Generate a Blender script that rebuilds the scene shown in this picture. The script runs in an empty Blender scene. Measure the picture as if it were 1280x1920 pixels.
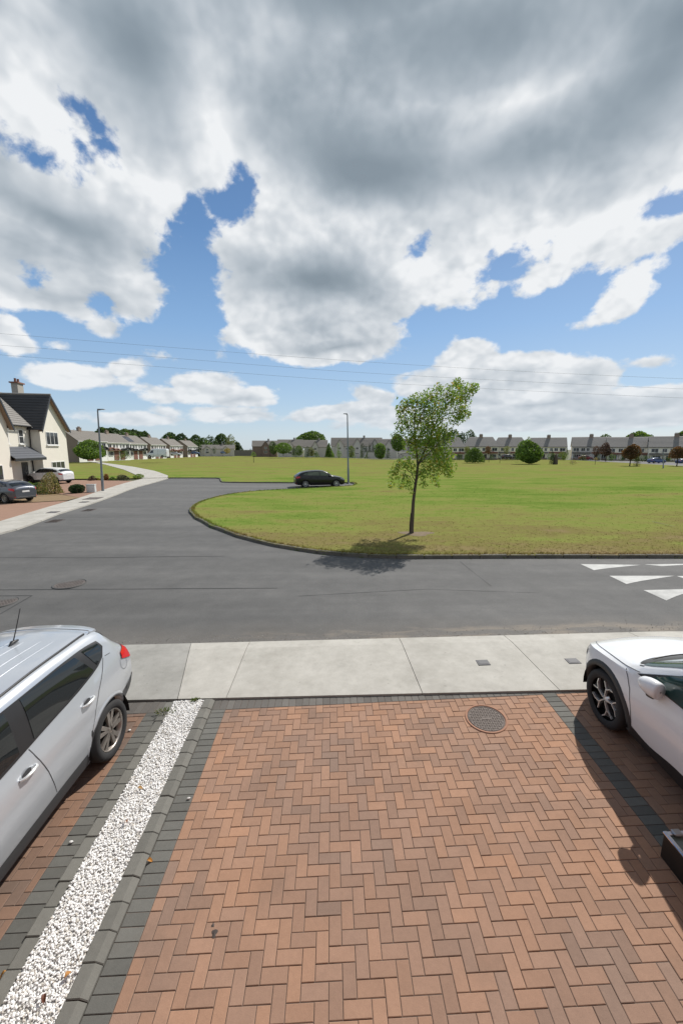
import bpy, bmesh, math, random
import numpy as np
from mathutils import Vector, Matrix
from math import sin, cos, pi, radians, sqrt, atan2

# ------------------------------------------------------------------ camera
SC = bpy.context.scene
COL = SC.collection
F = 755.0 / 1280.0            # focal length over picture width
CAM_H = 3.6
PITCH = math.atan(120.0 / 755.0)
cam = bpy.data.cameras.new('camera')
cam.sensor_fit = 'HORIZONTAL'
cam.sensor_width = 36.0
cam.lens = 36.0 * F
cam.clip_start = 0.05
cam.clip_end = 5000.0
camo = bpy.data.objects.new('camera', cam)
COL.objects.link(camo)
camo.location = (0, 0, CAM_H)
camo.rotation_euler = (pi / 2 - PITCH, 0, 0)
SC.camera = camo

# ------------------------------------------------------------------ sun, sky, exposure
SUN_EL, SUN_AZ = radians(46.5), radians(38.0)
SUN_DIR = Vector((sin(SUN_AZ) * cos(SUN_EL), cos(SUN_AZ) * cos(SUN_EL), sin(SUN_EL)))
sun = bpy.data.lights.new('sun', 'SUN')
sun.energy = 5.0
sun.angle = radians(0.55)
sun.color = (1.0, 0.95, 0.88)
suno = bpy.data.objects.new('sun', sun)
COL.objects.link(suno)
suno.rotation_euler = SUN_DIR.to_track_quat('Z', 'Y').to_euler()
SC.view_settings.view_transform = 'Standard'
SC.view_settings.look = 'None'
SC.view_settings.exposure = 0.0
SC.view_settings.gamma = 1.0
SC.view_settings.use_curve_mapping = False
SC.cycles.max_bounces = 6
SC.cycles.diffuse_bounces = 3
SC.cycles.glossy_bounces = 3
SC.cycles.transmission_bounces = 4
SC.cycles.transparent_max_bounces = 6
SC.cycles.sample_clamp_indirect = 4.0

CP, SP = cos(PITCH), sin(PITCH)


def azel(px, py):
    a = (px - 640) / 755.0
    d = (py - 960) / 755.0
    x, y, z = a, CP - d * SP, -(SP + d * CP)
    return math.degrees(atan2(x, y)), math.degrees(atan2(z, math.hypot(x, y)))


def build_sky():
    w = bpy.data.worlds.new('World')
    SC.world = w
    w.use_nodes = True
    nt = w.node_tree
    nt.nodes.clear()
    L = nt.links.new

    def N(t, **k):
        n = nt.nodes.new(t)
        for a, b in k.items():
            setattr(n, a, b)
        return n

    def put(sock, v):
        if isinstance(v, (int, float)):
            sock.default_value = v
        elif isinstance(v, (tuple, list)):
            sock.default_value = v
        else:
            L(v, sock)

    def M(op, a, b=None, c=None, clamp=False):
        n = N('ShaderNodeMath', operation=op, use_clamp=clamp)
        put(n.inputs[0], a)
        if b is not None:
            put(n.inputs[1], b)
        if c is not None:
            put(n.inputs[2], c)
        return n.outputs[0]

    def V(op, a, b=None, s=None):
        n = N('ShaderNodeVectorMath', operation=op)
        put(n.inputs[0], a)
        if b is not None:
            put(n.inputs[1], b)
        if s is not None:
            put(n.inputs['Scale'], s)
        return n.outputs['Value'] if op in ('LENGTH', 'DOT_PRODUCT') else n.outputs[0]

    def step(x, a, b, smooth=True):
        n = N('ShaderNodeMapRange', interpolation_type='SMOOTHSTEP' if smooth else 'LINEAR')
        put(n.inputs['Value'], x)
        put(n.inputs['From Min'], a)
        put(n.inputs['From Max'], b)
        return n.outputs[0]

    def mix(f, a, b):
        n = N('ShaderNodeMix', data_type='RGBA')
        put(n.inputs[0], f)
        for s, v in ((n.inputs[6], a), (n.inputs[7], b)):
            put(s, v if not isinstance(v, tuple) else (*v, 1.0))
        return n.outputs[2]

    def noise(v, scale, detail, rough=0.5, col=False, lac=2.0, dist=0.0):
        n = N('ShaderNodeTexNoise')
        n.inputs['Scale'].default_value = scale
        n.inputs['Detail'].default_value = detail
        n.inputs['Roughness'].default_value = rough
        n.inputs['Lacunarity'].default_value = lac
        n.inputs['Distortion'].default_value = dist
        L(v, n.inputs['Vector'])
        return n.outputs['Color'] if col else n.outputs['Fac']

    tc = N('ShaderNodeTexCoord')
    D = tc.outputs['Generated']
    sep = N('ShaderNodeSeparateXYZ')
    L(D, sep.inputs[0])
    X, Y, ZZ = sep.outputs
    az = M('MULTIPLY', M('ARCTAN2', X, Y), 57.29578)
    el = M('MULTIPLY', M('ARCSINE', ZZ), 57.29578)
    cmb = N('ShaderNodeCombineXYZ')
    L(az, cmb.inputs[0])
    L(el, cmb.inputs[1])
    P = cmb.outputs[0]
    # direction stretched so that noise gets finer and flatter towards the horizon
    q = V('SCALE', D, s=M('DIVIDE', 1.0, M('ADD', M('MAXIMUM', ZZ, 0.0), 0.32)))
    n_big = noise(q, 2.3, 1.5, 0.5, col=True)
    n_det = noise(q, 9.0, 3.0, 0.55, col=True)
    wv = V('ADD', V('SCALE', V('SUBTRACT', n_big, (0.5, 0.5, 0.5)), s=3.6),
           V('SCALE', V('SUBTRACT', n_det, (0.5, 0.5, 0.5)), s=1.7))
    damp = step(el, 0.0, 26.0)
    wv = V('SCALE', wv, s=M('MULTIPLY_ADD', damp, 0.8, 0.2))
    PW = V('ADD', P, V('MULTIPLY', wv, (1.25, 0.85, 0.0)))
    # ---- cloud banks laid out by direction: (x, y, rx, ry, tilt)
    banks = [
        (-60, 90, 330, 230, 0), (330, 80, 380, 190, 0), (760, 130, 420, 270, 0), (1180, 110, 360, 300, 0),
        (1050, 380, 330, 95, 8), (700, 330, 260, 130, 0),
        (20, 430, 200, 150, 0), (180, 420, 190, 130, -8), (250, 545, 55, 42, 40), (40, 545, 110, 35, 8), (320, 300, 150, 90, 20), (410, 245, 110, 75, 0),
        (560, 500, 190, 125, 0), (700, 520, 200, 110, -10), (610, 630, 165, 58, 4), (830, 470, 105, 80, -20), (480, 600, 70, 55, 0),
        (1100, 440, 200, 62, -14), (1015, 515, 45, 26, -20), (1225, 430, 110, 45, -18),
        (1175, 548, 62, 34, -38), (1130, 592, 38, 14, -12), (1232, 677, 42, 10, 0),
        (885, 675, 62, 42, 0), (945, 705, 150, 48, 5), (1080, 710, 80, 42, 5), (820, 720, 75, 32, -5), (1090, 765, 330, 36, 3), (1245, 735, 36, 14, 0), (1000, 790, 400, 18, 0),
        (150, 705, 100, 22, -3), (240, 690, 48, 19, -10), (385, 722, 75, 30, 0), (320, 735, 70, 18, 0), (450, 745, 62, 20, 5), (440, 778, 76, 15, 2),
        (365, 668, 56, 15, 3), (20, 642, 44, 34, 0), (105, 650, 26, 12, 0), (240, 786, 85, 13, -4), (620, 772, 90, 15, -6), (705, 742, 44, 22, 20), (700, 775, 90, 20, 0),
        (325, 600, 13, 22, 10), (190, 611, 11, 9, 0), (318, 770, 22, 6, 0), (1140, 300, 300, 110, 10),
    ]
    gaps = [
        (92, 294, 58, 28, 6), (166, 220, 44, 30, 30), (128, 260, 16, 18, 0),
        (440, 362, 62, 30, -20), (372, 420, 24, 52, 20), (345, 505, 70, 76, 25), (350, 600, 70, 90, 0),
        (1240, 385, 72, 26, -8), (950, 500, 52, 34, 0), (795, 462, 3, 4, 0), (70, 520, 22, 14, 0),
        (1235, 250, 1, 1, 0),
    ]

    def after(acc, p):
        # keeps the shader compiler working through the list in order (small stack)
        n = N('ShaderNodeVectorMath', operation='MULTIPLY_ADD')
        L(acc, n.inputs[0])
        n.inputs[1].default_value = (1e-9, 1e-9, 1e-9)
        L(p, n.inputs[2])
        return n.outputs[0]

    def ellipse(p, a0, e0, sx, sy, t):
        if abs(t) < 6:
            n = N('ShaderNodeVectorMath', operation='MULTIPLY_ADD')
            L(p, n.inputs[0])
            n.inputs[1].default_value = (1 / sx, 1 / sy, 0)
            n.inputs[2].default_value = (-a0 / sx, -e0 / sy, 0)
            return n.outputs[0]
        m = N('ShaderNodeMapping', vector_type='TEXTURE')
        m.inputs['Location'].default_value = (a0, e0, 0)
        m.inputs['Rotation'].default_value = (0, 0, radians(-t))
        m.inputs['Scale'].default_value = (sx, sy, 1)
        L(p, m.inputs['Vector'])
        return m.outputs[0]

    def field(lst, start, sgn):
        acc = start
        for k, (x, y, rx, ry, t) in enumerate(lst):
            a0, e0 = azel(x, y)
            a1, _ = azel(x + 4, y)
            _, e1 = azel(x, y - 4)
            sx, sy = rx * (a1 - a0) / 4, ry * (e1 - e0) / 4
            if k % 6 == 0:
                base = after(acc, PW)
            m = ellipse(base, a0, e0, sx, sy, t)
            r = min(sx, sy * 1.6)
            v = M('MULTIPLY_ADD', V('LENGTH', m), -r * sgn, r * sgn)
            acc = M('SMOOTH_MAX' if sgn > 0 else 'SMOOTH_MIN', acc, v, 1.2 if r > 3 else 0.3)
        return acc

    # outside the picture the same broken cloud goes on
    wide = M('MULTIPLY_ADD', noise(q, 1.15, 3.0, 0.5), 42.0, -19.0)
    aside = step(M('ABSOLUTE', az), 44.0, 62.0)
    over = step(el, 46.0, 58.0)
    outside = M('MAXIMUM', aside, over)
    start = M('MULTIPLY_ADD', outside, M('ADD', wide, 30.0), -30.0)
    start = M('MULTIPLY_ADD', over, 26.0, start)     # the grey deck reaches on overhead
    d = field(banks, start, 1.0)
    d = field(gaps, d, -1.0)
    fine2 = 0.17
    cb = N('ShaderNodeCombineXYZ')
    zp = M('MAXIMUM', ZZ, 0.0)
    L(X, cb.inputs[0])
    L(Y, cb.inputs[1])
    # finer and flatter towards the horizon
    L(M('ADD', zp, M('MULTIPLY_ADD', M('EXPONENT', M('MULTIPLY', zp, -1 / 0.21)), -0.30, 0.30)), cb.inputs[2])
    sphere = V('SCALE', cb.outputs[0], s=57.3)
    WP = V('ADD', sphere, V('MULTIPLY', wv, (0.8, 0.8, 0.8)))
    # puffs along the edges
    puff = noise(V('SCALE', WP, s=fine2), 1.0, 6.0, 0.6)
    qs = V('ADD', q, (0.016, 0.020, 0.020))
    puff2 = noise(V('ADD', V('SCALE', WP, s=0.26), tuple(c * .40 for c in SUN_DIR)), 1.0, 2.0, 0.5)
    puff1 = noise(V('SCALE', WP, s=0.26), 1.0, 2.0, 0.5)
    def billow(v):
        n = N('ShaderNodeTexVoronoi', feature='F1', voronoi_dimensions='3D', normalize=True)
        n.inputs['Scale'].default_value = 1.0
        n.inputs['Detail'].default_value = 2.0
        n.inputs['Roughness'].default_value = 0.55
        n.inputs['Lacunarity'].default_value = 2.3
        L(v, n.inputs['Vector'])
        return M('SUBTRACT', 1.0, M('MULTIPLY', n.outputs['Distance'], 1.0))
    fine_ = 0.18
    pv = V('SCALE', WP, s=fine_)
    bl = billow(pv)
    bl2 = billow(V('ADD', pv, tuple(c * .24 for c in SUN_DIR)))
    med = noise(V('SCALE', WP, s=0.075), 1.0, 1.5, 0.5)
    qm = V('ADD', q, (0.045, 0.055, 0.055))
    med2 = noise(V('ADD', V('SCALE', WP, s=0.075), tuple(c * .26 for c in SUN_DIR)), 1.0, 1.5, 0.5)
    scale = M('MULTIPLY_ADD', damp, 0.75, 0.25)
    dd = M('ADD', d, M('MULTIPLY', M('SUBTRACT', puff, 0.5), M('MULTIPLY', scale, 11.0)))
    dd = M('ADD', dd, M('MULTIPLY', M('SUBTRACT', bl, 0.62), M('MULTIPLY', scale, 5.5)))
    alpha = step(dd, -0.35, M('MULTIPLY_ADD', damp, 0.9, 0.35))
    thick = step(d, M('MULTIPLY', scale, 1.0), M('MULTIPLY', scale, 8.5))
    relief = M('ADD', M('MULTIPLY', M('SUBTRACT', puff1, puff2), 0.5), M('MULTIPLY', M('SUBTRACT', med, med2), 0.8))
    relief = M('ADD', relief, M('MULTIPLY', M('SUBTRACT', bl, bl2), 1.5))
    # large soft shade of the thick deck and of cloud bases
    shade = [
        (640, -60, 1300, 330, 0, .62), (240, 100, 200, 230, 25, .88), (620, -10, 520, 120, 0, .85), (900, 40, 520, 170, 0, .72), (690, 300, 260, 150, 15, 1.0), (1180, 190, 220, 190, -25, .85), (930, 310, 300, 100, -10, .80), (1240, 60, 200, 170, 0, .85), (560, 180, 200, 190, 0, .6),
        (130, 400, 220, 70, 12, .80), (60, 470, 160, 60, 0, .55), (130, 530, 180, 40, 0, .62), (620, 545, 170, 70, 0, .88), (450, 510, 90, 100, 0, .58), (330, 400, 60, 90, 0, .35), (20, 250, 90, 90, 0, .35), (600, 610, 120, 28, 0, .45), (620, 655, 120, 16, 0, .55),
        (860, 740, 90, 22, 0, .50), (1060, 745, 190, 13, 3, .40), (1080, 785, 330, 14, 0, .42), (150, 722, 100, 12, 0, .35), (390, 752, 100, 10, 0, .35), (20, 665, 40, 16, 0, .3), (1000, 815, 420, 14, 0, .35), (440, 792, 70, 7, 0, .3),
    ]
    lights = [(950, 190, 130, 90, -40, .70), (390, 225, 130, 100, 20, .85), (60, 190, 110, 120, 0, .55), (270, 320, 130, 60, 25, .6), (500, 440, 120, 40, 0, .5), (1120, 410, 200, 36, -12, .7), (780, 540, 110, 90, 0, .5), (60, 350, 90, 30, 0, .5), (880, 655, 60, 30, 0, .5), (1175, 555, 90, 50, 0, .6), (560, 250, 70, 90, 0, .2)]

    def soft(lst):
        acc = None
        for k, (x, y, rx, ry, t, wgt) in enumerate(lst):
            a0, e0 = azel(x, y)
            a1, _ = azel(x + 4, y)
            _, e1 = azel(x, y - 4)
            if k % 6 == 0:
                base = after(acc, PS) if acc is not None else PS
            m = ellipse(base, a0, e0, rx * (a1 - a0) / 4 * 1.35, ry * (e1 - e0) / 4 * 1.35, t)
            v = M('MULTIPLY', M('MULTIPLY_ADD', V('LENGTH', m), -1.0, 1.0, clamp=True), wgt)
            acc = v if acc is None else M('MAXIMUM', acc, v)
        return step(acc, -0.05, 1.08)
    PS = V('ADD', P, V('MULTIPLY', V('SUBTRACT', n_big, (0.5, 0.5, 0.5)), (12.0, 8.0, 0.0)))
    dk = soft(shade)
    lt = soft(lights)
    gen = M('MAXIMUM', M('MULTIPLY', outside, step(wide, 0.0, 12.0)), M('MULTIPLY', over, M('MULTIPLY_ADD', med, 0.9, 0.75)))
    grey = M('ADD', M('MULTIPLY_ADD', thick, 0.27, 0.12), M('MAXIMUM', dk, M('MULTIPLY', gen, 0.75)))
    grey = M('SUBTRACT', grey, M('MULTIPLY', lt, 0.55))
    calm = M('MULTIPLY_ADD', dk, -0.95, 1.0)
    grey = M('ADD', grey, M('MULTIPLY', M('SUBTRACT', med, 0.5), M('MULTIPLY_ADD', calm, 0.20, 0.10)))
    grey = M('SUBTRACT', grey, M('MULTIPLY', relief, calm))
    grey = M('MAXIMUM', grey, 0.0)
    ramp = N('ShaderNodeValToRGB')
    L(M('MULTIPLY', grey, 0.80), ramp.inputs[0])
    cr = ramp.color_ramp
    cr.elements[0].position = 0.0
    cr.elements[0].color = (0.87, 0.89, 0.91, 1)
    cr.elements[1].position = 1.0
    cr.elements[1].color = (0.245, 0.300, 0.352, 1)
    for p_, c_ in ((0.22, (0.67, 0.71, 0.75)), (0.5, (0.475, 0.53, 0.585)), (0.78, (0.325, 0.385, 0.44))):
        e = cr.elements.new(p_)
        e.color = (*c_, 1)
    cloud = ramp.outputs[0]
    # ---- clear sky
    sky = N('ShaderNodeTexSky', sky_type='NISHITA')
    sky.sun_disc = False
    sky.sun_elevation = SUN_EL
    sky.sun_rotation = SUN_AZ
    sky.altitude = 50.0
    sky.air_density = 1.0
    sky.dust_density = 0.7
    sky.ozone_density = 2.2
    clear = V('SCALE', sky.outputs[0], s=SKY_STRENGTH)
    blue = N('ShaderNodeValToRGB')
    L(M('DIVIDE', el, 60.0), blue.inputs[0])
    br = blue.color_ramp
    br.elements[0].color = (0.62, 0.745, 0.86, 1)
    br.elements[1].position = 0.75
    br.elements[1].color = (0.035, 0.105, 0.30, 1)
    for p_, c_ in ((0.10, (0.44, 0.62, 0.83)), (0.25, (0.26, 0.47, 0.78)), (0.42, (0.13, 0.29, 0.58))):
        e = br.elements.new(p_)
        e.color = (*c_, 1)
    clear = mix(0.70, clear, blue.outputs[0])
    hz = step(el, 12.0, -1.0)
    cloud = mix(M('MULTIPLY', hz, 0.45), cloud, (0.62, 0.70, 0.78))
    rgb = mix(alpha, clear, cloud)
    low = step(ZZ, -0.02, 0.0)
    rgb = mix(low, (0.25, 0.27, 0.24), rgb)
    bg = N('ShaderNodeBackground')
    L(rgb, bg.inputs['Color'])
    bg.inputs['Strength'].default_value = 1.0
    out = N('ShaderNodeOutputWorld')
    L(bg.outputs[0], out.inputs['Surface'])
    w.cycles.sampling_method = 'MANUAL'
    w.cycles.sample_map_resolution = 512


SKY_STRENGTH = 0.10
build_sky()

# ------------------------------------------------------------------ helpers
def sstep(a, b, x):
    t = min(1.0, max(0.0, (x - a) / (b - a)))
    return t * t * (3 - 2 * t)


def Z(x, y):
    """height of the paved ground: the drive climbs to the road and tips a little to one side"""
    base = -.342 + .0548 * min(y, 5.35)
    base *= 1 - sstep(5.35, 7.1, y)
    return base + .0348 * min(6.0, max(-6.0, x)) * (1 - sstep(5.0, 13.0, y)) - .008 * max(0.0, y - 55.0)


def ray(px, py):
    a = (px - 640) / 755.0
    d = (py - 960) / 755.0
    return Vector((a, CP - d * SP, -(SP + d * CP)))


def gp(px, py, h=0.0):
    """where the ground lies that the photograph shows at a pixel"""
    r = ray(px, py)
    z = h
    p = Vector((0, 0, 0))
    for _ in range(50):
        t = (z - CAM_H) / r.z
        p = r * t
        z = .5 * z + .5 * (Z(p.x, p.y) + h)
    return Vector((p.x, p.y, z))


def at(px, py, Y):
    r = ray(px, py)
    t = Y / r.y
    return Vector((r.x * t, Y, CAM_H + r.z * t))


class MB:
    """collects shapes and links them as one mesh object"""

    def __init__(s):
        s.v, s.f, s.c, s.s = [], [], [], []

    def add(s, vs, fs, col=(1, 1, 1), smooth=False):
        n = len(s.v)
        s.v.extend(tuple(p) for p in vs)
        for f in fs:
            s.f.append([i + n for i in f])
            s.c.append(col)
            s.s.append(smooth)
        return s

    def box(s, c, d, rz=0.0, col=(1, 1, 1), bev=0.0, M=None):
        hx, hy, hz = d[0] / 2, d[1] / 2, d[2] / 2
        if bev > 0:
            b = min(bev, hx * .9, hy * .9, hz * .9)
            vs, fs = [], []
            for sz in (-1, 1):
                for sx, sy in ((-1, -1), (1, -1), (1, 1), (-1, 1)):
                    vs += [(sx * (hx - b), sy * (hy - b), sz * hz), (sx * hx, sy * (hy - b), sz * (hz - b)), (sx * (hx - b), sy * hy, sz * (hz - b))]
            bm = bmesh.new()
            for p in vs:
                bm.verts.new(p)
            bmesh.ops.convex_hull(bm, input=bm.verts)
            bm.verts.ensure_lookup_table()
            bm.verts.index_update()
            vs = [tuple(p.co) for p in bm.verts]
            fs = [[w.index for w in f.verts] for f in bm.faces]
            bm.free()
        else:
            vs = [(sx * hx, sy * hy, sz * hz) for sz in (-1, 1) for sx, sy in ((-1, -1), (1, -1), (1, 1), (-1, 1))]
            fs = [(3, 2, 1, 0), (4, 5, 6, 7), (0, 1, 5, 4), (1, 2, 6, 5), (2, 3, 7, 6), (3, 0, 4, 7)]
        ca, sa = cos(rz), sin(rz)
        out = []
        for x, y, z in vs:
            if M is not None:
                p = M @ Vector((x, y, z))
                out.append((p.x + c[0], p.y + c[1], p.z + c[2]))
            else:
                out.append((c[0] + x * ca - y * sa, c[1] + x * sa + y * ca, c[2] + z))
        return s.add(out, fs, col)

    def tube(s, pts, rad, n=8, col=(1, 1, 1), caps=True, smooth=True):
        pts = [Vector(p) for p in pts]
        if isinstance(rad, (int, float)):
            rad = [rad] * len(pts)
        vs, fs = [], []
        up = None
        for i, p in enumerate(pts):
            t = (pts[min(i + 1, len(pts) - 1)] - pts[max(i - 1, 0)]).normalized()
            if up is None:
                up = t.orthogonal().normalized()
            a = (up - t * up.dot(t))
            a = a.normalized() if a.length > 1e-6 else t.orthogonal().normalized()
            up = a
            b = t.cross(a)
            for k in range(n):
                w = 2 * pi * k / n
                vs.append(p + (a * cos(w) + b * sin(w)) * rad[i])
        for i in range(len(pts) - 1):
            for k in range(n):
                fs.append((i * n + k, i * n + (k + 1) % n, (i + 1) * n + (k + 1) % n, (i + 1) * n + k))
        s.add(vs, fs, col, smooth)
        if caps:
            s.add(vs[:n][::-1], [tuple(range(n))], col)
            s.add(vs[-n:], [tuple(range(n))], col)
        return s

    def lathe(s, prof, n=24, col=(1, 1, 1), M=None, smooth=True, close=False):
        """profile (radius, height) round the z axis"""
        vs, fs = [], []
        for r, z in prof:
            for k in range(n):
                w = 2 * pi * k / n
                p = Vector((r * cos(w), r * sin(w), z))
                vs.append(M @ p if M is not None else p)
        m = len(prof)
        for i in range(m if close else m - 1):
            j = (i + 1) % m
            for k in range(n):
                fs.append((i * n + k, i * n + (k + 1) % n, j * n + (k + 1) % n, j * n + k))
        return s.add(vs, fs, col, smooth)

    def prism(s, poly, h0, h1, col=(1, 1, 1), M=None):
        """polygon in x,y pulled from h0 to h1"""
        n = len(poly)
        vs = [Vector((x, y, h0)) for x, y in poly] + [Vector((x, y, h1)) for x, y in poly]
        if M is not None:
            vs = [M @ p for p in vs]
        fs = [tuple(range(n))[::-1], tuple(range(n, 2 * n))] + [(i, (i + 1) % n, n + (i + 1) % n, n + i) for i in range(n)]
        return s.add(vs, fs, col)

    def mesh(s, name):
        me = bpy.data.meshes.new(name)
        me.from_pydata(s.v, [], s.f)
        if any(c != (1, 1, 1) for c in s.c):
            at_ = me.color_attributes.new('tint', 'FLOAT_COLOR', 'CORNER')
            arr = []
            for f, c in zip(s.f, s.c):
                arr.extend([c[0], c[1], c[2], 1.0] * len(f))
            at_.data.foreach_set('color', arr)
        if any(s.s):
            me.polygons.foreach_set('use_smooth', s.s)
        me.update()
        return me

    def build(s, name, mat=None, parent=None, loc=None):
        me = s.mesh(name)
        o = bpy.data.objects.new(name, me)
        if mat is not None:
            me.materials.append(mat)
        COL.objects.link(o)
        if parent is not None:
            o.parent = parent
        if loc is not None:
            o.location = loc
        return o


def fix_normals(o):
    bm = bmesh.new()
    bm.from_mesh(o.data)
    bmesh.ops.recalc_face_normals(bm, faces=bm.faces)
    bm.to_mesh(o.data)
    bm.free()
    return o


def tag(o, label, cat, group=None):
    o['label'] = label
    o['category'] = cat
    if group:
        o['group'] = group
    return o


def struct(o):
    o['kind'] = 'structure'
    return o


def stuff(o):
    o['kind'] = 'stuff'
    return o


def empty(name, loc, rz=0.0):
    o = bpy.data.objects.new(name, None)
    COL.objects.link(o)
    o.location = loc
    o.rotation_euler = (0, 0, rz)
    o.empty_display_size = 0.2
    return o


def copy_tree(o, parent=None):
    c = o.copy()
    COL.objects.link(c)
    if parent is not None:
        c.parent = parent
    for ch in list(o.children):
        copy_tree(ch, c)
    return c


def sheet(poly, zf, name, mat, parent=None, step=None):
    """a paved or grown sheet: polygon cut into pieces that follow the height function"""
    bm = bmesh.new()
    vs = [bm.verts.new((x, y, 0)) for x, y in poly]
    es = [bm.edges.new((vs[i], vs[(i + 1) % len(vs)])) for i in range(len(vs))]
    bmesh.ops.triangle_fill(bm, edges=es, use_beauty=True)
    if step:
        xs = [p[0] for p in poly]
        ys = [p[1] for p in poly]
        for axis, lo, hi in ((0, min(xs), max(xs)), (1, min(ys), max(ys))):
            v = lo + step
            while v < hi:
                co = (v, 0, 0) if axis == 0 else (0, v, 0)
                no = (1, 0, 0) if axis == 0 else (0, 1, 0)
                bmesh.ops.bisect_plane(bm, geom=bm.verts[:] + bm.edges[:] + bm.faces[:], plane_co=co, plane_no=no)
                v += step
    for v in bm.verts:
        v.co.z = zf(v.co.x, v.co.y)
    bmesh.ops.recalc_face_normals(bm, faces=bm.faces)
    for f in bm.faces:
        if f.normal.z < 0:
            f.normal_flip()
    me = bpy.data.meshes.new(name)
    bm.to_mesh(me)
    bm.free()
    me.materials.append(mat)
    o = bpy.data.objects.new(name, me)
    COL.objects.link(o)
    if parent is not None:
        o.parent = parent
    return o


# ------------------------------------------------------------------ materials
class NT:
    def __init__(s, name):
        s.m = bpy.data.materials.new(name)
        s.m.use_nodes = True
        s.nt = s.m.node_tree
        s.nt.nodes.clear()
        s.out = s.n('ShaderNodeOutputMaterial')

    def n(s, t, **k):
        n = s.nt.nodes.new(t)
        for a, b in k.items():
            setattr(n, a, b)
        return n

    def put(s, sock, v):
        if hasattr(v, 'node'):
            s.nt.links.new(v, sock)
        elif isinstance(v, (tuple, list)) and len(v) == 3 and sock.type == 'RGBA':
            sock.default_value = (*v, 1)
        else:
            sock.default_value = v

    def math(s, op, a, b=None, c=None, clamp=False):
        n = s.n('ShaderNodeMath', operation=op, use_clamp=clamp)
        for i, v in enumerate((a, b, c)):
            if v is not None:
                s.put(n.inputs[i], v)
        return n.outputs[0]

    def vmath(s, op, a, b=None):
        n = s.n('ShaderNodeVectorMath', operation=op)
        s.put(n.inputs[0], a)
        if b is not None:
            s.put(n.inputs[1], b)
        return n.outputs[0]

    def mix(s, f, a, b, blend='MIX'):
        n = s.n('ShaderNodeMix', data_type='RGBA', blend_type=blend)
        s.put(n.inputs[0], f)
        s.put(n.inputs[6], a)
        s.put(n.inputs[7], b)
        return n.outputs[2]

    def ramp(s, f, stops):
        n = s.n('ShaderNodeValToRGB')
        s.put(n.inputs[0], f)
        r = n.color_ramp
        r.elements[0].position, r.elements[0].color = stops[0][0], (*stops[0][1], 1)
        r.elements[1].position, r.elements[1].color = stops[-1][0], (*stops[-1][1], 1)
        for p, c in stops[1:-1]:
            e = r.elements.new(p)
            e.color = (*c, 1)
        return n.outputs[0]

    def step(s, x, a, b):
        n = s.n('ShaderNodeMapRange', interpolation_type='SMOOTHSTEP')
        s.put(n.inputs['Value'], x)
        n.inputs['From Min'].default_value = a
        n.inputs['From Max'].default_value = b
        return n.outputs[0]

    def noise(s, v, scale, detail=3.0, rough=0.55, col=False):
        n = s.n('ShaderNodeTexNoise')
        n.inputs['Scale'].default_value = scale
        n.inputs['Detail'].default_value = detail
        n.inputs['Roughness'].default_value = rough
        s.put(n.inputs['Vector'], v)
        return n.outputs['Color'] if col else n.outputs['Fac']

    def pos(s):
        return s.n('ShaderNodeNewGeometry').outputs['Position']

    def obj(s):
        return s.n('ShaderNodeTexCoord').outputs['Object']

    def attr(s, name='tint'):
        return s.n('ShaderNodeAttribute', attribute_name=name).outputs['Color']

    def stretch(s, v, sc):
        return s.vmath('MULTIPLY', v, sc)

    def bump(s, h, strength=0.3, dist=0.01):
        n = s.n('ShaderNodeBump')
        n.inputs['Strength'].default_value = strength
        n.inputs['Distance'].default_value = dist
        s.put(n.inputs['Height'], h)
        return n.outputs[0]

    def bsdf(s, col, rough=0.8, metal=0.0, spec=0.5, normal=None, **k):
        b = s.n('ShaderNodeBsdfPrincipled')
        s.put(b.inputs['Base Color'], col)
        s.put(b.inputs['Roughness'], rough)
        s.put(b.inputs['Metallic'], metal)
        s.put(b.inputs['Specular IOR Level'], spec)
        if normal is not None:
            s.put(b.inputs['Normal'], normal)
        for a, v in k.items():
            s.put(b.inputs[a.replace('_', ' ')], v)
        s.nt.links.new(b.outputs[0], s.out.inputs['Surface'])
        return b


def plain(name, col, rough=0.7, metal=0.0, spec=0.5, grain=0.10, scale=6.0, bump=0.0, **k):
    t = NT(name)
    p = t.obj()
    f = t.noise(p, scale, 4.0, 0.6)
    c = t.mix(f, tuple(x * (1 - grain) for x in col), tuple(min(1.0, x * (1 + grain)) for x in col))
    nm = t.bump(t.noise(p, scale * 6, 3.0), bump, 0.01) if bump else None
    r = t.math('MULTIPLY_ADD', f, 0.12, rough - 0.06) if grain else rough
    t.bsdf(c, r, metal, spec, nm, **k)
    return t.m


def tinted(name, rough=0.8, spec=0.4, grain=0.18, scale=30.0, bump=0.25, src='attr', stain=0.0):
    """stone-like stuff whose own colour comes with each piece"""
    t = NT(name)
    p = t.pos()
    base = t.attr() if src == 'attr' else t.n('ShaderNodeObjectInfo').outputs['Color']
    f = t.noise(p, scale, 5.0, 0.65)
    g = t.noise(p, scale * 0.12, 3.0, 0.6)
    fine = t.noise(p, scale * 9, 2.0, 0.7)
    k = t.math('ADD', t.math('MULTIPLY_ADD', f, 2 * grain, 1 - grain), t.math('MULTIPLY_ADD', g, 0.24, -0.12))
    k = t.math('ADD', k, t.math('MULTIPLY_ADD', fine, 0.5, -0.25))
    c = t.vmath('MULTIPLY', base, t.n('ShaderNodeCombineXYZ').outputs[0])
    cx = c.node.inputs[1].links[0].from_node
    for i in range(3):
        t.put(cx.inputs[i], k)
    if stain:
        s_ = t.step(t.noise(p, 1.3, 5.0, 0.65), 0.52, 0.75)
        c = t.mix(t.math('MULTIPLY', s_, stain), c, (0.10, 0.085, 0.07))
    t.bsdf(c, rough, 0.0, spec, t.bump(t.math('ADD', f, t.math('MULTIPLY', fine, 0.6)), bump, 0.004))
    return t.m


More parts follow.
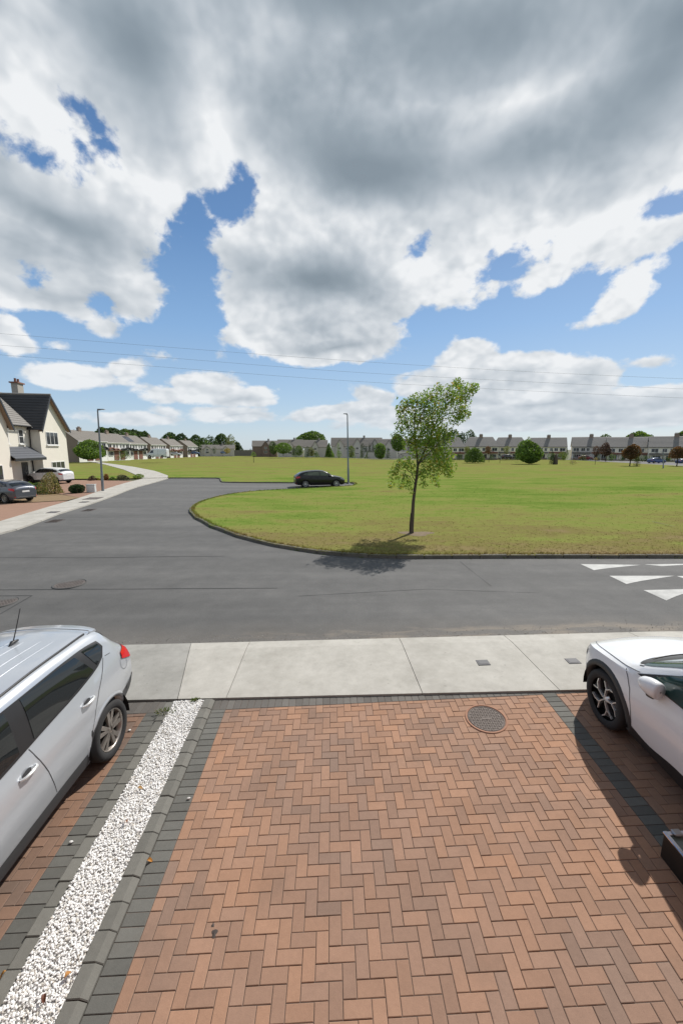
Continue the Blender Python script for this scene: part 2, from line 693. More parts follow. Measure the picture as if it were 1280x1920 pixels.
def leafy(name, cols, trans=0.35, rough=0.55):
    t = NT(name)
    base = t.attr()
    b = t.bsdf(base, rough, 0.0, 0.35)
    tr = t.n('ShaderNodeBsdfTranslucent')
    t.put(tr.inputs['Color'], t.mix(0.5, base, t.vmath('MULTIPLY', base, (1.7, 1.6, 0.6))))
    mx = t.n('ShaderNodeMixShader')
    mx.inputs[0].default_value = trans
    t.nt.links.new(b.outputs[0], mx.inputs[1])
    t.nt.links.new(tr.outputs[0], mx.inputs[2])
    t.nt.links.new(mx.outputs[0], t.out.inputs['Surface'])
    return t.m

# ------------------------------------------------------------------ materials of the ground
def mat_asphalt():
    t = NT('asphalt')
    p = t.pos()
    big = t.noise(t.stretch(p, (0.10, 0.35, 1)), 1.0, 4.0, 0.6)
    mid = t.noise(p, 1.7, 5.0, 0.65)
    fine = t.noise(p, 55.0, 3.0, 0.7)
    grit = t.noise(p, 190.0, 2.0, 0.6)
    k = t.math('ADD', t.math('MULTIPLY', big, 0.55), t.math('MULTIPLY', mid, 0.35))
    k = t.math('ADD', k, t.math('MULTIPLY_ADD', fine, 0.5, -0.22))
    k = t.math('ADD', k, t.math('MULTIPLY_ADD', grit, 0.55, -0.27))
    lane = t.noise(t.stretch(p, (0.05, 1.1, 1)), 1.0, 3.0, 0.6)
    k = t.math('ADD', k, t.math('MULTIPLY_ADD', lane, 0.34, -0.17))
    c = t.ramp(k, [(0.2, (0.066, 0.066, 0.065)), (0.5, (0.110, 0.109, 0.107)), (0.85, (0.185, 0.181, 0.174))])
    # dust gathered along the gutter by the footpath
    sep = t.n('ShaderNodeSeparateXYZ')
    t.put(sep.inputs[0], p)
    yw = t.math('ADD', sep.outputs[1], t.math('MULTIPLY_ADD', t.noise(p, 0.9, 4.0, 0.6), 0.9, -0.45))
    band = t.math('MULTIPLY', t.step(yw, 7.75, 7.45), t.step(sep.outputs[0], -6.0, 3.5))
    band2 = t.math('MULTIPLY', t.step(yw, 8.3, 7.2), 0.25)
    dust = t.math('MAXIMUM', t.math('MULTIPLY', band, t.step(t.noise(t.stretch(p, (0.5, 2.2, 1)), 1.6, 5.0, 0.65), 0.38, 0.62)), band2)
    c = t.mix(t.math('MULTIPLY', dust, 0.75), c, (0.24, 0.205, 0.165))
    t.bsdf(c, 0.86, 0.0, 0.35, t.bump(t.math('ADD', fine, grit), 0.55, 0.006))
    return t.m


def mat_concrete(name, lo, hi, stain=0.5):
    t = NT(name)
    p = t.pos()
    a = t.noise(p, 1.1, 5.0, 0.65)
    b = t.noise(p, 7.0, 5.0, 0.65)
    brush = t.noise(t.stretch(p, (3.0, 90.0, 3.0)), 1.0, 2.0)
    fine = t.noise(p, 120.0, 2.0, 0.6)
    k = t.math('ADD', t.math('MULTIPLY', a, 0.5), t.math('MULTIPLY', b, 0.3))
    k = t.math('ADD', k, t.math('MULTIPLY', fine, 0.2))
    c = t.ramp(k, [(0.33, lo), (0.66, hi)])
    sp = t.step(t.noise(p, 16.0, 2.0, 0.5), 0.70, 0.76)
    c = t.mix(t.math('MULTIPLY', sp, 0.35 * stain), c, (0.12, 0.115, 0.105))
    pt = t.step(t.noise(p, 0.75, 6.0, 0.7), 0.52, 0.72)
    c = t.mix(t.math('MULTIPLY', pt, 0.45 * stain), c, tuple(x * 0.62 for x in lo))
    t.bsdf(c, 0.88, 0.0, 0.35, t.bump(t.math('ADD', t.math('ADD', brush, fine), t.math('MULTIPLY', b, 2.0)), 0.30, 0.004))
    return t.m


def grass_colour(t, p):
    """mown grass: green where it is moist, straw where it has dried, in streaks left by the mower"""
    streak = t.noise(t.stretch(p, (0.13, 0.42, 0.4)), 1.0, 6.0, 0.66)
    patch = t.noise(t.stretch(p, (0.5, 1.0, 1.0)), 0.24, 5.0, 0.65)
    mid = t.noise(p, 2.6, 4.0, 0.7)
    fine = t.noise(p, 23.0, 4.0, 0.75)
    sep = t.n('ShaderNodeSeparateXYZ')
    t.put(sep.inputs[0], p)
    y = sep.outputs[1]
    # the dry belt along the kerb and the belts the mower left
    xx = t.math('MULTIPLY', t.step(sep.outputs[0], -4.0, 8.0), 3.5)
    edge = t.step(t.math('SUBTRACT', t.math('ADD', y, t.math('MULTIPLY_ADD', patch, 5.0, -2.5)), xx), 18.5, 12.0)
    belt = t.math('MULTIPLY', t.step(y, 21.0, 27.0), t.step(y, 60.0, 42.0))
    far = t.step(y, 70.0, 95.0)
    k = t.math('ADD', t.math('MULTIPLY_ADD', streak, 1.0, -0.125), t.math('MULTIPLY_ADD', patch, 0.75, -0.10))
    k = t.math('ADD', k, t.math('MULTIPLY_ADD', mid, 0.36, -0.18))
    k = t.math('ADD', k, t.math('MULTIPLY_ADD', fine, 0.34, -0.17))
    k = t.math('ADD', k, t.math('MULTIPLY', belt, -0.09))
    k = t.math('ADD', k, t.math('MULTIPLY', edge, 0.17))
    k = t.math('ADD', k, t.math('MULTIPLY_ADD', far, 0.05, -0.035))
    c = t.ramp(k, [(0.30, (0.098, 0.158, 0.028)), (0.48, (0.146, 0.203, 0.043)), (0.63, (0.200, 0.214, 0.062)), (0.80, (0.180, 0.157, 0.060)), (0.97, (0.235, 0.182, 0.098))])
    return c, fine, mid


def mat_grass():
    t = NT('mown_grass')
    p = t.pos()
    c, fine, mid = grass_colour(t, p)
    t.bsdf(c, 0.95, 0.0, 0.0, t.bump(t.math('ADD', fine, t.math('MULTIPLY', mid, 0.6)), 0.6, 0.03))
    return t.m


def mat_blades():
    t = NT('grass_blades')
    p = t.pos()
    c, fine, mid = grass_colour(t, p)
    c = t.vmath('MULTIPLY', c, t.attr())
    b = t.bsdf(c, 0.9, 0.0, 0.0)
    tr = t.n('ShaderNodeBsdfTranslucent')
    t.put(tr.inputs['Color'], c)
    mx = t.n('ShaderNodeMixShader')
    mx.inputs[0].default_value = .4
    t.nt.links.new(b.outputs[0], mx.inputs[1])
    t.nt.links.new(tr.outputs[0], mx.inputs[2])
    t.nt.links.new(mx.outputs[0], t.out.inputs['Surface'])
    return t.m


ASPHALT = mat_asphalt()
CONCRETE = mat_concrete('footpath_concrete', (0.33, 0.315, 0.28), (0.50, 0.482, 0.44), 0.85)
CONCRETE_OLD = mat_concrete('weathered_concrete', (0.235, 0.23, 0.21), (0.37, 0.36, 0.335), 0.9)
KERBSTONE = mat_concrete('kerb_concrete', (0.085, 0.080, 0.066), (0.185, 0.172, 0.145), 1.0)
GRASS = mat_grass()
BLADES = mat_blades()
DIRT = plain('joint_sand', (.125, .095, .078), 0.95, grain=0.3, scale=40)
EARTH = plain('earth', (0.10, 0.105, 0.05), 0.95, grain=0.3, scale=0.2)
BRICK = tinted('clay_paver', 0.86, 0.3, 0.13, 26.0, 0.35, 'obj', 0.22)
BRICK_MANY = tinted('clay_paver_many', 0.86, 0.3, 0.13, 26.0, 0.35, 'attr', 0.22)
STONE_OBJ = tinted('cut_stone', 0.88, 0.3, 0.14, 22.0, 0.4, 'obj', 0.35)
STONE_ATT = tinted('cut_stone_many', 0.88, 0.3, 0.14, 22.0, 0.4, 'attr', 0.3)
PAINT = mat_concrete('road_paint', (0.34, 0.34, 0.33), (0.62, 0.62, 0.60), 1.0)
IRON = plain('cast_iron', (0.105, 0.085, 0.075), 0.65, 0.3, grain=0.3, scale=14, bump=0.3)
RUSTIRON = plain('rusty_iron', (.125, .108, .10), 0.75, 0.15, grain=0.3, scale=12, bump=0.3)
PLATE = plain('cover_plate', (0.12, 0.12, 0.125), 0.7, 0.2, grain=0.2, scale=20)
TAR = plain('tar_seam', (0.042, 0.042, 0.044), 0.8, grain=0.2)

# ------------------------------------------------------------------ ground, road, grass
ground = struct(sheet([(-900, -30), (900, -30), (900, 1500), (-900, 1500)], lambda x, y: -0.9 if y < 0 else -0.15, 'ground', EARTH))
bm = bmesh.new()
bm.from_mesh(ground.data)
for v in (0.1, 12.0, 55.0, 420.0):
    bmesh.ops.bisect_plane(bm, geom=bm.verts[:] + bm.edges[:] + bm.faces[:], plane_co=(0, v, 0), plane_no=(0, 1, 0))
for v in bm.verts:
    v.co.z = -0.95 if v.co.y < 11.9 else (-0.06 - .008 * max(0, min(v.co.y, 420) - 55))
bm.to_mesh(ground.data)
bm.free()

road_poly = [(-70, 7.05), (60, 7.05), (60, 13.2), (8, 13.4), (0, 14), (-4, 17), (-8.4, 22), (-8.6, 26), (-8.4, 31), (-4, 34.5), (2, 37), (2, 43), (-5, 43), (-12.3, 43.2), (-14.5, 49), (-22, 49), (-22.5, 47.4), (-20.5, 40), (-18.2, 32), (-16.2, 24), (-14.2, 15.4), (-70, 15.2)]
road = struct(sheet(road_poly, lambda x, y: Z(x, y), 'road', ASPHALT, step=1.5))

island = [(300, 12.89), (11.27, 12.89), (6.34, 12.89), (4, 12.86), (2.1, 12.82), (1.0, 12.93), (0, 13.16), (-.8, 13.47), (-1.51, 13.87), (-2.45, 14.45), (-3.3, 15.17), (-4.25, 16.05), (-5.08, 17.06), (-5.98, 18.1), (-6.77, 19.33), (-7.5, 20.35), (-8.1, 21.54), (-8.55, 22.4), (-8.92, 23.45), (-9.2, 24.6), (-9.38, 25.9), (-9.4, 27.2), (-9.25, 28.6), (-8.95, 30.1), (-8.4, 31.5), (-7.5, 32.8), (-6.3, 33.83), (-5, 34.6), (-3.74, 35.15), (-2, 35.95), (-.5, 36.9), (0.9, 38.0), (1.3, 39.5), (1.25, 41.0), (0.83, 41.65)]
back = [(-1.5, 41.65), (-5.25, 41.65), (-8.5, 41.85), (-11.5, 42.1), (-12.62, 42.5), (-13.3, 44.2), (-14.0, 46.5), (-14.71, 48.1), (-17.5, 48.32), (-20.78, 48.32)]
GZ = 0.105


def gxy(pts):
    return [(gp(*q).x, gp(*q).y) for q in pts]


path_r = gxy([(290, 884), (250, 876), (200, 869), (150, 862)])
path_l = gxy([(232, 881.5), (196, 871.5), (170, 866.5), (146, 862)])
far_edge = gxy([(170, 861), (215, 860), (250, 858.6), (300, 857), (360, 855), (450, 853.5), (540, 854), (600, 857), (700, 861.5), (760, 863), (860, 862), (950, 861), (1050, 862), (1130, 866), (1200, 870), (1280, 874.5), (1500, 882)])
field_poly = island[:0] + [(160, 60), (160, 12.89)] + island[1:] + back + [(-22.35, 52)] + path_r + far_edge
field = struct(sheet(field_poly, lambda x, y: GZ + Z(x, y) if y > 50 else GZ, 'field', GRASS, step=12.0))
verge_poly = [(-23.4, 47.6)] + path_l + gxy([(60, 862), (-100, 870), (-100, 890)]) + [(-33, 46.5)]
verge = struct(sheet(verge_poly, lambda x, y: GZ - .03 + (Z(x, y) if y > 50 else 0), 'lawn', GRASS, step=12.0))
path_poly = [(-20.78, 48.2), (-22.35, 52)] + path_r + path_l[::-1] + [(-23.4, 47.4)]
path = struct(sheet(path_poly, lambda x, y: GZ + .004 + (Z(x, y) if y > 50 else 0), 'park_path', CONCRETE, step=12.0))
far_road_poly = gxy([(1085, 863.5), (1130, 866.3), (1200, 870.3), (1280, 874.8), (1500, 882.5), (1500, 875), (1280, 868), (1100, 861.5), (900, 859.5), (860, 860)])
far_road = struct(sheet(far_road_poly, lambda x, y: Z(x, y) + .02, 'far_road', ASPHALT, step=15.0))


# kerb stones set one by one round the field
def kerb_run(pts, name, ln=0.92, w=0.13, h=0.115, inward=1):
    root = struct(empty(name, (pts[0][0], pts[0][1], 0)))
    rng = random.Random(5)
    P = [Vector((x, y)) for x, y in pts]
    acc = [0.0]
    for i in range(len(P) - 1):
        acc.append(acc[-1] + (P[i + 1] - P[i]).length)

    def pt(s):
        for i in range(len(P) - 1):
            if s <= acc[i + 1] or i == len(P) - 2:
                return P[i].lerp(P[i + 1], (s - acc[i]) / max(1e-6, acc[i + 1] - acc[i]))
    s = 0.0
    me = None
    while s < acc[-1] - .3:
        a, b = pt(s), pt(min(s + ln, acc[-1]))
        m, d = (a + b) / 2, (b - a)
        if me is None:
            mb = MB()
            mb.box((0, 0, 0), (ln - .012, w, .36), bev=.022)
            me = mb.mesh('kerb_stone')
            me.materials.append(KERBSTONE)
        o = bpy.data.objects.new('kerb_stone', me)
        COL.objects.link(o)
        o.parent = root
        ang = atan2(d.y, d.x)
        n = Vector((-d.y, d.x)).normalized() * inward
        q = m + n * (w / 2)
        o.location = (q.x - pts[0][0], q.y - pts[0][1], h - .18 + rng.uniform(-.008, .008) + Z(q.x, q.y) * .5)
        o.rotation_euler = (rng.uniform(-.02, .02), rng.uniform(-.008, .008), ang + rng.uniform(-.01, .01))
        s += ln
    return root


front_kerb = [(34, 12.89)] + island[1:]
kerb_run(front_kerb, 'field_kerb', inward=-1)
kerb_run(back, 'turning_kerb', inward=-1)

# ------------------------------------------------------------------ near footpath, cast bay by bay
footpath = struct(empty('footpath', (0, 6.3, 0)))


def fz(x, y):
    return Z(x, y) + 0.028 * sstep(7.3, 6.9, y) + .012


def bay(x0, x1, x0f, x1f, name, mat, kids=()):
    """x at the drive edge and x at the road edge of one bay"""
    mb = MB()
    n, m = 8, 6
    vs = []
    for j in range(m + 1):
        v = j / m
        for i in range(n + 1):
            u = i / n
            xa = x0 + (x1 - x0) * u
            xb = x0f + (x1f - x0f) * u
            x = xa + (xb - xa) * v
            yi = 5.475 - .0135 * (xa + 1.0)
            yo = 7.16 - .004 * xb
            y = yi + (yo - yi) * v
            e = .006 if i in (0, n) or j in (0, m) else 0
            vs.append((x, y - 6.3, fz(x, y) - e))
    k = n + 1
    mb.add(vs, [(j * k + i, j * k + i + 1, (j + 1) * k + i + 1, (j + 1) * k + i) for j in range(m) for i in range(n)])
    ring = [i for i in range(k)] + [j * k + n for j in range(1, m + 1)] + [m * k + i for i in range(n - 1, -1, -1)] + [j * k for j in range(m - 1, 0, -1)]
    low = [(vs[i][0], vs[i][1], vs[i][2] - .12) for i in ring]
    base = len(mb.v)
    mb.v.extend(low)
    for a in range(len(ring)):
        b = (a + 1) % len(ring)
        mb.f.append([ring[a], base + a, base + b, ring[b]])
        mb.c.append((1, 1, 1))
        mb.s.append(False)
    return mb.build(name, mat, footpath)


bays = [(-19.0, -15.6, -20.6, -16.9), (-15.59, -12.01, -16.89, -13.01), (-12.0, -9.0, -13.0, -9.6), (-9.0, -6.05, -9.6, -6.45), (-6.04, -2.45, -6.44, -2.86), (-2.44, -1.72, -2.85, -1.745), (-1.71, 1.19, -1.735, 1.085), (1.20, 3.19, 1.095, 3.06), (3.20, 5.6, 3.07, 5.4), (5.61, 8.6, 5.41, 8.4), (8.61, 11.6, 8.41, 11.5), (11.61, 15.0, 11.51, 15.0), (15.01, 19.0, 15.01, 19.0)]
for i, b in enumerate(bays):
    bay(*b, 'slab', CONCRETE_OLD if i < 5 else CONCRETE)
for px, py, nm, mt in ((905, 1247, 'water_stopcock', 0), (1073, 1244, 'water_stopcock', 1)):
    p = gp(px, py)
    mb = MB()
    z0 = fz(p.x, p.y)
    mb.box((0, 0, .002), (.20, .16, .012), bev=.004)
    mb.box((0, 0, .009), (.15, .11, .006), col=(.9, .9, .9), bev=.002)
    o = mb.build('meter_cover', PLATE, None, (p.x, p.y, z0))
    o.rotation_euler = (0.0, -.03, 0.02)
    tag(o, ['small grey meter cover set in the middle bay of the near footpath', 'small grey meter cover in the footpath just ahead of the white car'][mt], 'meter cover')

# ------------------------------------------------------------------ the paved drive
TH = 0.0229
EX = Vector((cos(TH), sin(TH), .0348 * cos(TH) + .0548 * sin(TH))).normalized()
NN = Vector((-.0348, -.0548, 1)).normalized()
EY = NN.cross(EX)
ORG = Vector((-.7899, 2.2286, -.3419 - .0348 * .7899 + .0548 * 2.2286))
KTOP = 30.6


def dg(u, k, h=0.0):
    return ORG + EX * (.1 * u) + EY * (.1 * k) + NN * h


def project(p):
    d = p - Vector((0, 0, CAM_H))
    fw = d.y * CP - d.z * SP
    up = d.y * SP + d.z * CP
    if fw < .05:
        return None
    return 640 + 755 * d.x / fw, 960 - 755 * up / fw


def in_view(p, m=60):
    q = project(p)
    return q is not None and -m < q[0] < 1280 + m and -m < q[1] < 1920 + m


BR = random.Random(11)


def vnoise(x, y, s=0):
    def h(i, j):
        n = (i * 374761393 + j * 668265263 + s * 974634777) & 0xffffffff
        n = ((n ^ (n >> 13)) * 1274126177) & 0xffffffff
        return (n ^ (n >> 16)) / 0xffffffff
    i, j = math.floor(x), math.floor(y)
    a, b = x - i, y - j
    a, b = a * a * (3 - 2 * a), b * b * (3 - 2 * b)
    return (h(i, j) * (1 - a) + h(i + 1, j) * a) * (1 - b) + (h(i, j + 1) * (1 - a) + h(i + 1, j + 1) * a) * b


def red_tint(u, k, dull=0.0):
    r = .46 * vnoise((u + k) * .13, (u - k) * .07, 3) + .46 * BR.random() + .04 + dull
    stops = [(0.0, (.380, .210, .130)), (.30, (.335, .196, .129)), (.52, (.302, .184, .128)), (.70, (.275, .174, .126)), (.84, (.248, .165, .125)), (1.0, (.218, .157, .125))]
    for (a, ca), (b, cb) in zip(stops, stops[1:]):
        if r <= b:
            t = (r - a) / (b - a)
            c = [x + (y - x) * t for x, y in zip(ca, cb)]
            break
    else:
        c = list(stops[-1][1])
    j = BR.uniform(.92, 1.10)
    return tuple(x * j for x in c)


def grey_tint(warm=0.0):
    j = BR.uniform(.85, 1.16)
    return (.136 * j + .008 * warm, .134 * j, .122 * j)


def brick_shape(u0, k0, u1, k1, g=.0024, h=0.0, bev=.0036, dep=.05):
    """corner points of one paver in the plane of the drive, joint left open round it"""
    e = BR.uniform(-.0016, .0016) + h
    tilt = [BR.uniform(-.0009, .0009) for _ in range(4)]
    q = [(u0, k0), (u1, k0), (u1, k1), (u0, k1)]
    s = [(1, 1), (-1, 1), (-1, -1), (1, -1)]
    gg = g * 10
    bb = bev * 10
    top = [dg(a + (gg + bb) * x, b + (gg + bb) * y, e + t) for (a, b), (x, y), t in zip(q, s, tilt)]
    mid = [dg(a + gg * x, b + gg * y, e + t - bev * .8) for (a, b), (x, y), t in zip(q, s, tilt)]
    low = [dg(a + gg * x, b + gg * y, e - dep) for (a, b), (x, y) in zip(q, s)]
    vs = top + mid + low
    fs = [(0, 1, 2, 3)]
    for i in range(4):
        j = (i + 1) % 4
        fs += [(4 + i, 4 + j, j, i), (8 + i, 8 + j, 4 + j, 4 + i)]
    return vs, fs


def lay(items, root, name, mat_one, mat_many, limit=290):
    """items: (vs, fs, tint). The nearest in view become single parts, the others one joined part."""
    rows = []
    for vs, fs, c in items:
        m = sum(vs[:4], Vector()) / 4
        rows.append((0 if in_view(m, 25) else 1, m.length, vs, fs, c, m))
    rows.sort(key=lambda r: (r[0], (r[5] - Vector((0, 0, CAM_H))).length))
    rest = MB()
    for i, (out, _, vs, fs, c, m) in enumerate(rows):
        if i < limit and not out:
            mb = MB()
            mb.add([p - m for p in vs], fs)
            o = mb.build(name, mat_one, root, m - root.location)
            o.color = (*c, 1)
        else:
            rest.add([p - root.location for p in vs], fs, c)
    if rest.v:
        stuff(rest.build(name + 's', mat_many, root))


def clip_brick(r, lo, hi, k0, k1):
    u0, a, u1, b = r
    u0, u1, a, b = max(u0, lo), min(u1, hi), max(a, k0), min(b, k1)
    return (u0, a, u1, b) if u1 - u0 > .22 and b - a > .22 else None


def herring(lo, hi, k0, k1, dull=0.0, hole=None):
    out = []
    for k in range(int(k0) - 2, int(k1) + 2):
        for m in range(-30, 30):
            u = k + 4 * m
            for r in ((u, k, u + 1, k + 2), (u + 1, k, u + 3, k + 1)):
                c = clip_brick(r, lo, hi, k0, k1)
                if c is None:
                    continue
                if hole and max(((c[0] + c[2]) / 2 - hole[0]) ** 2 + ((c[1] + c[3]) / 2 - hole[1]) ** 2, 0) < hole[2] ** 2:
                    if all((x - hole[0]) ** 2 + (y - hole[1]) ** 2 < (hole[2] + .05) ** 2 for x in (c[0], c[2]) for y in (c[1], c[3])):
                        continue
                out.append((*brick_shape(*c), red_tint((c[0] + c[2]) / 2, (c[1] + c[3]) / 2, dull)))
    return out


def soldiers_across(lo, hi, k0, k1, h=0.0):
    """grey pavers lying across a band, one per 100 mm"""
    return [(*brick_shape(lo, k, hi, k + 1, h=h), grey_tint()) for k in range(int(k0), int(k1))]


def soldiers_along(u0, u1, k0, k1):
    n = int(round(u1 - u0))
    w = (u1 - u0) / n
    return [(*brick_shape(u0 + i * w, k0, u0 + (i + 1) * w, k1), grey_tint(1)) for i in range(n)]


def plane_sheet(u0, u1, k0, k1, h, name, mat, root):
    mb = MB()
    mb.add([dg(u0, k0, h) - root.location, dg(u1, k0, h) - root.location, dg(u1, k1, h) - root.location, dg(u0, k1, h) - root.location], [(0, 1, 2, 3)])
    return mb.build(name, mat, root)


MH = gp(911, 1348)
_d = MH - ORG
MHU, MHK = _d.dot(EX) * 10, _d.dot(EY) * 10
KB = -13
UR = 37.9
drive = struct(empty('driveway', dg(15, 10)))
plane_sheet(-10, UR + .5, KB, 33.2, -.0055, 'jointing_sand', DIRT, drive)
lay(herring(-8, UR, KB, KTOP, 0.0, (MHU, MHK, 2.75)), drive, 'paving_brick', BRICK, BRICK_MANY)
lay(soldiers_across(-10, -8, KB, 31) + soldiers_along(-10, UR, KTOP, 33.1), drive, 'border_brick', STONE_OBJ, STONE_ATT)

drive_r = struct(empty('neighbour_driveway', dg(50, 10)))
plane_sheet(UR + .5, 170, KB, 33.2, -.0055, 'jointing_sand', DIRT, drive_r)
lay(herring(UR + 2, 80, KB, KTOP, .04), drive_r, 'paving_brick', BRICK, BRICK_MANY)
lay(soldiers_across(UR, UR + 2, KB, 31) + soldiers_along(UR, 80, KTOP, 33.1), drive_r, 'border_brick', STONE_OBJ, STONE_ATT)

drive_l = struct(empty('neighbour_driveway', dg(-30, 10)))
plane_sheet(-160, -17.3, KB, 33.2, -.0055, 'jointing_sand', DIRT, drive_l)
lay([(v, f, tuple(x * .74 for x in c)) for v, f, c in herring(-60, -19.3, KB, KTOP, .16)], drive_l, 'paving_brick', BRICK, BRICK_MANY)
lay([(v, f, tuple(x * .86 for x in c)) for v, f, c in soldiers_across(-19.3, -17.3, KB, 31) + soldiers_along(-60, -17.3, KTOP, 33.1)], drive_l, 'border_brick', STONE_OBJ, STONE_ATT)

# ------------------------------------------------------------------ the gravel strip between its edging blocks
edging = struct(empty('edging', dg(-14, 10)))


def edge_block(k, right=True):
    g = .022
    a, b = k + g, min(k + 2 - g, 32.6)
    j = BR.uniform(-.05, .05)
    e = BR.uniform(-.004, .004)
    if right:
        prof = [(-10.03, -.03), (-10.03, .012), (-10.46 + j, .036), (-10.58 + j, .042), (-11.50 + j, .041), (-11.56 + j, .036), (-11.56 + j, -.05)]
    else:
        prof = [(-16.0 + j, -.05), (-16.0 + j, .022), (-16.06 + j, .032), (-17.08 + j, .034), (-17.2 + j, .028), (-17.25, .012), (-17.25, -.03)]
    vs, n = [], len(prof)
    for kk, ins in ((a, 0), (a + .06, 1), (b - .06, 1), (b, 0)):
        for (u, h) in prof:
            hh = h + e if h > 0 else h
            vs.append(dg(u, kk, hh if ins or h <= 0 else hh - .006))
    fs = [tuple(range(n)), tuple(range(3 * n, 4 * n))[::-1]]
    for r in range(3):
        for i in range(n - 1):
            fs.append((r * n + i, (r + 1) * n + i, (r + 1) * n + i + 1, r * n + i + 1))
    t = BR.uniform(.90, 1.10)
    return vs, fs, (.158 * t, .154 * t, .138 * t)


for right in (True, False):
    for i in range(-6, 16):
        vs, fs, c = edge_block(i * 2 + (.6 if right else .9) - (0 if right else .4), right)
        m = sum(vs, Vector()) / len(vs)
        mb = MB()
        mb.add([p - m for p in vs], fs)
        o = mb.build('edging_block', STONE_OBJ, edging, m - edging.location)
        fix_normals(o)
        o.color = (*c, 1)
plane_sheet(-16.2, -11.4, KB, 32.62, .0235, 'gravel_bed', plain('gravel_bed', (.60, .59, .565), .95, grain=.4, scale=60), edging)
for (a, b) in ((-17.35, -15.9), (-11.7, -9.95)):
    plane_sheet(a, b, KB, 32.62, -.012, 'mortar_bed', DIRT, edging)


def pebble_forms(n=7):
    forms = []
    rng = random.Random(3)
    for _ in range(n):
        bm = bmesh.new()
        bmesh.ops.create_icosphere(bm, subdivisions=1, radius=1.0)
        for v in bm.verts:
            v.co *= rng.uniform(.78, 1.18)
        forms.append(([v.co.copy() for v in bm.verts], [[w.index for w in f.verts] for f in bm.faces]))
        bm.free()
    return forms


def gravel():
    rng = random.Random(8)
    forms = pebble_forms()
    mb = MB()
    for layer, dens, h in ((0, 2400, .020), (1, 4200, .030), (2, 3600, .037)):
        n = int(dens * .47 * 4.5)
        for _ in range(n):
            u = rng.uniform(-15.95, -11.62)
            k = rng.uniform(KB, 32.5)
            s = rng.uniform(.0055, .0105)
            sc = Vector((s * rng.uniform(.9, 1.5), s * rng.uniform(.8, 1.1), s * rng.uniform(.6, .95)))
            R = Matrix.Rotation(rng.uniform(0, 6.28), 3, 'Z') @ Matrix.Rotation(rng.uniform(-.7, .7), 3, 'X')
            p0 = dg(u, k, h + rng.uniform(-.006, .006))
            vs, fs = forms[rng.randrange(len(forms))]
            w = rng.uniform(.82, 1.0)
            r = rng.random()
            c = (.90 * w, .89 * w, .875 * w) if r > .16 else ((.60 * w, .56 * w, .50 * w) if r > .05 else (.36 * w, .34 * w, .31 * w))
            mb.add([p0 + R @ Vector((v.x * sc.x, v.y * sc.y, v.z * sc.z)) for v in vs], fs, c)
    return mb


gv = stuff(gravel().build('gravel', tinted('white_gravel', .8, .35, .08, 40.0, .2, 'attr')))

# grit swept into the gutter and along the kerb
def grit():
    rng = random.Random(17)
    forms = pebble_forms(4)
    mb = MB()
    for i in range(1500):
        x = rng.uniform(-9, 12)
        if i % 3 == 0:
            y = 12.80 - abs(rng.gauss(0, .10))
            if x < 2.2:
                continue
        else:
            y = 7.19 + abs(rng.gauss(0, .16))
        s = rng.uniform(.003, .009)
        vs, fs = forms[i % 4]
        a = rng.uniform(0, 6.28)
        c = rng.choice([(.20, .18, .15), (.30, .27, .23), (.12, .11, .10), (.38, .36, .33)])
        mb.add([(x + (v.x * cos(a) - v.y * sin(a)) * s * 1.3, y + (v.x * sin(a) + v.y * cos(a)) * s, Z(x, y) + s * .4 + v.z * s * .7) for v in vs], fs, c)
    return mb


stuff(grit().build('grit', tinted('road_grit', .9, .2, .1, 40.0, .1, 'attr')))
# strays: pebbles flicked out of the strip, dead leaves, oil spots
for i, (px, py, lab) in enumerate(((354, 1499, 'stray white pebble lying on the grey border bricks beside the gravel strip'), (134, 1581, 'stray white pebble lying on the left driveway beside the silver car'), (243, 1371, 'stray white pebble by the rear tyre of the silver car'))):
    p = gp(px, py)
    mb = MB()
    vs, fs = pebble_forms()[i]
    mb.add([(v.x * .021, v.y * .015, v.z * .012 + .012) for v in vs], fs, (.78, .77, .75))
    tag(mb.build('pebble', gv.data.materials[0], None, (p.x, p.y, p.z + .0)), lab, 'pebble')
OIL = plain('oil_spot', (.045, .032, .026), .6, grain=.2, scale=30)
for px, py, rx, ry, lab in ((402, 1751, .021, .030, 'larger dark oil spot on the bricks in the lower left of the driveway'), (399, 1736, .012, .014, 'smaller dark oil spot just above the larger one on the driveway bricks')):
    p = gp(px, py, .0)
    _d = p - ORG
    u_, k_ = _d.dot(EX) * 10, _d.dot(EY) * 10
    mb = MB()
    vs = [dg(u_, k_, .0045) - p]
    for i in range(18):
        a = 2 * pi * i / 18
        rr_ = 1 + .22 * sin(3 * a + px) + .12 * sin(5 * a)
        vs.append(dg(u_ + rx * 10 * rr_ * cos(a), k_ + ry * 10 * rr_ * sin(a), .0022) - p)
    mb.add(vs, [(0, 1 + i, 1 + (i + 1) % 18) for i in range(18)])
    tag(mb.build('oil_spot', OIL, None, p), lab, 'stain')
LEAF = leafy('dead_leaf', None, .2)
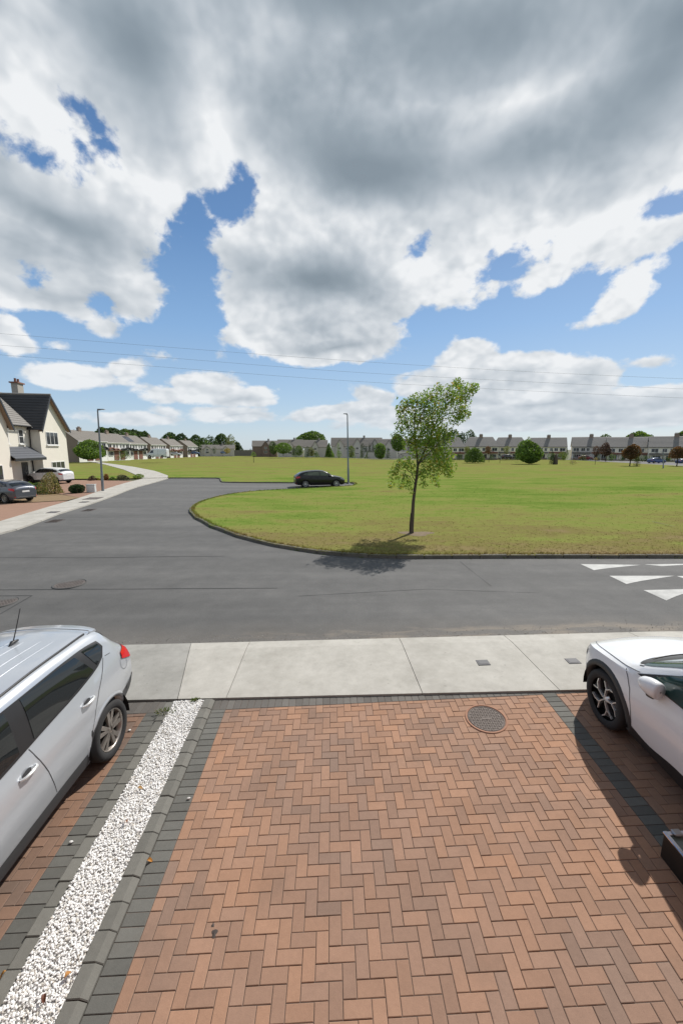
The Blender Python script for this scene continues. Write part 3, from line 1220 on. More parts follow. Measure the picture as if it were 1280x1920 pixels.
for i, (px, py, h, c, lab) in enumerate(((281, 1614, .012, (.45, .20, .04), 'orange dead leaf on the dark bricks next to the edging'), (127, 1828, .06, (.42, .20, .06), 'orange dead leaf lying on the white gravel near the bottom'), (236, 1541, .06, (.24, .10, .05), 'small brown dead leaf on the middle of the white gravel'), (6, 1829, .01, (.40, .20, .05), 'orange dead leaf on the left driveway near its edging'), (83, 1873, .06, (.16, .07, .05), 'dark brown dead leaf on the white gravel near the bottom'), (263, 1478, .06, (.40, .24, .09), 'tan dead leaf on the white gravel above the others'))):
    p = gp(px, py, h)
    mb = MB()
    vs = []
    for j in range(7):
        s = j / 6
        w = .016 * sin(pi * s) ** .8
        vs += [((s - .5) * .055, -w, .010 * sin(5 * s) + .004 + w * .4), ((s - .5) * .055, 0, .010 * sin(5 * s) + .003), ((s - .5) * .055, w, .010 * sin(5 * s) + .004 + w * .5)]
    fs = [(a * 3 + b, a * 3 + 3 + b, a * 3 + 4 + b, a * 3 + 1 + b) for a in range(6) for b in range(2)]
    mb.add(vs, fs, c)
    o = mb.build('dead_leaf', LEAF, None, p)
    o.rotation_euler = (.15, .1, i * 1.3)
    tag(o, lab, 'leaf')


# ------------------------------------------------------------------ covers in the paving and road
def round_cover(name, loc, r, mat, ring_mat, label, tilt=None, recess=.0, segs=48):
    root = empty(name, loc)
    if tilt is not None:
        root.rotation_euler = tilt
    mb = MB()
    mb.lathe([(r * 1.13, -.03), (r * 1.13, .004), (r * 1.10, .007), (r * 1.03, .007), (r * 1.015, -.004), (r * 1.015, -.03)], segs)
    mb.build('ring', ring_mat, root)
    mb = MB()
    mb.lathe([(0.0001, .0), (r * .995, .0), (r * 1.0, -.004), (r, -.03)], segs, smooth=False)
    lid = mb.build('lid', mat, root)
    st = MB()
    d = r * .125
    n = int(r / d) + 1
    for i in range(-n, n + 1):
        for j in range(-n, n + 1):
            x, y = i * d, j * d
            if x * x + y * y < (r * .9) ** 2 and (abs(x) > r * .3 or abs(y) > r * .1):
                if (i + j) % 2:
                    st.box((x, y, .002), (d * .85, d * .34, .006), bev=.001)
                else:
                    st.box((x, y, .002), (d * .34, d * .85, .006), bev=.001)
    st.box((0, 0, .0015), (r * .5, r * .14, .005), bev=.001)
    st.lathe([(r * .97, .0), (r * .965, .004), (r * .925, .004), (r * .92, .0)], segs)
    stuff(st.build('tread_studs', mat, lid))
    return tag(root, label, 'manhole cover')


PLT = (.0548, -.0348, 0)
BRICKRED = plain('clay_mortar', (.33, .175, .115), .9, grain=.15, scale=20)
round_cover('manhole_cover', MH + NN * .004, .240, IRON, BRICKRED, 'round cast iron manhole cover ringed in terracotta mortar on the brick driveway', PLT)
p = gp(131, 1095)
round_cover('manhole_cover', p + Vector((0, 0, .004)), .36, RUSTIRON, plain('tar_ring', (.080, .079, .077), .9), 'round rusty manhole cover alone in the asphalt of the road', (0, -.02, 0))
p = gp(1, 1130)
round_cover('manhole_cover', p + Vector((0, 0, .004)), .33, RUSTIRON, plain('tar_ring_two', (.080, .079, .077), .9), 'round rusty manhole cover inside the tar-edged patch at the left picture edge', (0, -.02, 0))


def strip_on(pts, w, h, name, mat, parent=None):
    mb = MB()
    P = [gp(*q) for q in pts]
    fine = []
    for a, b in zip(P, P[1:]):
        n = max(1, int((b - a).length / .6))
        fine += [a.lerp(b, i / n) for i in range(n)]
    fine.append(P[-1])
    rng = random.Random(len(pts))
    vs = []
    for i, p in enumerate(fine):
        t = (fine[min(i + 1, len(fine) - 1)] - fine[max(0, i - 1)])
        n = Vector((-t.y, t.x, 0)).normalized()
        ww = w * rng.uniform(.5, 1.2) / 2
        for s in (-1, 1):
            x, y = p.x + n.x * ww * s, p.y + n.y * ww * s
            vs.append((x, y, Z(x, y) + h))
    mb.add(vs, [(2 * i, 2 * i + 1, 2 * i + 3, 2 * i + 2) for i in range(len(fine) - 1)])
    o = mb.build(name, mat, parent)
    for f in o.data.polygons:
        pass
    return fix_up(o)


def fix_up(o):
    bm = bmesh.new()
    bm.from_mesh(o.data)
    bm.normal_update()
    for f in bm.faces:
        if f.normal.z < 0:
            f.normal_flip()
    bm.to_mesh(o.data)
    bm.free()
    return o


for pts, w in ((((-60, 1107), (30, 1106), (140, 1105), (330, 1104), (520, 1103)), .035), (((-60, 1118), (60, 1117), (0, 1152), (-30, 1166)), .05), (((862, 1053), (920, 1099)), .03), (((0, 1045), (160, 1046), (300, 1044), (420, 1043)), .03), (((560, 1118), (800, 1105), (1010, 1112)), .02)):
    strip_on(pts, w, .005, 'tar_seam', TAR, road)
# the raised table of the road and its white teeth
ramp = struct(empty('speed_ramp', (7.5, 10, 0)))


def tooth(pts):
    mb = MB()
    P = [gp(*q) for q in pts]
    vs = []
    n = 6
    for i in range(n + 1):
        s = i / n
        a = P[0].lerp(P[1], s)
        b = P[2].lerp(P[1], s)
        b = b + (P[0] - P[2]) * (.09 * sin(pi * s) * (1 - s))
        for q in (a, b):
            vs.append((q.x - 7.5, q.y - 10, Z(q.x, q.y) + .006))
    mb.add(vs, [(2 * i, 2 * i + 1, 2 * i + 3, 2 * i + 2) for i in range(n)])
    fix_up(mb.build('painted_triangle', PAINT, ramp))


for q in (((1088, 1058), (1201, 1059.5), (1113, 1069.5)), ((1142, 1080), (1264, 1080), (1174, 1095.5)), ((1206, 1107), (1312, 1104.5), (1249, 1126.5)), ((1207, 1058.5), (1330, 1057), (1240, 1062)), ((1268, 1080.5), (1400, 1080), (1310, 1094))):
    tooth(q)
strip_on(((1082, 1056), (1142, 1080), (1204, 1108), (1262, 1136), (1330, 1170)), .03, .004, 'tar_seam', TAR, ramp)

# ------------------------------------------------------------------ footpath across the road on the left
lp_in = [(-14.14, 16.32), (-14.58, 18.65), (-15.46, 21.72), (-16.03, 25.23), (-17.04, 29.72), (-18.71, 36.09), (-20.02, 45.11), (-20.7, 48.2)]
lp_out = [(-16.66, 19.33), (-17.6, 23.25), (-18.8, 28.76), (-20.25, 33.83), (-21.98, 40.41), (-23.3, 47.4)]
left_path = struct(empty('left_footpath', (-17, 25, 0)))


def lerp_path(P, s):
    d = [0]
    for a, b in zip(P, P[1:]):
        d.append(d[-1] + math.hypot(b[0] - a[0], b[1] - a[1]))
    s *= d[-1]
    for i in range(len(P) - 1):
        if s <= d[i + 1] or i == len(P) - 2:
            t = (s - d[i]) / (d[i + 1] - d[i])
            return (P[i][0] + (P[i + 1][0] - P[i][0]) * t, P[i][1] + (P[i + 1][1] - P[i][1]) * t)


lpo = [(-24, 11.5), (-17.3, 17.0)] + lp_out
lpi = [(-19, 10.6), (-14.4, 14.6)] + lp_in
NB = 18
for i in range(NB):
    a, b = i / NB + .0004, (i + 1) / NB - .0004
    mb = MB()
    q = [lerp_path(lpi, a), lerp_path(lpi, b), lerp_path(lpo, b), lerp_path(lpo, a)]
    mb.prism([(x + 17, y - 25) for x, y in q], -.05, .075)
    o = mb.build('slab', CONCRETE, left_path)
    fix_normals(o)
# the paved yards between the left footpath and the houses
YARD = tinted('yard_paving', .88, .3, .2, 6.0, .3, 'obj')


def yard(px_pts, name, col, mat=None, h=.05):
    P = [gp(*q) for q in px_pts]
    o = struct(sheet([(p.x, p.y) for p in P], lambda x, y: h, name, mat or YARD))
    o.color = (*col, 1)
    return o


yard([(-120, 1012), (0, 981), (75, 957), (128, 940), (60, 944), (-120, 950)], 'front_yard', (.285, .175, .125))
yard([(-160, 946), (60, 943), (128, 939), (150, 934), (110, 928), (-160, 926)], 'planting_strip', (.235, .165, .095))
yard([(150, 934), (190, 921), (228, 908.5), (252, 902.5), (150, 901), (60, 899.5), (-120, 912), (-120, 921), (80, 922)], 'front_yard', (.27, .165, .12))

# ------------------------------------------------------------------ vehicles
def paint(name, col, metal=0.0, rough=0.28, coat=.8):
    t = NT(name)
    p = t.obj()
    dust = t.noise(p, 2.2, 5.0, 0.65)
    c = t.mix(t.math('MULTIPLY', t.step(dust, .45, .8), .10), col, tuple(x * .75 + .03 for x in col))
    r = t.math('MULTIPLY_ADD', dust, .10, rough - .05)
    t.bsdf(c, r, metal, .5, None, Coat_Weight=coat, Coat_Roughness=.06)
    return t.m


def gloss(name, col, rough=.05, spec=.6):
    t = NT(name)
    t.bsdf(col, rough, 0.0, spec)
    return t.m


GLASS = gloss('dark_car_glass', (.010, .013, .015), .03, .65)
GLASS_TEAL = gloss('teal_car_glass', (.020, .055, .052), .03, .7)
RUBBER = plain('tyre_rubber', (.022, .022, .023), .85, grain=.25, scale=8)
TRIM = plain('black_trim', (.018, .018, .020), .45, grain=.15)
CLAD = plain('grey_cladding', (.040, .041, .044), .6, grain=.15)
WELL = plain('wheel_well', (.008, .008, .008), .95, grain=0)
ALLOY = plain('alloy', (.42, .40, .38), .35, .9, grain=.1)
ALLOY_BRONZE = plain('dusty_alloy', (.38, .345, .315), .4, .8, grain=.2)
ALLOY_BRIGHT = plain('machined_alloy', (.80, .80, .79), .3, .6, grain=.05)
CHROME = plain('bright_metal', (.75, .75, .76), .15, 1.0, grain=.05)
REDLAMP = gloss('red_lamp', (.50, .012, .015), .12, .6)
REDREFL = gloss('dark_red_lamp', (.28, .01, .02), .15, .6)
CLEARLAMP = gloss('clear_lamp', (.35, .36, .38), .08, .7)
PLATEW = plain('number_plate', (.75, .75, .74), .5, grain=.04)
SEAM = plain('panel_gap', (.045, .046, .05), .8, grain=0)


def pchip(pts):
    xs = np.array([p[0] for p in pts], float)
    ys = np.array([p[1] for p in pts], float)
    o = np.argsort(xs)
    xs, ys = xs[o], ys[o]
    h = np.diff(xs)
    d = np.diff(ys) / h
    m = np.zeros(len(xs))
    m[0], m[-1] = d[0], d[-1]
    for i in range(1, len(xs) - 1):
        if d[i - 1] * d[i] > 0:
            w1, w2 = 2 * h[i] + h[i - 1], h[i] + 2 * h[i - 1]
            m[i] = (w1 + w2) / (w1 / d[i - 1] + w2 / d[i])

    def f(x):
        x = min(max(x, xs[0]), xs[-1])
        i = min(len(xs) - 2, max(0, int(np.searchsorted(xs, x)) - 1))
        t = (x - xs[i]) / h[i]
        t2, t3 = t * t, t * t * t
        return (2 * t3 - 3 * t2 + 1) * ys[i] + (t3 - 2 * t2 + t) * h[i] * m[i] + (-2 * t3 + 3 * t2) * ys[i + 1] + (t3 - t2) * h[i] * m[i + 1]
    return f


class Car:
    def __init__(s, spec):
        s.__dict__.update(spec)
        s.fb, s.ft, s.fw, s.fr = pchip(s.belt), pchip(s.top), pchip(s.hw), pchip(s.roofw)
        s.fs = pchip(s.sill)
        s.cache = {}

    def section(s, x, low=None):
        """half section from the sill up over the shoulder and roof edge to the centre line: list of (y, z)"""
        key = round(x, 5)
        if key in s.cache:
            return s.cache[key]
        w, zb, zt, rw = s.fw(x), s.fb(x), s.ft(x), s.fr(x)
        zs = s.fs(x)
        zb = min(zb, zt - .015)
        crown = min(s.crown, (zt - zb) * .55)
        zd = zt - crown
        pts = []
        n1 = s.n1
        for i in range(n1):
            t = i / (n1 - 1)
            y = w * (1 - s.tuck * (1 - t) ** 3 - s.shoulder * t ** 5)
            y += s.crease * w * math.exp(-((t - .62) / .07) ** 2)
            pts.append((y, zs + (zb - zs) * t))
        C = pts[-1]
        Dp = (min(rw, C[0] - .01), zd)
        n2 = s.n2
        ch = math.hypot(C[0] - Dp[0], C[1] - Dp[1])
        r = min(.5, s.round / max(ch, 1e-3))
        for i in range(1, n2):
            t = i / n2 * (1 - r)
            y = C[0] + (Dp[0] - C[0]) * t + s.bow * sin(pi * t) * min(1, ch / .4)
            pts.append((y, C[1] + (Dp[1] - C[1]) * t))
        a = (C[0] + (Dp[0] - C[0]) * (1 - r), C[1] + (Dp[1] - C[1]) * (1 - r))
        e_y = Dp[0] * (1 - min(.35, s.round / max(.2, Dp[0])))
        e = (e_y, zd + crown * (1 - (e_y / Dp[0]) ** 2))
        for i in range(4):
            t = i / 4
            pts.append(((1 - t) ** 2 * a[0] + 2 * t * (1 - t) * Dp[0] + t * t * e[0], (1 - t) ** 2 * a[1] + 2 * t * (1 - t) * Dp[1] + t * t * e[1]))
        n3 = s.n3
        for i in range(n3):
            y = e[0] * (1 - i / (n3 - 1))
            pts.append((y, zd + crown * (1 - (y / Dp[0]) ** 2)))
        s.jC, s.jD, s.jE = n1 - 1, n1 - 1 + n2, len(pts) - 1
        s.cache[key] = pts
        return pts

    def arch(s, x):
        for ax in (s.ax_f, s.ax_r):
            d = abs(x - ax)
            if d <= s.ra:
                return s.wr + math.sqrt(max(0, s.ra ** 2 - d * d))
        return None

    def side(s, x, z):
        p = s.section(x)
        q = p[:s.jD + 3]
        return float(np.interp(z, [b for _, b in q], [a for a, _ in q]))

    def stations(s):
        x0, x1 = s.top[0][0], s.top[-1][0]
        xs = set(np.linspace(x0, x1, s.nx).tolist())
        for k in (.012, .03, .06, .10, .15, .22):
            xs |= {x0 + k, x1 - k}
        for p in s.top[1:-1]:
            xs.add(p[0])
        for ax in (s.ax_f, s.ax_r):
            xs = {x for x in xs if abs(x - ax) > s.ra * 1.03}
            n = 14 if s.nx > 30 else 8
            for i in range(n + 1):
                xs.add(ax + s.ra * cos(pi * i / n))
            xs |= {ax + s.ra + .002, ax - s.ra - .002}
        return sorted(xs)

    def body(s, name, mat, parent, clad=None):
        xs = s.stations()
        mb, cb = MB(), MB()
        cols, ccols = [], []
        for x in xs:
            p = s.section(x)
            arch = s.arch(x)
            zs = p[0][1]
            lo = zs
            if clad is not None:
                lo = max(lo, clad(x))
            if arch is not None:
                lo = max(lo, arch)
            lo = min(lo, p[s.jC][1] - .02)
            col = []
            for j, (y, z) in enumerate(p):
                if j <= s.jC:
                    t = j / s.jC
                    z2 = lo + (p[s.jC][1] - lo) * t
                    y2 = float(np.interp(z2, [b for _, b in p[:s.jC + 1]], [a for a, _ in p[:s.jC + 1]]))
                    col.append((x, y2, z2))
                else:
                    col.append((x, y, z))
            cols.append(col)
            if clad is not None:
                l2 = zs if arch is None else max(zs, arch)
                cc = []
                for t in (0, .5, 1):
                    z2 = l2 + (max(lo, l2) - l2) * t
                    cc.append((x, s.side(x, max(z2, zs)) + (.012 if t < 1 else .002), z2))
                ccols.append(cc)

        def fill(mb, cols, smooth=True):
            m = len(cols[0])
            for sg in (1, -1):
                vs = [(x, y * sg, z) for c in cols for (x, y, z) in c]
                fs = []
                for i in range(len(cols) - 1):
                    for j in range(m - 1):
                        f = (i * m + j, i * m + j + 1, (i + 1) * m + j + 1, (i + 1) * m + j)
                        fs.append(f if sg < 0 else f[::-1])
                mb.add(vs, fs, smooth=smooth)
        fill(mb, cols)
        for c, rev in ((cols[0], False), (cols[-1], True)):
            m = len(c)
            vs = [(x, y * k, z) for (x, y, z) in c for k in (1, .5, 0, -.5, -1)]
            fs = []
            for j in range(m - 1):
                for k in range(4):
                    f = (j * 5 + k, j * 5 + k + 1, (j + 1) * 5 + k + 1, (j + 1) * 5 + k)
                    fs.append(f if rev else f[::-1])
            mb.add(vs, fs, smooth=True)
        o = mb.build(name, mat, parent)
        bm = bmesh.new()
        bm.from_mesh(o.data)
        bmesh.ops.remove_doubles(bm, verts=bm.verts, dist=.0006)
        bmesh.ops.recalc_face_normals(bm, faces=bm.faces)
        for e in bm.edges:
            if len(e.link_faces) == 2 and e.calc_face_angle(0) > radians(38):
                e.smooth = False
        bm.to_mesh(o.data)
        bm.free()
        if clad is not None:
            fill(cb, ccols)
            fix_normals(cb.build('sill_cladding', s.clad_mat, parent))
        return o

    def patch(s, bot, top, eps, name, mat, parent, rows=5, both=True, sides=(1, -1), col_n=None):
        """panel lying on the flank between two lines given in side view"""
        n = col_n or max(6, len(bot))

        def res(pl):
            d = [0]
            for a, b in zip(pl, pl[1:]):
                d.append(d[-1] + math.hypot(b[0] - a[0], b[1] - a[1]))
            return [(float(np.interp(d[-1] * i / n, d, [q[0] for q in pl])), float(np.interp(d[-1] * i / n, d, [q[1] for q in pl]))) for i in range(n + 1)]
        B, T = res(bot), res(top)
        made = []
        for sg in sides:
            mb = MB()
            vs, fs = [], []
            for r in range(rows + 1):
                t = r / rows
                for (bx, bz), (tx, tz) in zip(B, T):
                    x, z = bx + (tx - bx) * t, bz + (tz - bz) * t
                    vs.append((x, sg * (s.side(x, z) + eps), z + eps * .3))
            k = n + 1
            for r in range(rows):
                for i in range(n):
                    f = (r * k + i, r * k + i + 1, (r + 1) * k + i + 1, (r + 1) * k + i)
                    fs.append(f if sg < 0 else f[::-1])
            mb.add(vs, fs, smooth=True)
            made.append(mb.build(name, mat, parent))
        return made

    def line(s, pts, w, eps, name, mat, parent, sides=(1, -1), z_of=None):
        """thin line drawn along the flank"""
        P = []
        made = []
        for a, b in zip(pts, pts[1:]):
            n = max(2, int(math.hypot(b[0] - a[0], b[1] - a[1]) / .05))
            P += [(a[0] + (b[0] - a[0]) * i / n, a[1] + (b[1] - a[1]) * i / n) for i in range(n)]
        P.append(pts[-1])
        for sg in sides:
            mb = MB()
            vs = []
            for i, (x, z) in enumerate(P):
                a, b = P[max(0, i - 1)], P[min(len(P) - 1, i + 1)]
                d = math.hypot(b[0] - a[0], b[1] - a[1]) or 1
                nx, nz = -(b[1] - a[1]) / d * w / 2, (b[0] - a[0]) / d * w / 2
                for k in (-1, 1):
                    vs.append((x + nx * k, sg * (s.side(x + nx * k, z + nz * k) + eps), z + nz * k))
            mb.add(vs, [(2 * i, 2 * i + 1, 2 * i + 3, 2 * i + 2) for i in range(len(P) - 1)], smooth=True)
            made.append(mb.build(name, mat, parent))
        return made

    def deck(s, xs, j0, j1, eps, name, mat, parent, nx=10, inset=None, sides=(1, -1)):
        """panel lying on the upper side (roof, bonnet, screens) between stations and section points"""
        x0, x1 = xs
        mb = MB()
        for sg in sides:
            vs, fs, m = [], [], 0
            for i in range(nx + 1):
                x = x0 + (x1 - x0) * i / nx
                p = s.section(x)
                a, b = (j0(i / nx), j1(i / nx)) if callable(j0) else (j0, j1)
                N_ = 8
                m = N_ + 1
                for k in range(m):
                    f = a + (b - a) * k / N_
                    jj = min(len(p) - 2, int(f))
                    t = f - jj
                    y = p[jj][0] + (p[jj + 1][0] - p[jj][0]) * t
                    z = p[jj][1] + (p[jj + 1][1] - p[jj][1]) * t
                    vs.append((x, sg * y, z + eps))
            for i in range(nx):
                for k in range(m - 1):
                    f = (i * m + k, i * m + k + 1, (i + 1) * m + k + 1, (i + 1) * m + k)
                    fs.append(f if sg < 0 else f[::-1])
            mb.add(vs, fs, smooth=True)
        return mb.build(name, mat, parent)

    def arches(s, mat, parent, k=1.17, eps=.012):
        for ax in (s.ax_f, s.ax_r):
            for sg in (1, -1):
                mb = MB()
                vs, fs = [], []
                n = 22
                for i in range(n + 1):
                    w = radians(-14) + radians(208) * i / n
                    for rr, e in ((s.ra * .985, -.10), (s.ra * .985, eps), (s.ra * k * .97, eps), (s.ra * k, .0)):
                        x, z = ax + rr * cos(w), s.wr + rr * sin(w)
                        z = max(z, s.fs(x))
                        vs.append((x, sg * (s.side(min(max(x, s.top[0][0]), s.top[-1][0]), z) + e), z))
                for i in range(n):
                    for j in range(3):
                        f = (i * 4 + j, i * 4 + j + 1, i * 4 + 5 + j, i * 4 + 4 + j)
                        fs.append(f if sg > 0 else f[::-1])
                mb.add(vs, fs, smooth=True)
                fix_normals(mb.build('wheel_arch', mat, parent))

    def wells(s, parent):
        mb = MB()
        for ax in (s.ax_f, s.ax_r):
            for sg in (1, -1):
                w = s.fw(ax) - .035
                vs, fs = [], []
                for i in range(17):
                    t = radians(-8) + radians(196) * i / 16
                    for rr, yy in ((s.ra + .012, w), (s.ra + .012, w - .38), (.05, w - .38)):
                        vs.append((ax + rr * cos(t), sg * yy, s.wr + rr * sin(t)))
                for i in range(16):
                    for j in range(2):
                        fs.append((3 * i + j, 3 * i + j + 1, 3 * i + 4 + j, 3 * i + 3 + j))
                mb.add(vs, fs)
        x0, x1 = s.top[0][0] + .12, s.top[-1][0] - .12
        zz = min(q[1] for q in s.sill) + .06
        hw_ = min(s.fw(0), s.fw(.5)) - .10
        mb.box(((x0 + x1) / 2, 0, zz), (x1 - x0, 2 * (hw_ - .3), .04))
        mb.box(((s.ax_f + s.ax_r) / 2, 0, zz), (s.ax_f - s.ax_r - 2 * s.ra, 2 * hw_, .04))
        return mb.build('underbody', WELL, parent)

    def wheels(s, parent, style, segs=32, tw=.215, mat=None):
        first = None
        for ax in (s.ax_r, s.ax_f):
            for sg in (1, -1):
                y = (s.fw(ax) * .985 - tw / 2 - .012) * sg
                if first is None:
                    first = make_wheel(s.wr, tw, style, segs, mat)
                    o = first
                    o.parent = parent
                else:
                    o = copy_tree(first, parent)
                o.location = (ax, y, s.wr)
                o.rotation_euler = (0, .4 * ax, 0 if sg > 0 else pi)
        return first


def make_wheel(R, tw, style, segs, mat):
    """wheel whose outer face looks along +y"""
    M = Matrix.Rotation(-pi / 2, 4, 'X')       # z axis -> +y
    rr = R * .70
    mb = MB()
    mb.lathe([(.001, tw * .06), (rr * .97, tw * .06), (rr * .97, -tw * .45), (.001, -tw * .45)], segs, M=M, smooth=False)
    hub = mb.build('wheel', WELL)
    mb = MB()
    h = tw / 2
    prof = [(rr, -h * .86), (rr + .012, -h), (R * .93, -h * 1.02), (R * .985, -h * .82), (R, -h * .5), (R, h * .5), (R * .985, h * .82), (R * .93, h * 1.02), (R * .84, h * 1.05), (rr + .012, h), (rr, h * .86)]
    mb.lathe(prof, segs, M=M)
    tyre = mb.build('tyre', RUBBER, hub)
    fix_normals(tyre)
    mb = MB()
    if style != 'pinwheel':
        mb.lathe([(rr * .90, h * .30), (rr * .93, h * .80), (rr * .985, h * .92), (rr * 1.005, h * .84)], segs, M=M)
    mb.lathe([(.001, h * .72), (rr * .17, h * .70), (rr * .22, h * .45)], 16, M=M)

    def spoke(poly, z0, z1, col=None):
        mb.prism(poly, z0, z1, M=M)
    if style == 'twin5':
        for k in range(5):
            for d in (-.17, .17):
                a0, a1 = 2 * pi * k / 5 + d * .9, 2 * pi * k / 5 + d * 1.25
                q = []
                for (r, a, w) in ((rr * .14, a0, .020), (rr * .93, a1, .026)):
                    c, s_ = cos(a), sin(a)
                    q.append(((r * c - s_ * w, r * s_ + c * w), (r * c + s_ * w, r * s_ - c * w)))
                spoke([q[0][0], q[0][1], q[1][1], q[1][0]], h * .50, h * .78)
    elif style == 'pinwheel':
        # five bent blades with a bright bevelled outline
        for k in range(5):
            a = 2 * pi * k / 5

            def P(r, w):
                return (rr * r * cos(a + w), rr * r * sin(a + w))
            path = [P(.13, .30), P(.54, .26), P(.80, -.04), P(.95, -.28)]
            for i in range(len(path) - 1):
                (x0, y0), (x1, y1) = path[i], path[i + 1]
                d = math.hypot(x1 - x0, y1 - y0)
                nx, ny = -(y1 - y0) / d * .0062, (x1 - x0) / d * .0062
                ex, ey = (x1 - x0) / d * .006, (y1 - y0) / d * .006
                spoke([(x0 + nx - ex, y0 + ny - ey), (x0 - nx - ex, y0 - ny - ey), (x1 - nx + ex, y1 - ny + ey), (x1 + nx + ex, y1 + ny + ey)], h * .66, h * .86)
            path = [P(.54, .26), P(.72, .42), P(.93, .50)]
            for i in range(2):
                (x0, y0), (x1, y1) = path[i], path[i + 1]
                d = math.hypot(x1 - x0, y1 - y0)
                nx, ny = -(y1 - y0) / d * .006, (x1 - x0) / d * .006
                spoke([(x0 + nx, y0 + ny), (x0 - nx, y0 - ny), (x1 - nx, y1 - ny), (x1 + nx, y1 + ny)], h * .62, h * .80)
    else:
        n = 9 if style == 'many' else 6
        for k in range(n):
            a = 2 * pi * k / n
            c, s_ = cos(a), sin(a)
            w = .024 if n == 6 else .016
            spoke([(rr * .12 * c - s_ * w, rr * .12 * s_ + c * w), (rr * .12 * c + s_ * w, rr * .12 * s_ - c * w), (rr * .95 * c + s_ * w, rr * .95 * s_ - c * w), (rr * .95 * c - s_ * w, rr * .95 * s_ + c * w)], h * .5, h * .8)
    fix_normals(mb.build('rim', mat or ALLOY, hub))
    if style == 'pinwheel':
        mb = MB()
        for k in range(5):
            a = 2 * pi * k / 5
            q = [(rr * r * cos(a + w), rr * r * sin(a + w)) for r, w in ((.12, -.1), (.5, .08), (.82, -.22), (.94, -.34), (.94, .50), (.70, .46), (.13, .5))]
            mb.prism(q, h * .4, h * .66, M=M)
        fix_normals(mb.build('blade', plain('rim_infill', (.05, .05, .052), .5, grain=.1), hub))
    return hub


def place(root, x, y, rz, z=None, tilt=True):
    """stand a vehicle on the ground, leaning with the slope"""
    e = .5
    if tilt:
        n = Vector((-(Z(x + e, y) - Z(x - e, y)), -(Z(x, y + e) - Z(x, y - e)), 2 * e)).normalized()
        if y < 6:
            n = Vector((-.0348, -.0548, 1)).normalized()
    else:
        n = Vector((0, 0, 1))
    f = Vector((cos(rz), sin(rz), 0))
    l = n.cross(f).normalized()
    f = l.cross(n)
    R = Matrix((f, l, n)).transposed()
    root.rotation_euler = R.to_euler()
    root.location = (x, y, Z(x, y) if z is None else z)


def wrap_handle(car, x, z, doors, mat, cup=SEAM, size=.2):
    for sg, parent in zip((1, -1), doors):
        mb = MB()
        y = car.side(x, z)
        pts = [(x - size / 2, sg * (y + .006), z), (x - size * .35, sg * (y + .034), z + .008), (x, sg * (y + .044), z + .012), (x + size * .35, sg * (y + .034), z + .012), (x + size / 2, sg * (y + .006), z + .008)]
        mb.tube(pts, [.011, .015, .016, .015, .011], 8)
        h = mb.build('door_handle', mat, parent)
        mb = MB()
        vs = [(x + cos(w) * size * .26 + .01, sg * (y + .003), z + .016 + sin(w) * .032) for w in [2 * pi * i / 14 for i in range(14)]]
        mb.add(vs, [tuple(range(14))])
        mb.build('handle_cup', cup, h)


# -- silver SUV in the neighbour's drive -----------------------------------------------
SILVER = paint('silver_paint', (.50, .53, .57), .45, .30)


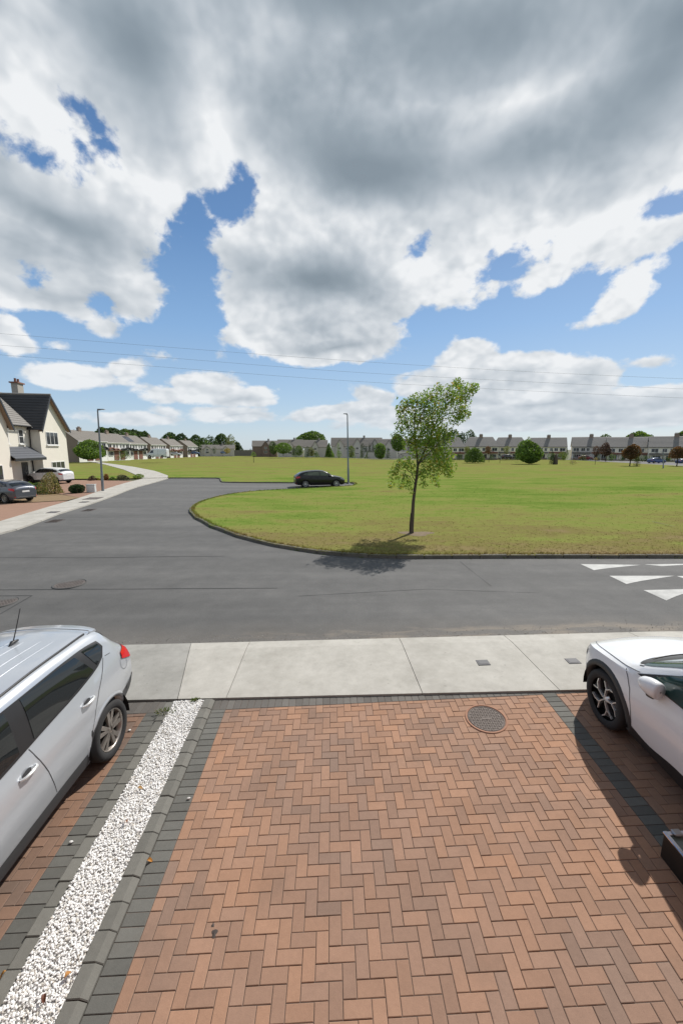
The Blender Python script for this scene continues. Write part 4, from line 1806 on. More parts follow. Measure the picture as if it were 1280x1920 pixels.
def silver_suv():
    root = empty('parked_suv', (0, 0, 0))
    c = Car(dict(nx=56, n1=11, n2=7, n3=9, crown=.055, tuck=.10, shoulder=.085, crease=.004, round=.10, bow=.014,
                 wr=.350, ra=.405, ax_f=1.25, ax_r=-1.39, clad_mat=CLAD,
                 belt=[(-2.2, .98), (-2.05, 1.10), (-1.7, 1.17), (-1.0, 1.105), (0, 1.03), (1.0, .99), (1.6, .94), (2.1, .80), (2.2, .70)],
                 top=[(-2.205, .995), (-2.17, 1.10), (-2.08, 1.20), (-1.93, 1.36), (-1.80, 1.515), (-1.70, 1.560), (-1.35, 1.605), (-.6, 1.655), (-.1, 1.66), (.3, 1.61), (.62, 1.46), (1.08, 1.13), (1.25, 1.08), (1.7, 1.02), (2.05, .90), (2.2, .74)],
                 hw=[(-2.205, .70), (-2.15, .80), (-2.0, .865), (-1.75, .898), (-1.3, .912), (-.5, .895), (.6, .895), (1.3, .912), (1.75, .89), (2.0, .80), (2.15, .66), (2.2, .55)],
                 roofw=[(-2.205, .60), (-2.1, .66), (-1.95, .665), (-1.72, .655), (-1.0, .69), (-.2, .70), (.3, .685), (.8, .70), (1.1, .74), (1.7, .66), (2.2, .40)],
                 sill=[(-2.205, .54), (-2.1, .50), (-1.84, .46), (-1.6, .30), (-.9, .25), (.9, .25), (1.7, .28), (2.2, .36)]))
    c.section(0)
    c.body('body', SILVER, root, clad=lambda x: .40 if -1.0 < x < 1.0 else (.64 if x < -1.0 else .45))
    c.wells(root)
    c.arches(SILVER, root, 1.10, .008)
    # side glass: quarter light, rear door, front door
    c.patch([(-1.66, 1.335), (-1.56, 1.245), (-1.40, 1.19), (-1.0, 1.135), (0, 1.065), (.95, 1.04)], [(-1.63, 1.425), (-1.5, 1.452), (-1.3, 1.48), (-1.0, 1.505), (-.1, 1.535), (.36, 1.48)], .003, 'window_surround', TRIM, root, 6, col_n=20)
    for bot, top in (([(-1.62, 1.345), (-1.53, 1.262), (-1.42, 1.225)], [(-1.60, 1.41), (-1.5, 1.432), (-1.33, 1.455)]),
                     ([(-1.34, 1.205), (-.95, 1.160), (-.38, 1.115)], [(-1.20, 1.462), (-.9, 1.492), (-.42, 1.51)]),
                     ([(-.20, 1.11), (.3, 1.08), (.82, 1.075)], [(-.23, 1.512), (.0, 1.512), (.30, 1.455)])):
        c.patch(bot, top, .007, 'window', GLASS, root, 5, col_n=12)
    # doors: faint raised skins with dark gaps round them
    for bot, top, hx, hz in (([(-1.02, .52), (-.85, .415), (-.46, .415)], [(-1.30, 1.175), (-.75, 1.11), (-.30, 1.075)], -1.08, .975), ([(-.45, .415), (.80, .415), (.95, .6)], [(-.29, 1.074), (.5, 1.03), (1.02, 1.0)], -.19, .915)):
        d = c.patch(bot, top, .0025, 'door', SILVER, root, 8, col_n=14)
        wrap_handle(c, hx, hz, d, SILVER if False else ALLOY_BRIGHT)
    seams = [[(-1.56, 1.235), (-1.46, 1.13), (-1.28, .98), (-1.14, .82), (-1.03, .60)], [(-.292, 1.075), (-.342, .87), (-.400, .63), (-.455, .42)], [(1.03, 1.01), (1.02, .8), (.98, .6)], [(-1.70, 1.215), (-1.60, 1.235)]]
    for q in seams:
        c.line(q, .0065, .0035, 'panel_gap', SEAM, root)
    # fuel flap outline
    fl = [(-1.86 + .085 * cos(w), .985 + .085 * sin(w)) for w in [2 * pi * i / 24 for i in range(25)]]
    c.line(fl, .006, .004, 'fuel_flap', plain('flap_gap', (.13, .14, .15), .7, grain=0), root)
    c.patch([(-2.195, .90), (-2.08, .935), (-1.84, 1.045)], [(-2.17, 1.07), (-2.06, 1.14), (-1.87, 1.115)], .012, 'tail_light', REDLAMP, root, 4, col_n=10)
    c.patch([(-2.16, .54), (-1.84, .49)], [(-2.17, .66), (-1.86, .64)], .010, 'bumper_corner', CLAD, root, 3)
    # tailgate glass under the spoiler, roof grooves, roof seams, aerial
    c.deck((-2.06, -1.79), c.jD + 2.2, c.jE, .006, 'rear_window', GLASS, root)
    mb = MB()
    vs = []
    for i in range(17):
        y = -.62 + 1.24 * i / 16
        b = 1 - (y / .62) ** 4
        zr = c.ft(-1.70) - .020 - .04 * (y / .62) ** 2
        vs += [(-1.62, y, zr + .016), (-1.80 - .06 * b, y * .985, zr + .0), (-1.81 - .06 * b, y * .985, zr - .032), (-1.66, y, zr - .035)]
    mb.add(vs, [(4 * i + a, 4 * i + (a + 1) % 4, 4 * i + 4 + (a + 1) % 4, 4 * i + 4 + a) for i in range(16) for a in range(4)], smooth=True)
    mb.add([vs[a] for a in range(4)], [(0, 1, 2, 3)])
    mb.add([vs[64 + a] for a in range(4)], [(3, 2, 1, 0)])
    fix_normals(mb.build('roof_spoiler', SILVER, root))
    c.deck((-1.62, .42), lambda t: c.jD + 2.2, lambda t: c.jD + 2.75, .004, 'roof_gutter', TRIM, root, 24) if False else None
    for sg in (1, -1):
        mb = MB()
        pts = []
        for i in range(26):
            x = -1.60 + 2.05 * i / 25
            pts.append((x, sg * c.fr(x) * .905, c.ft(x) - c.crown * .83 + .004))
        mb.tube(pts, .012, 6)
        mb.build('roof_gutter', TRIM, root)
    for y in (.40, .26, -.26, -.40, .08, -.08):
        mb = MB()
        pts = [(-1.38 + 1.6 * i / 16, y * (1 + .03 * i / 16), c.ft(-1.38 + 1.6 * i / 16) - c.crown * (y / .69) ** 2 - .003) for i in range(17)]
        mb.tube(pts, [.002] + [.0055] * 15 + [.002], 6)
        mb.build('roof_rib', SILVER, root)
    mb = MB()
    mb.tube([(-1.69, -.60 + 1.2 * i / 12, c.ft(-1.62) - c.crown * ((-.60 + 1.2 * i / 12) / .69) ** 2 + .004 + .0) for i in range(13)], .004, 5)
    mb.build('panel_gap', plain('soft_gap', (.16, .17, .18), .7, grain=0), root)
    mb = MB()
    x0, z0 = -1.28, c.ft(-1.28)
    mb.tube([(x0 + .06, 0, z0 + .0), (x0 + .01, 0, z0 + .022), (x0 - .07, 0, z0 + .012)], [.012, .026, .012], 8)
    a = mb.build('aerial_base', TRIM, root)
    mb = MB()
    mb.tube([(x0, 0, z0 + .02), (x0 - .09, 0, z0 + .17), (x0 - .19, 0, z0 + .35)], [.0075, .006, .0045], 6)
    mb.build('aerial_rod', TRIM, a)
    c.deck((.52, 1.06), c.jD + 2.0, c.jE, .006, 'windscreen', GLASS, root)
    for sg in (1, -1):
        mb = MB()
        mb.lathe([(.0, -.12), (.06, -.10), (.085, -.03), (.085, .05), (.06, .11), (.0, .12)], 12, M=Matrix.Translation((.80, sg * 1.0, 1.10)) @ Matrix.Rotation(pi / 2, 4, 'X') @ Matrix.Diagonal((.8, 1, 1, 1)))
        mb.box((.80, sg * .90, 1.07), (.06, .12, .04))
        fix_normals(mb.build('door_mirror', SILVER, root))
    c.wheels(root, 'twin5', 40, .225, ALLOY_BRONZE)
    return root, c


suv, SUVC = silver_suv()
tag(suv, 'silver SUV with red tail light and roof aerial parked beside the white gravel strip', 'car')
place(suv, -3.70, 3.13, radians(-90.0))

# -- white crossover at the right --------------------------------------------------------
WHITE = paint('white_paint', (.80, .81, .83), 0.0, .25)


def white_crossover():
    root = empty('parked_crossover', (0, 0, 0))
    c = Car(dict(nx=56, n1=11, n2=7, n3=9, crown=.050, tuck=.09, shoulder=.06, crease=.006, round=.11, bow=.012,
                 wr=.365, ra=.425, ax_f=1.475, ax_r=-1.525, clad_mat=TRIM,
                 belt=[(-2.32, .95), (-2.1, 1.05), (-1.0, 1.06), (0, 1.02), (.9, .985), (1.3, .96), (1.9, .86), (2.15, .77), (2.31, .62)],
                 top=[(-2.315, 1.02), (-2.22, 1.12), (-1.9, 1.30), (-1.55, 1.50), (-1.0, 1.585), (-.3, 1.605), (.25, 1.57), (.55, 1.46), (1.10, 1.16), (1.26, 1.085), (1.5, 1.045), (1.85, .965), (2.08, .875), (2.23, .77), (2.315, .64)],
                 hw=[(-2.315, .74), (-2.2, .84), (-1.9, .92), (-1.5, .945), (-.6, .925), (.6, .925), (1.45, .945), (1.80, .915), (2.02, .835), (2.17, .72), (2.27, .57), (2.315, .44)],
                 roofw=[(-2.315, .60), (-2.0, .68), (-1.4, .66), (-.6, .70), (.1, .70), (.6, .73), (1.05, .80), (1.25, .78), (1.7, .70), (2.0, .60), (2.2, .44), (2.315, .28)],
                 sill=[(-2.315, .34), (-2.1, .26), (-1.0, .22), (1.0, .22), (2.0, .24), (2.315, .32)]))
    c.section(0)
    c.body('body', WHITE, root, clad=lambda x: (.40 - .07 * math.exp(-((x - .75) / .25) ** 2)) if -1.1 < x < 1.05 else .34)
    c.wells(root)
    c.arches(CLAD, root, 1.15, .014)
    c.patch([(-1.5, 1.12), (-.6, 1.085), (.4, 1.045), (1.04, 1.025)], [(-1.25, 1.36), (-.7, 1.47), (.0, 1.495), (.46, 1.37)], .003, 'window_surround', TRIM, root, 6, col_n=20)
    for bot, top in (([(-1.35, 1.135), (-.22, 1.085)], [(-1.15, 1.36), (-.25, 1.475)]), ([(-.12, 1.08), (.5, 1.055), (.92, 1.05)], [(-.15, 1.475), (.15, 1.465), (.50, 1.36)])):
        c.patch(bot, top, .007, 'window', GLASS_TEAL, root, 5, col_n=12)
    for bot, top, hx in (([(-1.0, .52), (-.85, .42), (-.18, .42)], [(-1.25, 1.10), (-.7, 1.075), (-.18, 1.06)], -.98), ([(-.17, .42), (.82, .40), (.98, .55)], [(-.17, 1.06), (.4, 1.035), (1.08, 1.0)], .10)):
        d = c.patch(bot, top, .0025, 'door', WHITE, root, 8, col_n=14)
        wrap_handle(c, hx, .93, d, WHITE)
    for q in ([(1.20, .985), (1.13, .93), (1.05, .82), (1.0, .65), (.985, .42)], [(-.175, 1.06), (-.175, .42)], [(.0, .62), (-.6, .72), (-1.0, .80)]):
        c.line(q, .009, .0045, 'panel_gap', SEAM if q[0][0] > .5 or q[0][0] < -.1 else plain('crease_shade', (.5, .5, .52), .6, grain=0), root)  # the door crease is no gap: its shade is drawn as a grey line
    # clamshell bonnet gap, cowl, wipers, windscreen
    bgap = plain('soft_gap_two', (.17, .175, .185), .7, grain=0)
    for sg in (1, -1):
        mb = MB()
        pts = []
        for i in range(25):
            x = 1.02 + 1.13 * i / 24
            p = c.section(x)
            j = c.jD - 1
            pts.append((x, sg * (p[j][0] + .001), p[j][1] + .0015))
        mb.tube(pts, .0055, 6)
        mb.build('bonnet_gap', bgap, root)
    cow = MB()
    rows_ = []
    for i in range(25):
        y = -.80 + 1.60 * i / 24
        b = abs(y) / .80
        xf = 1.31 - .05 * b ** 2 - .16 * b ** 6
        xb = 1.07 - .03 * b ** 2
        rows_.append((xf, xb, y))
    vs = []
    for xf, xb, y in rows_:
        for t in range(5):
            x = xf + (xb - xf) * t / 4
            p = c.section(x)
            z = float(np.interp(-abs(y), [-a for a, _ in p[c.jC:]], [b for _, b in p[c.jC:]]))
            vs.append((x, y, z + .005))
    cow.add(vs, [(5 * i + t, 5 * i + 5 + t, 5 * i + 6 + t, 5 * i + 1 + t) for i in range(24) for t in range(4)], smooth=True)
    o = fix_up(cow.build('wiper_cowl', TRIM, root))
    for yy, ln in ((.62, .66), (-.05, .60)):
        mb = MB()
        pts = [(1.14 + .035 * sin(pi * i / 8), yy - ln * i / 8, c.ft(1.12) - .02 - .05 * ((yy - ln * i / 8) / .8) ** 2 + .04) for i in range(9)]
        mb.tube(pts, .008, 5)
        mb.build('wiper', TRIM, o)
    c.deck((.34, 1.06), c.jD + 2.0, c.jE, .006, 'windscreen', GLASS_TEAL, root, 12)
    c.deck((-1.98, -1.62), c.jD + 2.0, c.jE, .006, 'rear_window', GLASS, root)
    for sg in (1, -1):
        y0 = c.side(.93, 1.0)
        mb = MB()
        # folded in: the shell lies along the door glass, blunt end to the back
        prof = [(.006, -.135), (.045, -.122), (.078, -.085), (.100, -.03), (.108, .03), (.106, .075), (.096, .10), (.01, .105)]
        M = Matrix.Translation((.70, sg * (y0 + .10), 1.10)) @ Matrix.Rotation(sg * radians(14), 4, 'Z') @ Matrix.Rotation(-pi / 2, 4, 'Y') @ Matrix.Diagonal((.92, .78, 1, 1))
        mb.lathe(prof, 18, M=M)
        mir = fix_normals(mb.build('door_mirror', WHITE, root))
        mb = MB()
        mb.tube([(.76, sg * (y0 - .03), 1.005), (.75, sg * (y0 + .05), 1.005), (.70, sg * (y0 + .10), 1.01), (.64, sg * (y0 + .11), 1.025)], [.03, .032, .04, .03], 8)
        mb.build('mirror_foot', TRIM, mir)
    c.patch([(2.05, .63), (2.22, .60)], [(2.03, .735), (2.20, .70)], .008, 'headlight', CLEARLAMP, root, 3)
    for dx in (.0, .045, .09):
        c.patch([(2.08 + dx, .64), (2.11 + dx, .635)], [(2.065 + dx, .715), (2.095 + dx, .71)], .011, 'lamp_cell', TRIM, root, 2)
    c.patch([(-2.28, .80), (-2.05, .84)], [(-2.25, .95), (-2.05, .95)], .008, 'tail_light', REDLAMP, root, 3)
    c.wheels(root, 'pinwheel', 44, .235, ALLOY_BRIGHT)
    return root, c


xover, XC = white_crossover()
tag(xover, 'white crossover with black wheel arches parked nose to the road on the right drive', 'car')
place(xover, 4.30, 3.30, radians(90.0))


# -- hatchbacks and others further away ----------------------------------------------------
GLASS_VIEW = gloss('glass_painted_view', (.085, .105, .075), .06, .5)  # opaque; the bright view through the cabin is put into the colour


def hatch(name, mat, L_=4.3, W_=1.78, H_=1.48, wr=.315, rims='many', res=34, glass=None, clad=None, suvish=False, rimmat=None, detail=True):
    root = empty(name, (0, 0, 0))
    a, h = L_ / 2, H_
    g = 1.0
    c = Car(dict(nx=res, n1=8, n2=5, n3=6, crown=.05, tuck=.09, shoulder=.07, crease=.0, round=.10, bow=.01, wr=wr, ra=wr * 1.16,
                 ax_f=a - .84, ax_r=-a + .82, clad_mat=CLAD,
                 belt=[(-a, .60 * h), (-a + .2, .69 * h), (-a + .8, .68 * h), (0, .64 * h), (a - 1.1, .62 * h), (a - .3, .54 * h), (a, .45 * h)],
                 top=[(-a, .62 * h), (-a + .05, .70 * h), (-a + .20, .765 * h), (-a + .50, .885 * h), (-a + .74, .935 * h), (-a + 1.3, .985 * h), (-.15, h), (.25, .975 * h), (.58, .90 * h), (a - 1.03, .685 * h), (a - .85, .66 * h), (a - .4, .60 * h), (a - .1, .51 * h), (a, .42 * h)],
                 hw=[(-a, W_ * .38), (-a + .12, W_ * .455), (-a + .4, W_ * .49), (-a + .82, W_ * .5), (0, W_ * .492), (a - .84, W_ * .5), (a - .4, W_ * .475), (a - .12, W_ * .41), (a, W_ * .32)],
                 roofw=[(-a, W_ * .33), (-a + .2, W_ * .37), (-a + .6, W_ * .365), (0, W_ * .385), (.5, W_ * .385), (a - 1.0, W_ * .42), (a - .4, W_ * .38), (a, W_ * .25)],
                 sill=[(-a, .30), (-a + .2, .24), (0, .20), (a - .3, .22), (a, .28)]))
    c.section(0)
    c.body('body', mat, root, clad=clad)
    c.wells(root)
    if clad is not None:
        c.arches(CLAD, root, 1.13, .012)
    gl = glass or GLASS
    b0, t0 = .70 * h, .94 * h
    c.patch([(-a + .52, .735 * h), (-.2, .685 * h), (a - 1.35, .665 * h)], [(-a + .70, .84 * h), (-.3, .935 * h), (.42, .90 * h)], .004, 'window_surround', TRIM, root, 4, col_n=14)
    for bot, top in (([(-a + .66, .75 * h), (-a + .98, .73 * h)], [(-a + .76, .825 * h), (-a + .98, .865 * h)]), ([(-a + 1.03, .72 * h), (-.12, .70 * h)], [(-a + 1.03, .90 * h), (-.17, .928 * h)]), ([(-.06, .695 * h), (a - 1.46, .68 * h)], [(-.10, .928 * h), (.36, .89 * h)])):
        c.patch(bot, top, .009, 'window', gl, root, 3, col_n=6)
    c.deck((-a + .22, -a + .52), c.jD + 1.6, c.jE, .008, 'rear_window', GLASS, root, 6)
    c.deck((.60, a - 1.06), c.jD + 1.6, c.jE, .008, 'windscreen', GLASS, root, 6)
    c.patch([(-a + .03, .54 * h), (-a + .34, .585 * h)], [(-a + .05, .655 * h), (-a + .40, .655 * h)], .010, 'tail_light', REDLAMP, root, 3)
    c.patch([(a - .42, .47 * h), (a - .06, .43 * h)], [(a - .50, .535 * h), (a - .10, .475 * h)], .010, 'headlight', CLEARLAMP, root, 3)
    if detail:
        d = .002
        for q in ([(-.10, .69 * h), (-.06, .5 * h), (-.05, .22)], [(a - 1.25, .66 * h), (a - 1.22, .45 * h), (a - 1.25, .22)], [(-a + 1.0, .72 * h), (-a + 1.13, .5 * h), (-a + 1.25, .35 * h)]):
            c.line(q, .012, .005, 'panel_gap', SEAM, root)
        for hx in (-.32, -a + 1.32):
            for sg in (1, -1):
                mb = MB()
                y = c.side(hx, .58 * h)
                mb.box((hx, sg * (y + .015), .58 * h), (.18, .03, .028), bev=.008)
                mb.build('door_handle', mat, root)
        for sg in (1, -1):
            mb = MB()
            y = c.side(a - 1.45, .68 * h)
            mb.lathe([(.0, -.10), (.06, -.08), (.075, .02), (.05, .09), (.0, .10)], 10, M=Matrix.Translation((a - 1.42, sg * (y + .11), .70 * h)) @ Matrix.Rotation(pi / 2, 4, 'X'))
            fix_normals(mb.build('door_mirror', mat, root))
        # back end: plate, bumper lamp, badge bar
        mb = MB()
        mb.box((-a - .002, 0, .50 * h), (.02, .46, .105), bev=.006)
        mb.build('number_plate', PLATEW, root)
        for sg in (1, -1):
            mb = MB()
            mb.box((-a + .045, sg * W_ * .37, .27 * h), (.05, .13, .055), bev=.01)
            mb.build('rear_reflector', REDLAMP, root)
        mb = MB()
        mb.box((-a + .02, 0, .235 * h), (.06, W_ * .66, .12), bev=.02)
        mb.build('rear_bumper', CLAD, root)
    c.wheels(root, rims, 22 if detail else 14, .20, rimmat)
    return root


BLACKP = paint('black_paint', (.003, .0035, .005), 0.0, .30, coat=.12)
GREYP = paint('grey_paint', (.095, .105, .125), .5, .30)
blk = hatch('parked_hatchback', BLACKP, 4.36, 1.82, 1.50, .325, 'many', 40, glass=GLASS_VIEW, rimmat=plain('bright_rim', (.6, .6, .6), .4, .5, grain=.05))
blk.scale = (1.07, 1.07, 1.04)
tag(blk, 'black five-door hatchback parked at the end of the road beside the grass', 'car')
place(blk, -2.10, 38.1, radians(14), 0.0, False)
gry = hatch('parked_hatchback', GREYP, 4.04, 1.73, 1.47, .315, 'many', 40)
tag(gry, 'dark grey hatchback parked in the brick front yard at the left picture edge', 'car')
place(gry, -22.75, 27.05, radians(163), .05, False)
wsu = hatch('parked_crossover', paint('white_paint_two', (.72, .74, .76), 0.1, .28), 4.45, 1.83, 1.62, .36, 'six', 40, clad=lambda x: .40)
tag(wsu, 'white crossover parked behind the brown bush in front of the cream house', 'car')
place(wsu, -29.9, 41.3, radians(172), .05, False)

# ------------------------------------------------------------------ lamps, cabinet, wires, box
STEEL = plain('galvanised_steel', (.20, .225, .25), .5, .5, grain=.12, scale=5)
LAMPHEAD = plain('lamp_head', (.16, .165, .175), .5, .3, grain=.1)


def lamp_post(base, top, arm, label, r=.075, door=True, group=None):
    root = empty('street_lamp', base)
    t = top - base
    mb = MB()
    mb.tube([(0, 0, -.05), t * .22, t * .23, t * .6, t], [r * 1.25, r * 1.2, r, r * .85, r * .62], 12)
    pole = mb.build('pole', STEEL, root)
    if door:
        mb = MB()
        mb.box((t.x * .1, -r * 1.16 + t.y * .1, t.z * .10), (r * 1.1, .02, .55), bev=.006)
        mb.build('access_door', LAMPHEAD, pole)
        mb = MB()
        mb.lathe([(r * 2.2, 0), (r * 2.2, .05), (r * 1.3, .09)], 12)
        mb.build('foot_collar', LAMPHEAD, root)
    mb = MB()
    a = Vector((arm, 0, 0))
    mb.tube([t, t + a * .25 + Vector((0, 0, .03)), t + a * .4 + Vector((0, 0, .035))], .035, 8)
    sgn = 1 if arm > 0 else -1
    L_ = abs(arm)
    mb.add([(t.x + sgn * x, t.y + y, t.z + z) for x, y, z in ((.0, -.08, .02), (L_, -.13, .05), (L_, .13, .05), (.0, .08, .02), (.0, -.06, .11), (L_ * .9, -.09, .10), (L_ * .9, .09, .10), (.0, .06, .11))], [(0, 1, 2, 3), (7, 6, 5, 4), (0, 4, 5, 1), (1, 5, 6, 2), (2, 6, 7, 3), (3, 7, 4, 0)])
    hd = fix_normals(mb.build('lamp_head', LAMPHEAD, root))
    mb = MB()
    mb.box((t.x + sgn * L_ * .62, t.y, t.z + .036), (L_ * .5, .16, .012), bev=.003)
    mb.build('lens', CLEARLAMP, hd)
    return tag(root, label, 'street lamp', group)


b = gp(193, 922)
lamp_post(b, at(183, 769, b.y - .3), .58, 'grey street lamp leaning over the left footpath beside the utility cabinet', .085)
b = gp(653, 907)
lamp_post(b, at(651, 777, b.y), -.42, 'tall grey street lamp in the field right behind the black hatchback', .085)
for px, py, pt, lab in ((139, 849, 806, 'distant lamp post between the cream house and the round green bush'), (163, 853, 820, 'distant lamp post standing in front of the round green bush'), (1243, 879, 848, 'short lamp post on the far right beside the blue car'), (385, 850, 836, 'distant lamp post before the dark trees left of the bungalow'), (1075, 0, 0, '')):
    if not lab:
        continue
    q = gp(px, py)
    Y_ = min(q.y, 150)
    bb = at(px, py, Y_)
    lamp_post(bb, at(px - (2 if px < 200 else 0), pt, Y_), .7 if px < 500 else -.6, lab, .09, False)

CAB = plain('cabinet_grey', (.52, .53, .52), .55, grain=.08)
q = gp(172, 924)
cab = empty('utility_cabinet', q, radians(10))
mb = MB()
mb.box((0, 0, .34), (.62, .34, .62), bev=.015)
mb.build('case', CAB, cab)
mb = MB()
mb.box((0, 0, .675), (.68, .40, .055), bev=.015)
mb.build('lid', CAB, cab)
mb = MB()
mb.box((0, -.172, .33), (.56, .012, .54), bev=.004)
d = mb.build('door', plain('cabinet_door', (.60, .61, .60), .5, grain=.05), cab)
mb = MB()
mb.box((.2, -.182, .36), (.02, .012, .09), bev=.004)
mb.build('handle', LAMPHEAD, d)
mb = MB()
mb.box((0, 0, .02), (.70, .42, .06), bev=.008)
mb.build('plinth', KERBSTONE, cab)
tag(cab, 'small grey utility cabinet on the left footpath beside the street lamp', 'utility cabinet')
for px, py, w, d_, m, lab in ((175, 936.5, 1.2, .9, RUSTIRON, 'rust-coloured rectangular chamber cover in the left footpath'), (100, 963, .5, .45, PLATE, 'small dark cover in the left footpath nearest the camera'), (158, 943.5, .5, .4, PLATE, 'small dark cover in the left footpath before the rusty one'), (167, 956.5, .75, .5, IRON, 'dark road gully grate at the kerb of the left footpath'), (103, 977, .75, .5, IRON, 'dark gully grate at the kerb lower down the left road')):
    q = gp(px, py)
    gul = 'gully' in lab
    r = empty('gully_grate' if gul else 'chamber_cover', (q.x, q.y, q.z + (.006 if gul else .078)), radians(100))
    mb = MB()
    for sx in (-1, 1):
        mb.box((sx * w / 2, 0, .004), (.05, d_ + .05, .016))
        mb.box((0, sx * d_ / 2, .004), (w - .05, .05, .0155))
    mb.build('frame', IRON, r)
    mb = MB()
    if gul:
        for i in range(7):
            mb.box((-w / 2 + .07 + i * (w - .14) / 6, 0, .004), (.04, d_ - .06, .012))
    else:
        mb.box((0, 0, .004), (w - .06, d_ - .06, .013), bev=.003)
    mb.build('lid', m, r)
    tag(r, lab, 'cover')

WIRE = plain('wire', (.20, .215, .24), .6, grain=0)
for pts, lab in ((((-300, 601), (0, 625), (320, 651), (640, 675), (960, 695), (1280, 710), (1600, 722)), 'topmost of the three overhead wires crossing the sky'), (((-300, 624), (0, 647), (320, 671), (640, 696), (960, 714), (1280, 729), (1600, 741)), 'middle one of the three overhead wires crossing the sky'), (((-300, 642), (0, 665), (320, 689), (640, 713), (960, 731), (1280, 746), (1600, 757)), 'lowest of the three overhead wires crossing the sky')):
    P = [at(x, y, 70 + (x - 640) * .004) for x, y in pts]
    fine = []
    for i in range(len(P) - 1):
        p0, p1, p2, p3 = P[max(0, i - 1)], P[i], P[i + 1], P[min(len(P) - 1, i + 2)]
        for k in range(8):
            t = k / 8
            fine.append(.5 * ((2 * p1) + (p2 - p0) * t + (2 * p0 - 5 * p1 + 4 * p2 - p3) * t * t + (3 * p1 - p0 - 3 * p2 + p3) * t ** 3))
    fine.append(P[-1])
    mb = MB()
    mb.tube(fine, .015, 5)
    tag(mb.build('overhead_wire', WIRE), lab, 'wire')

# glazed box at the right edge
q = gp(1237, 1605)
box_ = empty('glazed_box', (q.x, q.y, q.z), TH)
box_.rotation_euler = (.0548, -.0348, TH)
BX, BY, BHt = .45, 1.15, .25
mb = MB()
for c, d in (((.012, -BY / 2, BHt / 2), (.024, BY, BHt)), ((BX - .012, -BY / 2, BHt / 2), (.024, BY, BHt)), ((BX / 2, -.012, BHt / 2), (BX - .05, .024, BHt - .004)), ((BX / 2, -BY + .012, BHt / 2), (BX - .05, .024, BHt - .004))):
    mb.box(c, d, bev=.003)
mb.box((BX / 2, -BY / 2, .02), (BX - .06, BY - .06, .02))
mb.build('side_panel', plain('black_board', (.012, .011, .010), .5, grain=.3), box_)
mb = MB()
for c, d in (((.012, -BY / 2, BHt + .009), (.034, BY + .02, .02)), ((BX - .012, -BY / 2, BHt + .009), (.034, BY + .02, .02)), ((BX / 2, -.012, BHt + .010), (BX - .04, .034, .019)), ((BX / 2, -BY + .012, BHt + .010), (BX - .04, .034, .019))):
    mb.box(c, d, bev=.004)
rim_ = mb.build('rim', CHROME, box_)
mb = MB()
mb.box((BX / 2, -BY / 2, BHt - .006), (BX - .055, BY - .055, .012))
mb.build('lid_pane', plain('green_grey_pane', (.15, .165, .135), .12, 0, .6, grain=.25, scale=3), box_)
mb = MB()
mb.box((.10, -.02, BHt + .028), (.075, .06, .022), bev=.006)
mb.box((.125, -.042, BHt + .026), (.10, .02, .016), bev=.004)
mb.build('corner_clamp', ALLOY, rim_)
tag(box_, 'low black box with bright metal rim and grey-green pane by the white car', 'box')

# ------------------------------------------------------------------ houses
RENDERW = plain('cream_render', (.66, .63, .555), .9, grain=.06, scale=.8, bump=.1)
RENDERB = plain('grey_render', (.33, .31, .285), .9, grain=.1, scale=.8)
WHITEW = plain('white_render', (.80, .80, .78), .9, grain=.05, scale=.5)
CREAMW = plain('pale_cream_render', (.84, .79, .67), .9, grain=.06, scale=.5)
GREYW = plain('grey_dash', (.55, .52, .485), .92, grain=.1, scale=.5)
SLATE = plain('dark_slate', (.042, .042, .045), .75, grain=.25, scale=2.0, bump=.2)
TILE = plain('grey_tile', (.215, .203, .19), .8, grain=.22, scale=1.5, bump=.2)
TILEB = plain('brown_grey_tile', (.185, .170, .152), .85, grain=.2, scale=.8)
BRICKW = plain('red_brick_wall', (.21, .10, .075), .9, grain=.2, scale=2.0)
BRICKD = plain('brown_gable_wall', (.26, .205, .17), .9, grain=.2, scale=1.0)
PVC = plain('white_frame', (.72, .72, .70), .5, grain=.04)
PANE = gloss('window_pane', (.035, .04, .045), .06, .6)
DOORD = plain('dark_door', (.028, .026, .026), .5, grain=.2)
DOORR = plain('red_door', (.16, .02, .02), .5, grain=.1)
FASCIA = plain('navy_fascia', (.030, .038, .052), .5, grain=.1)
SOFFIT = plain('brown_soffit', (.26, .18, .125), .7, grain=.1)
GUTTER = plain('black_gutter', (.018, .018, .020), .5, grain=.1)


def window(parent, c, w, h, nx=2, ny=1, face=(0, -1), fr=.06, mat=PVC, sill=True, pane=None, depth=.06):
    """window in a wall that looks along face; c is the middle of the opening on the wall"""
    f = Vector((face[0], face[1], 0)).normalized()
    u = Vector((-f.y, f.x, 0))
    M = Matrix((u, f, Vector((0, 0, 1)))).transposed()
    mb = MB()
    for s in (-1, 1):
        mb.box(Vector(c) + u * (s * (w / 2 - fr / 2)) + f * .02, (fr, depth, h), M=M)
        mb.box(Vector(c) + Vector((0, 0, s * (h / 2 - fr / 2))) + f * .02, (w - 2 * fr, depth - .006, fr), M=M)
    for i in range(1, nx):
        mb.box(Vector(c) + u * (-w / 2 + w * i / nx) + f * .018, (fr * .8, depth - .01, h - 2 * fr), M=M)
    for i in range(1, ny):
        mb.box(Vector(c) + Vector((0, 0, -h / 2 + h * i / ny)) + f * .015, (w - 2 * fr, depth - .02, fr * .7), M=M)
    o = mb.build('window', mat, parent)
    mb = MB()
    mb.box(Vector(c) + f * .008, (w - 2 * fr + .02, .02, h - 2 * fr + .02), M=M)
    mb.build('pane', pane or PANE, o)
    if sill:
        mb = MB()
        mb.box(Vector(c) + Vector((0, 0, -h / 2 - .06)) + f * .06, (w + .16, .20, .09), M=M)
        mb.build('sill', mat, o)
    return o


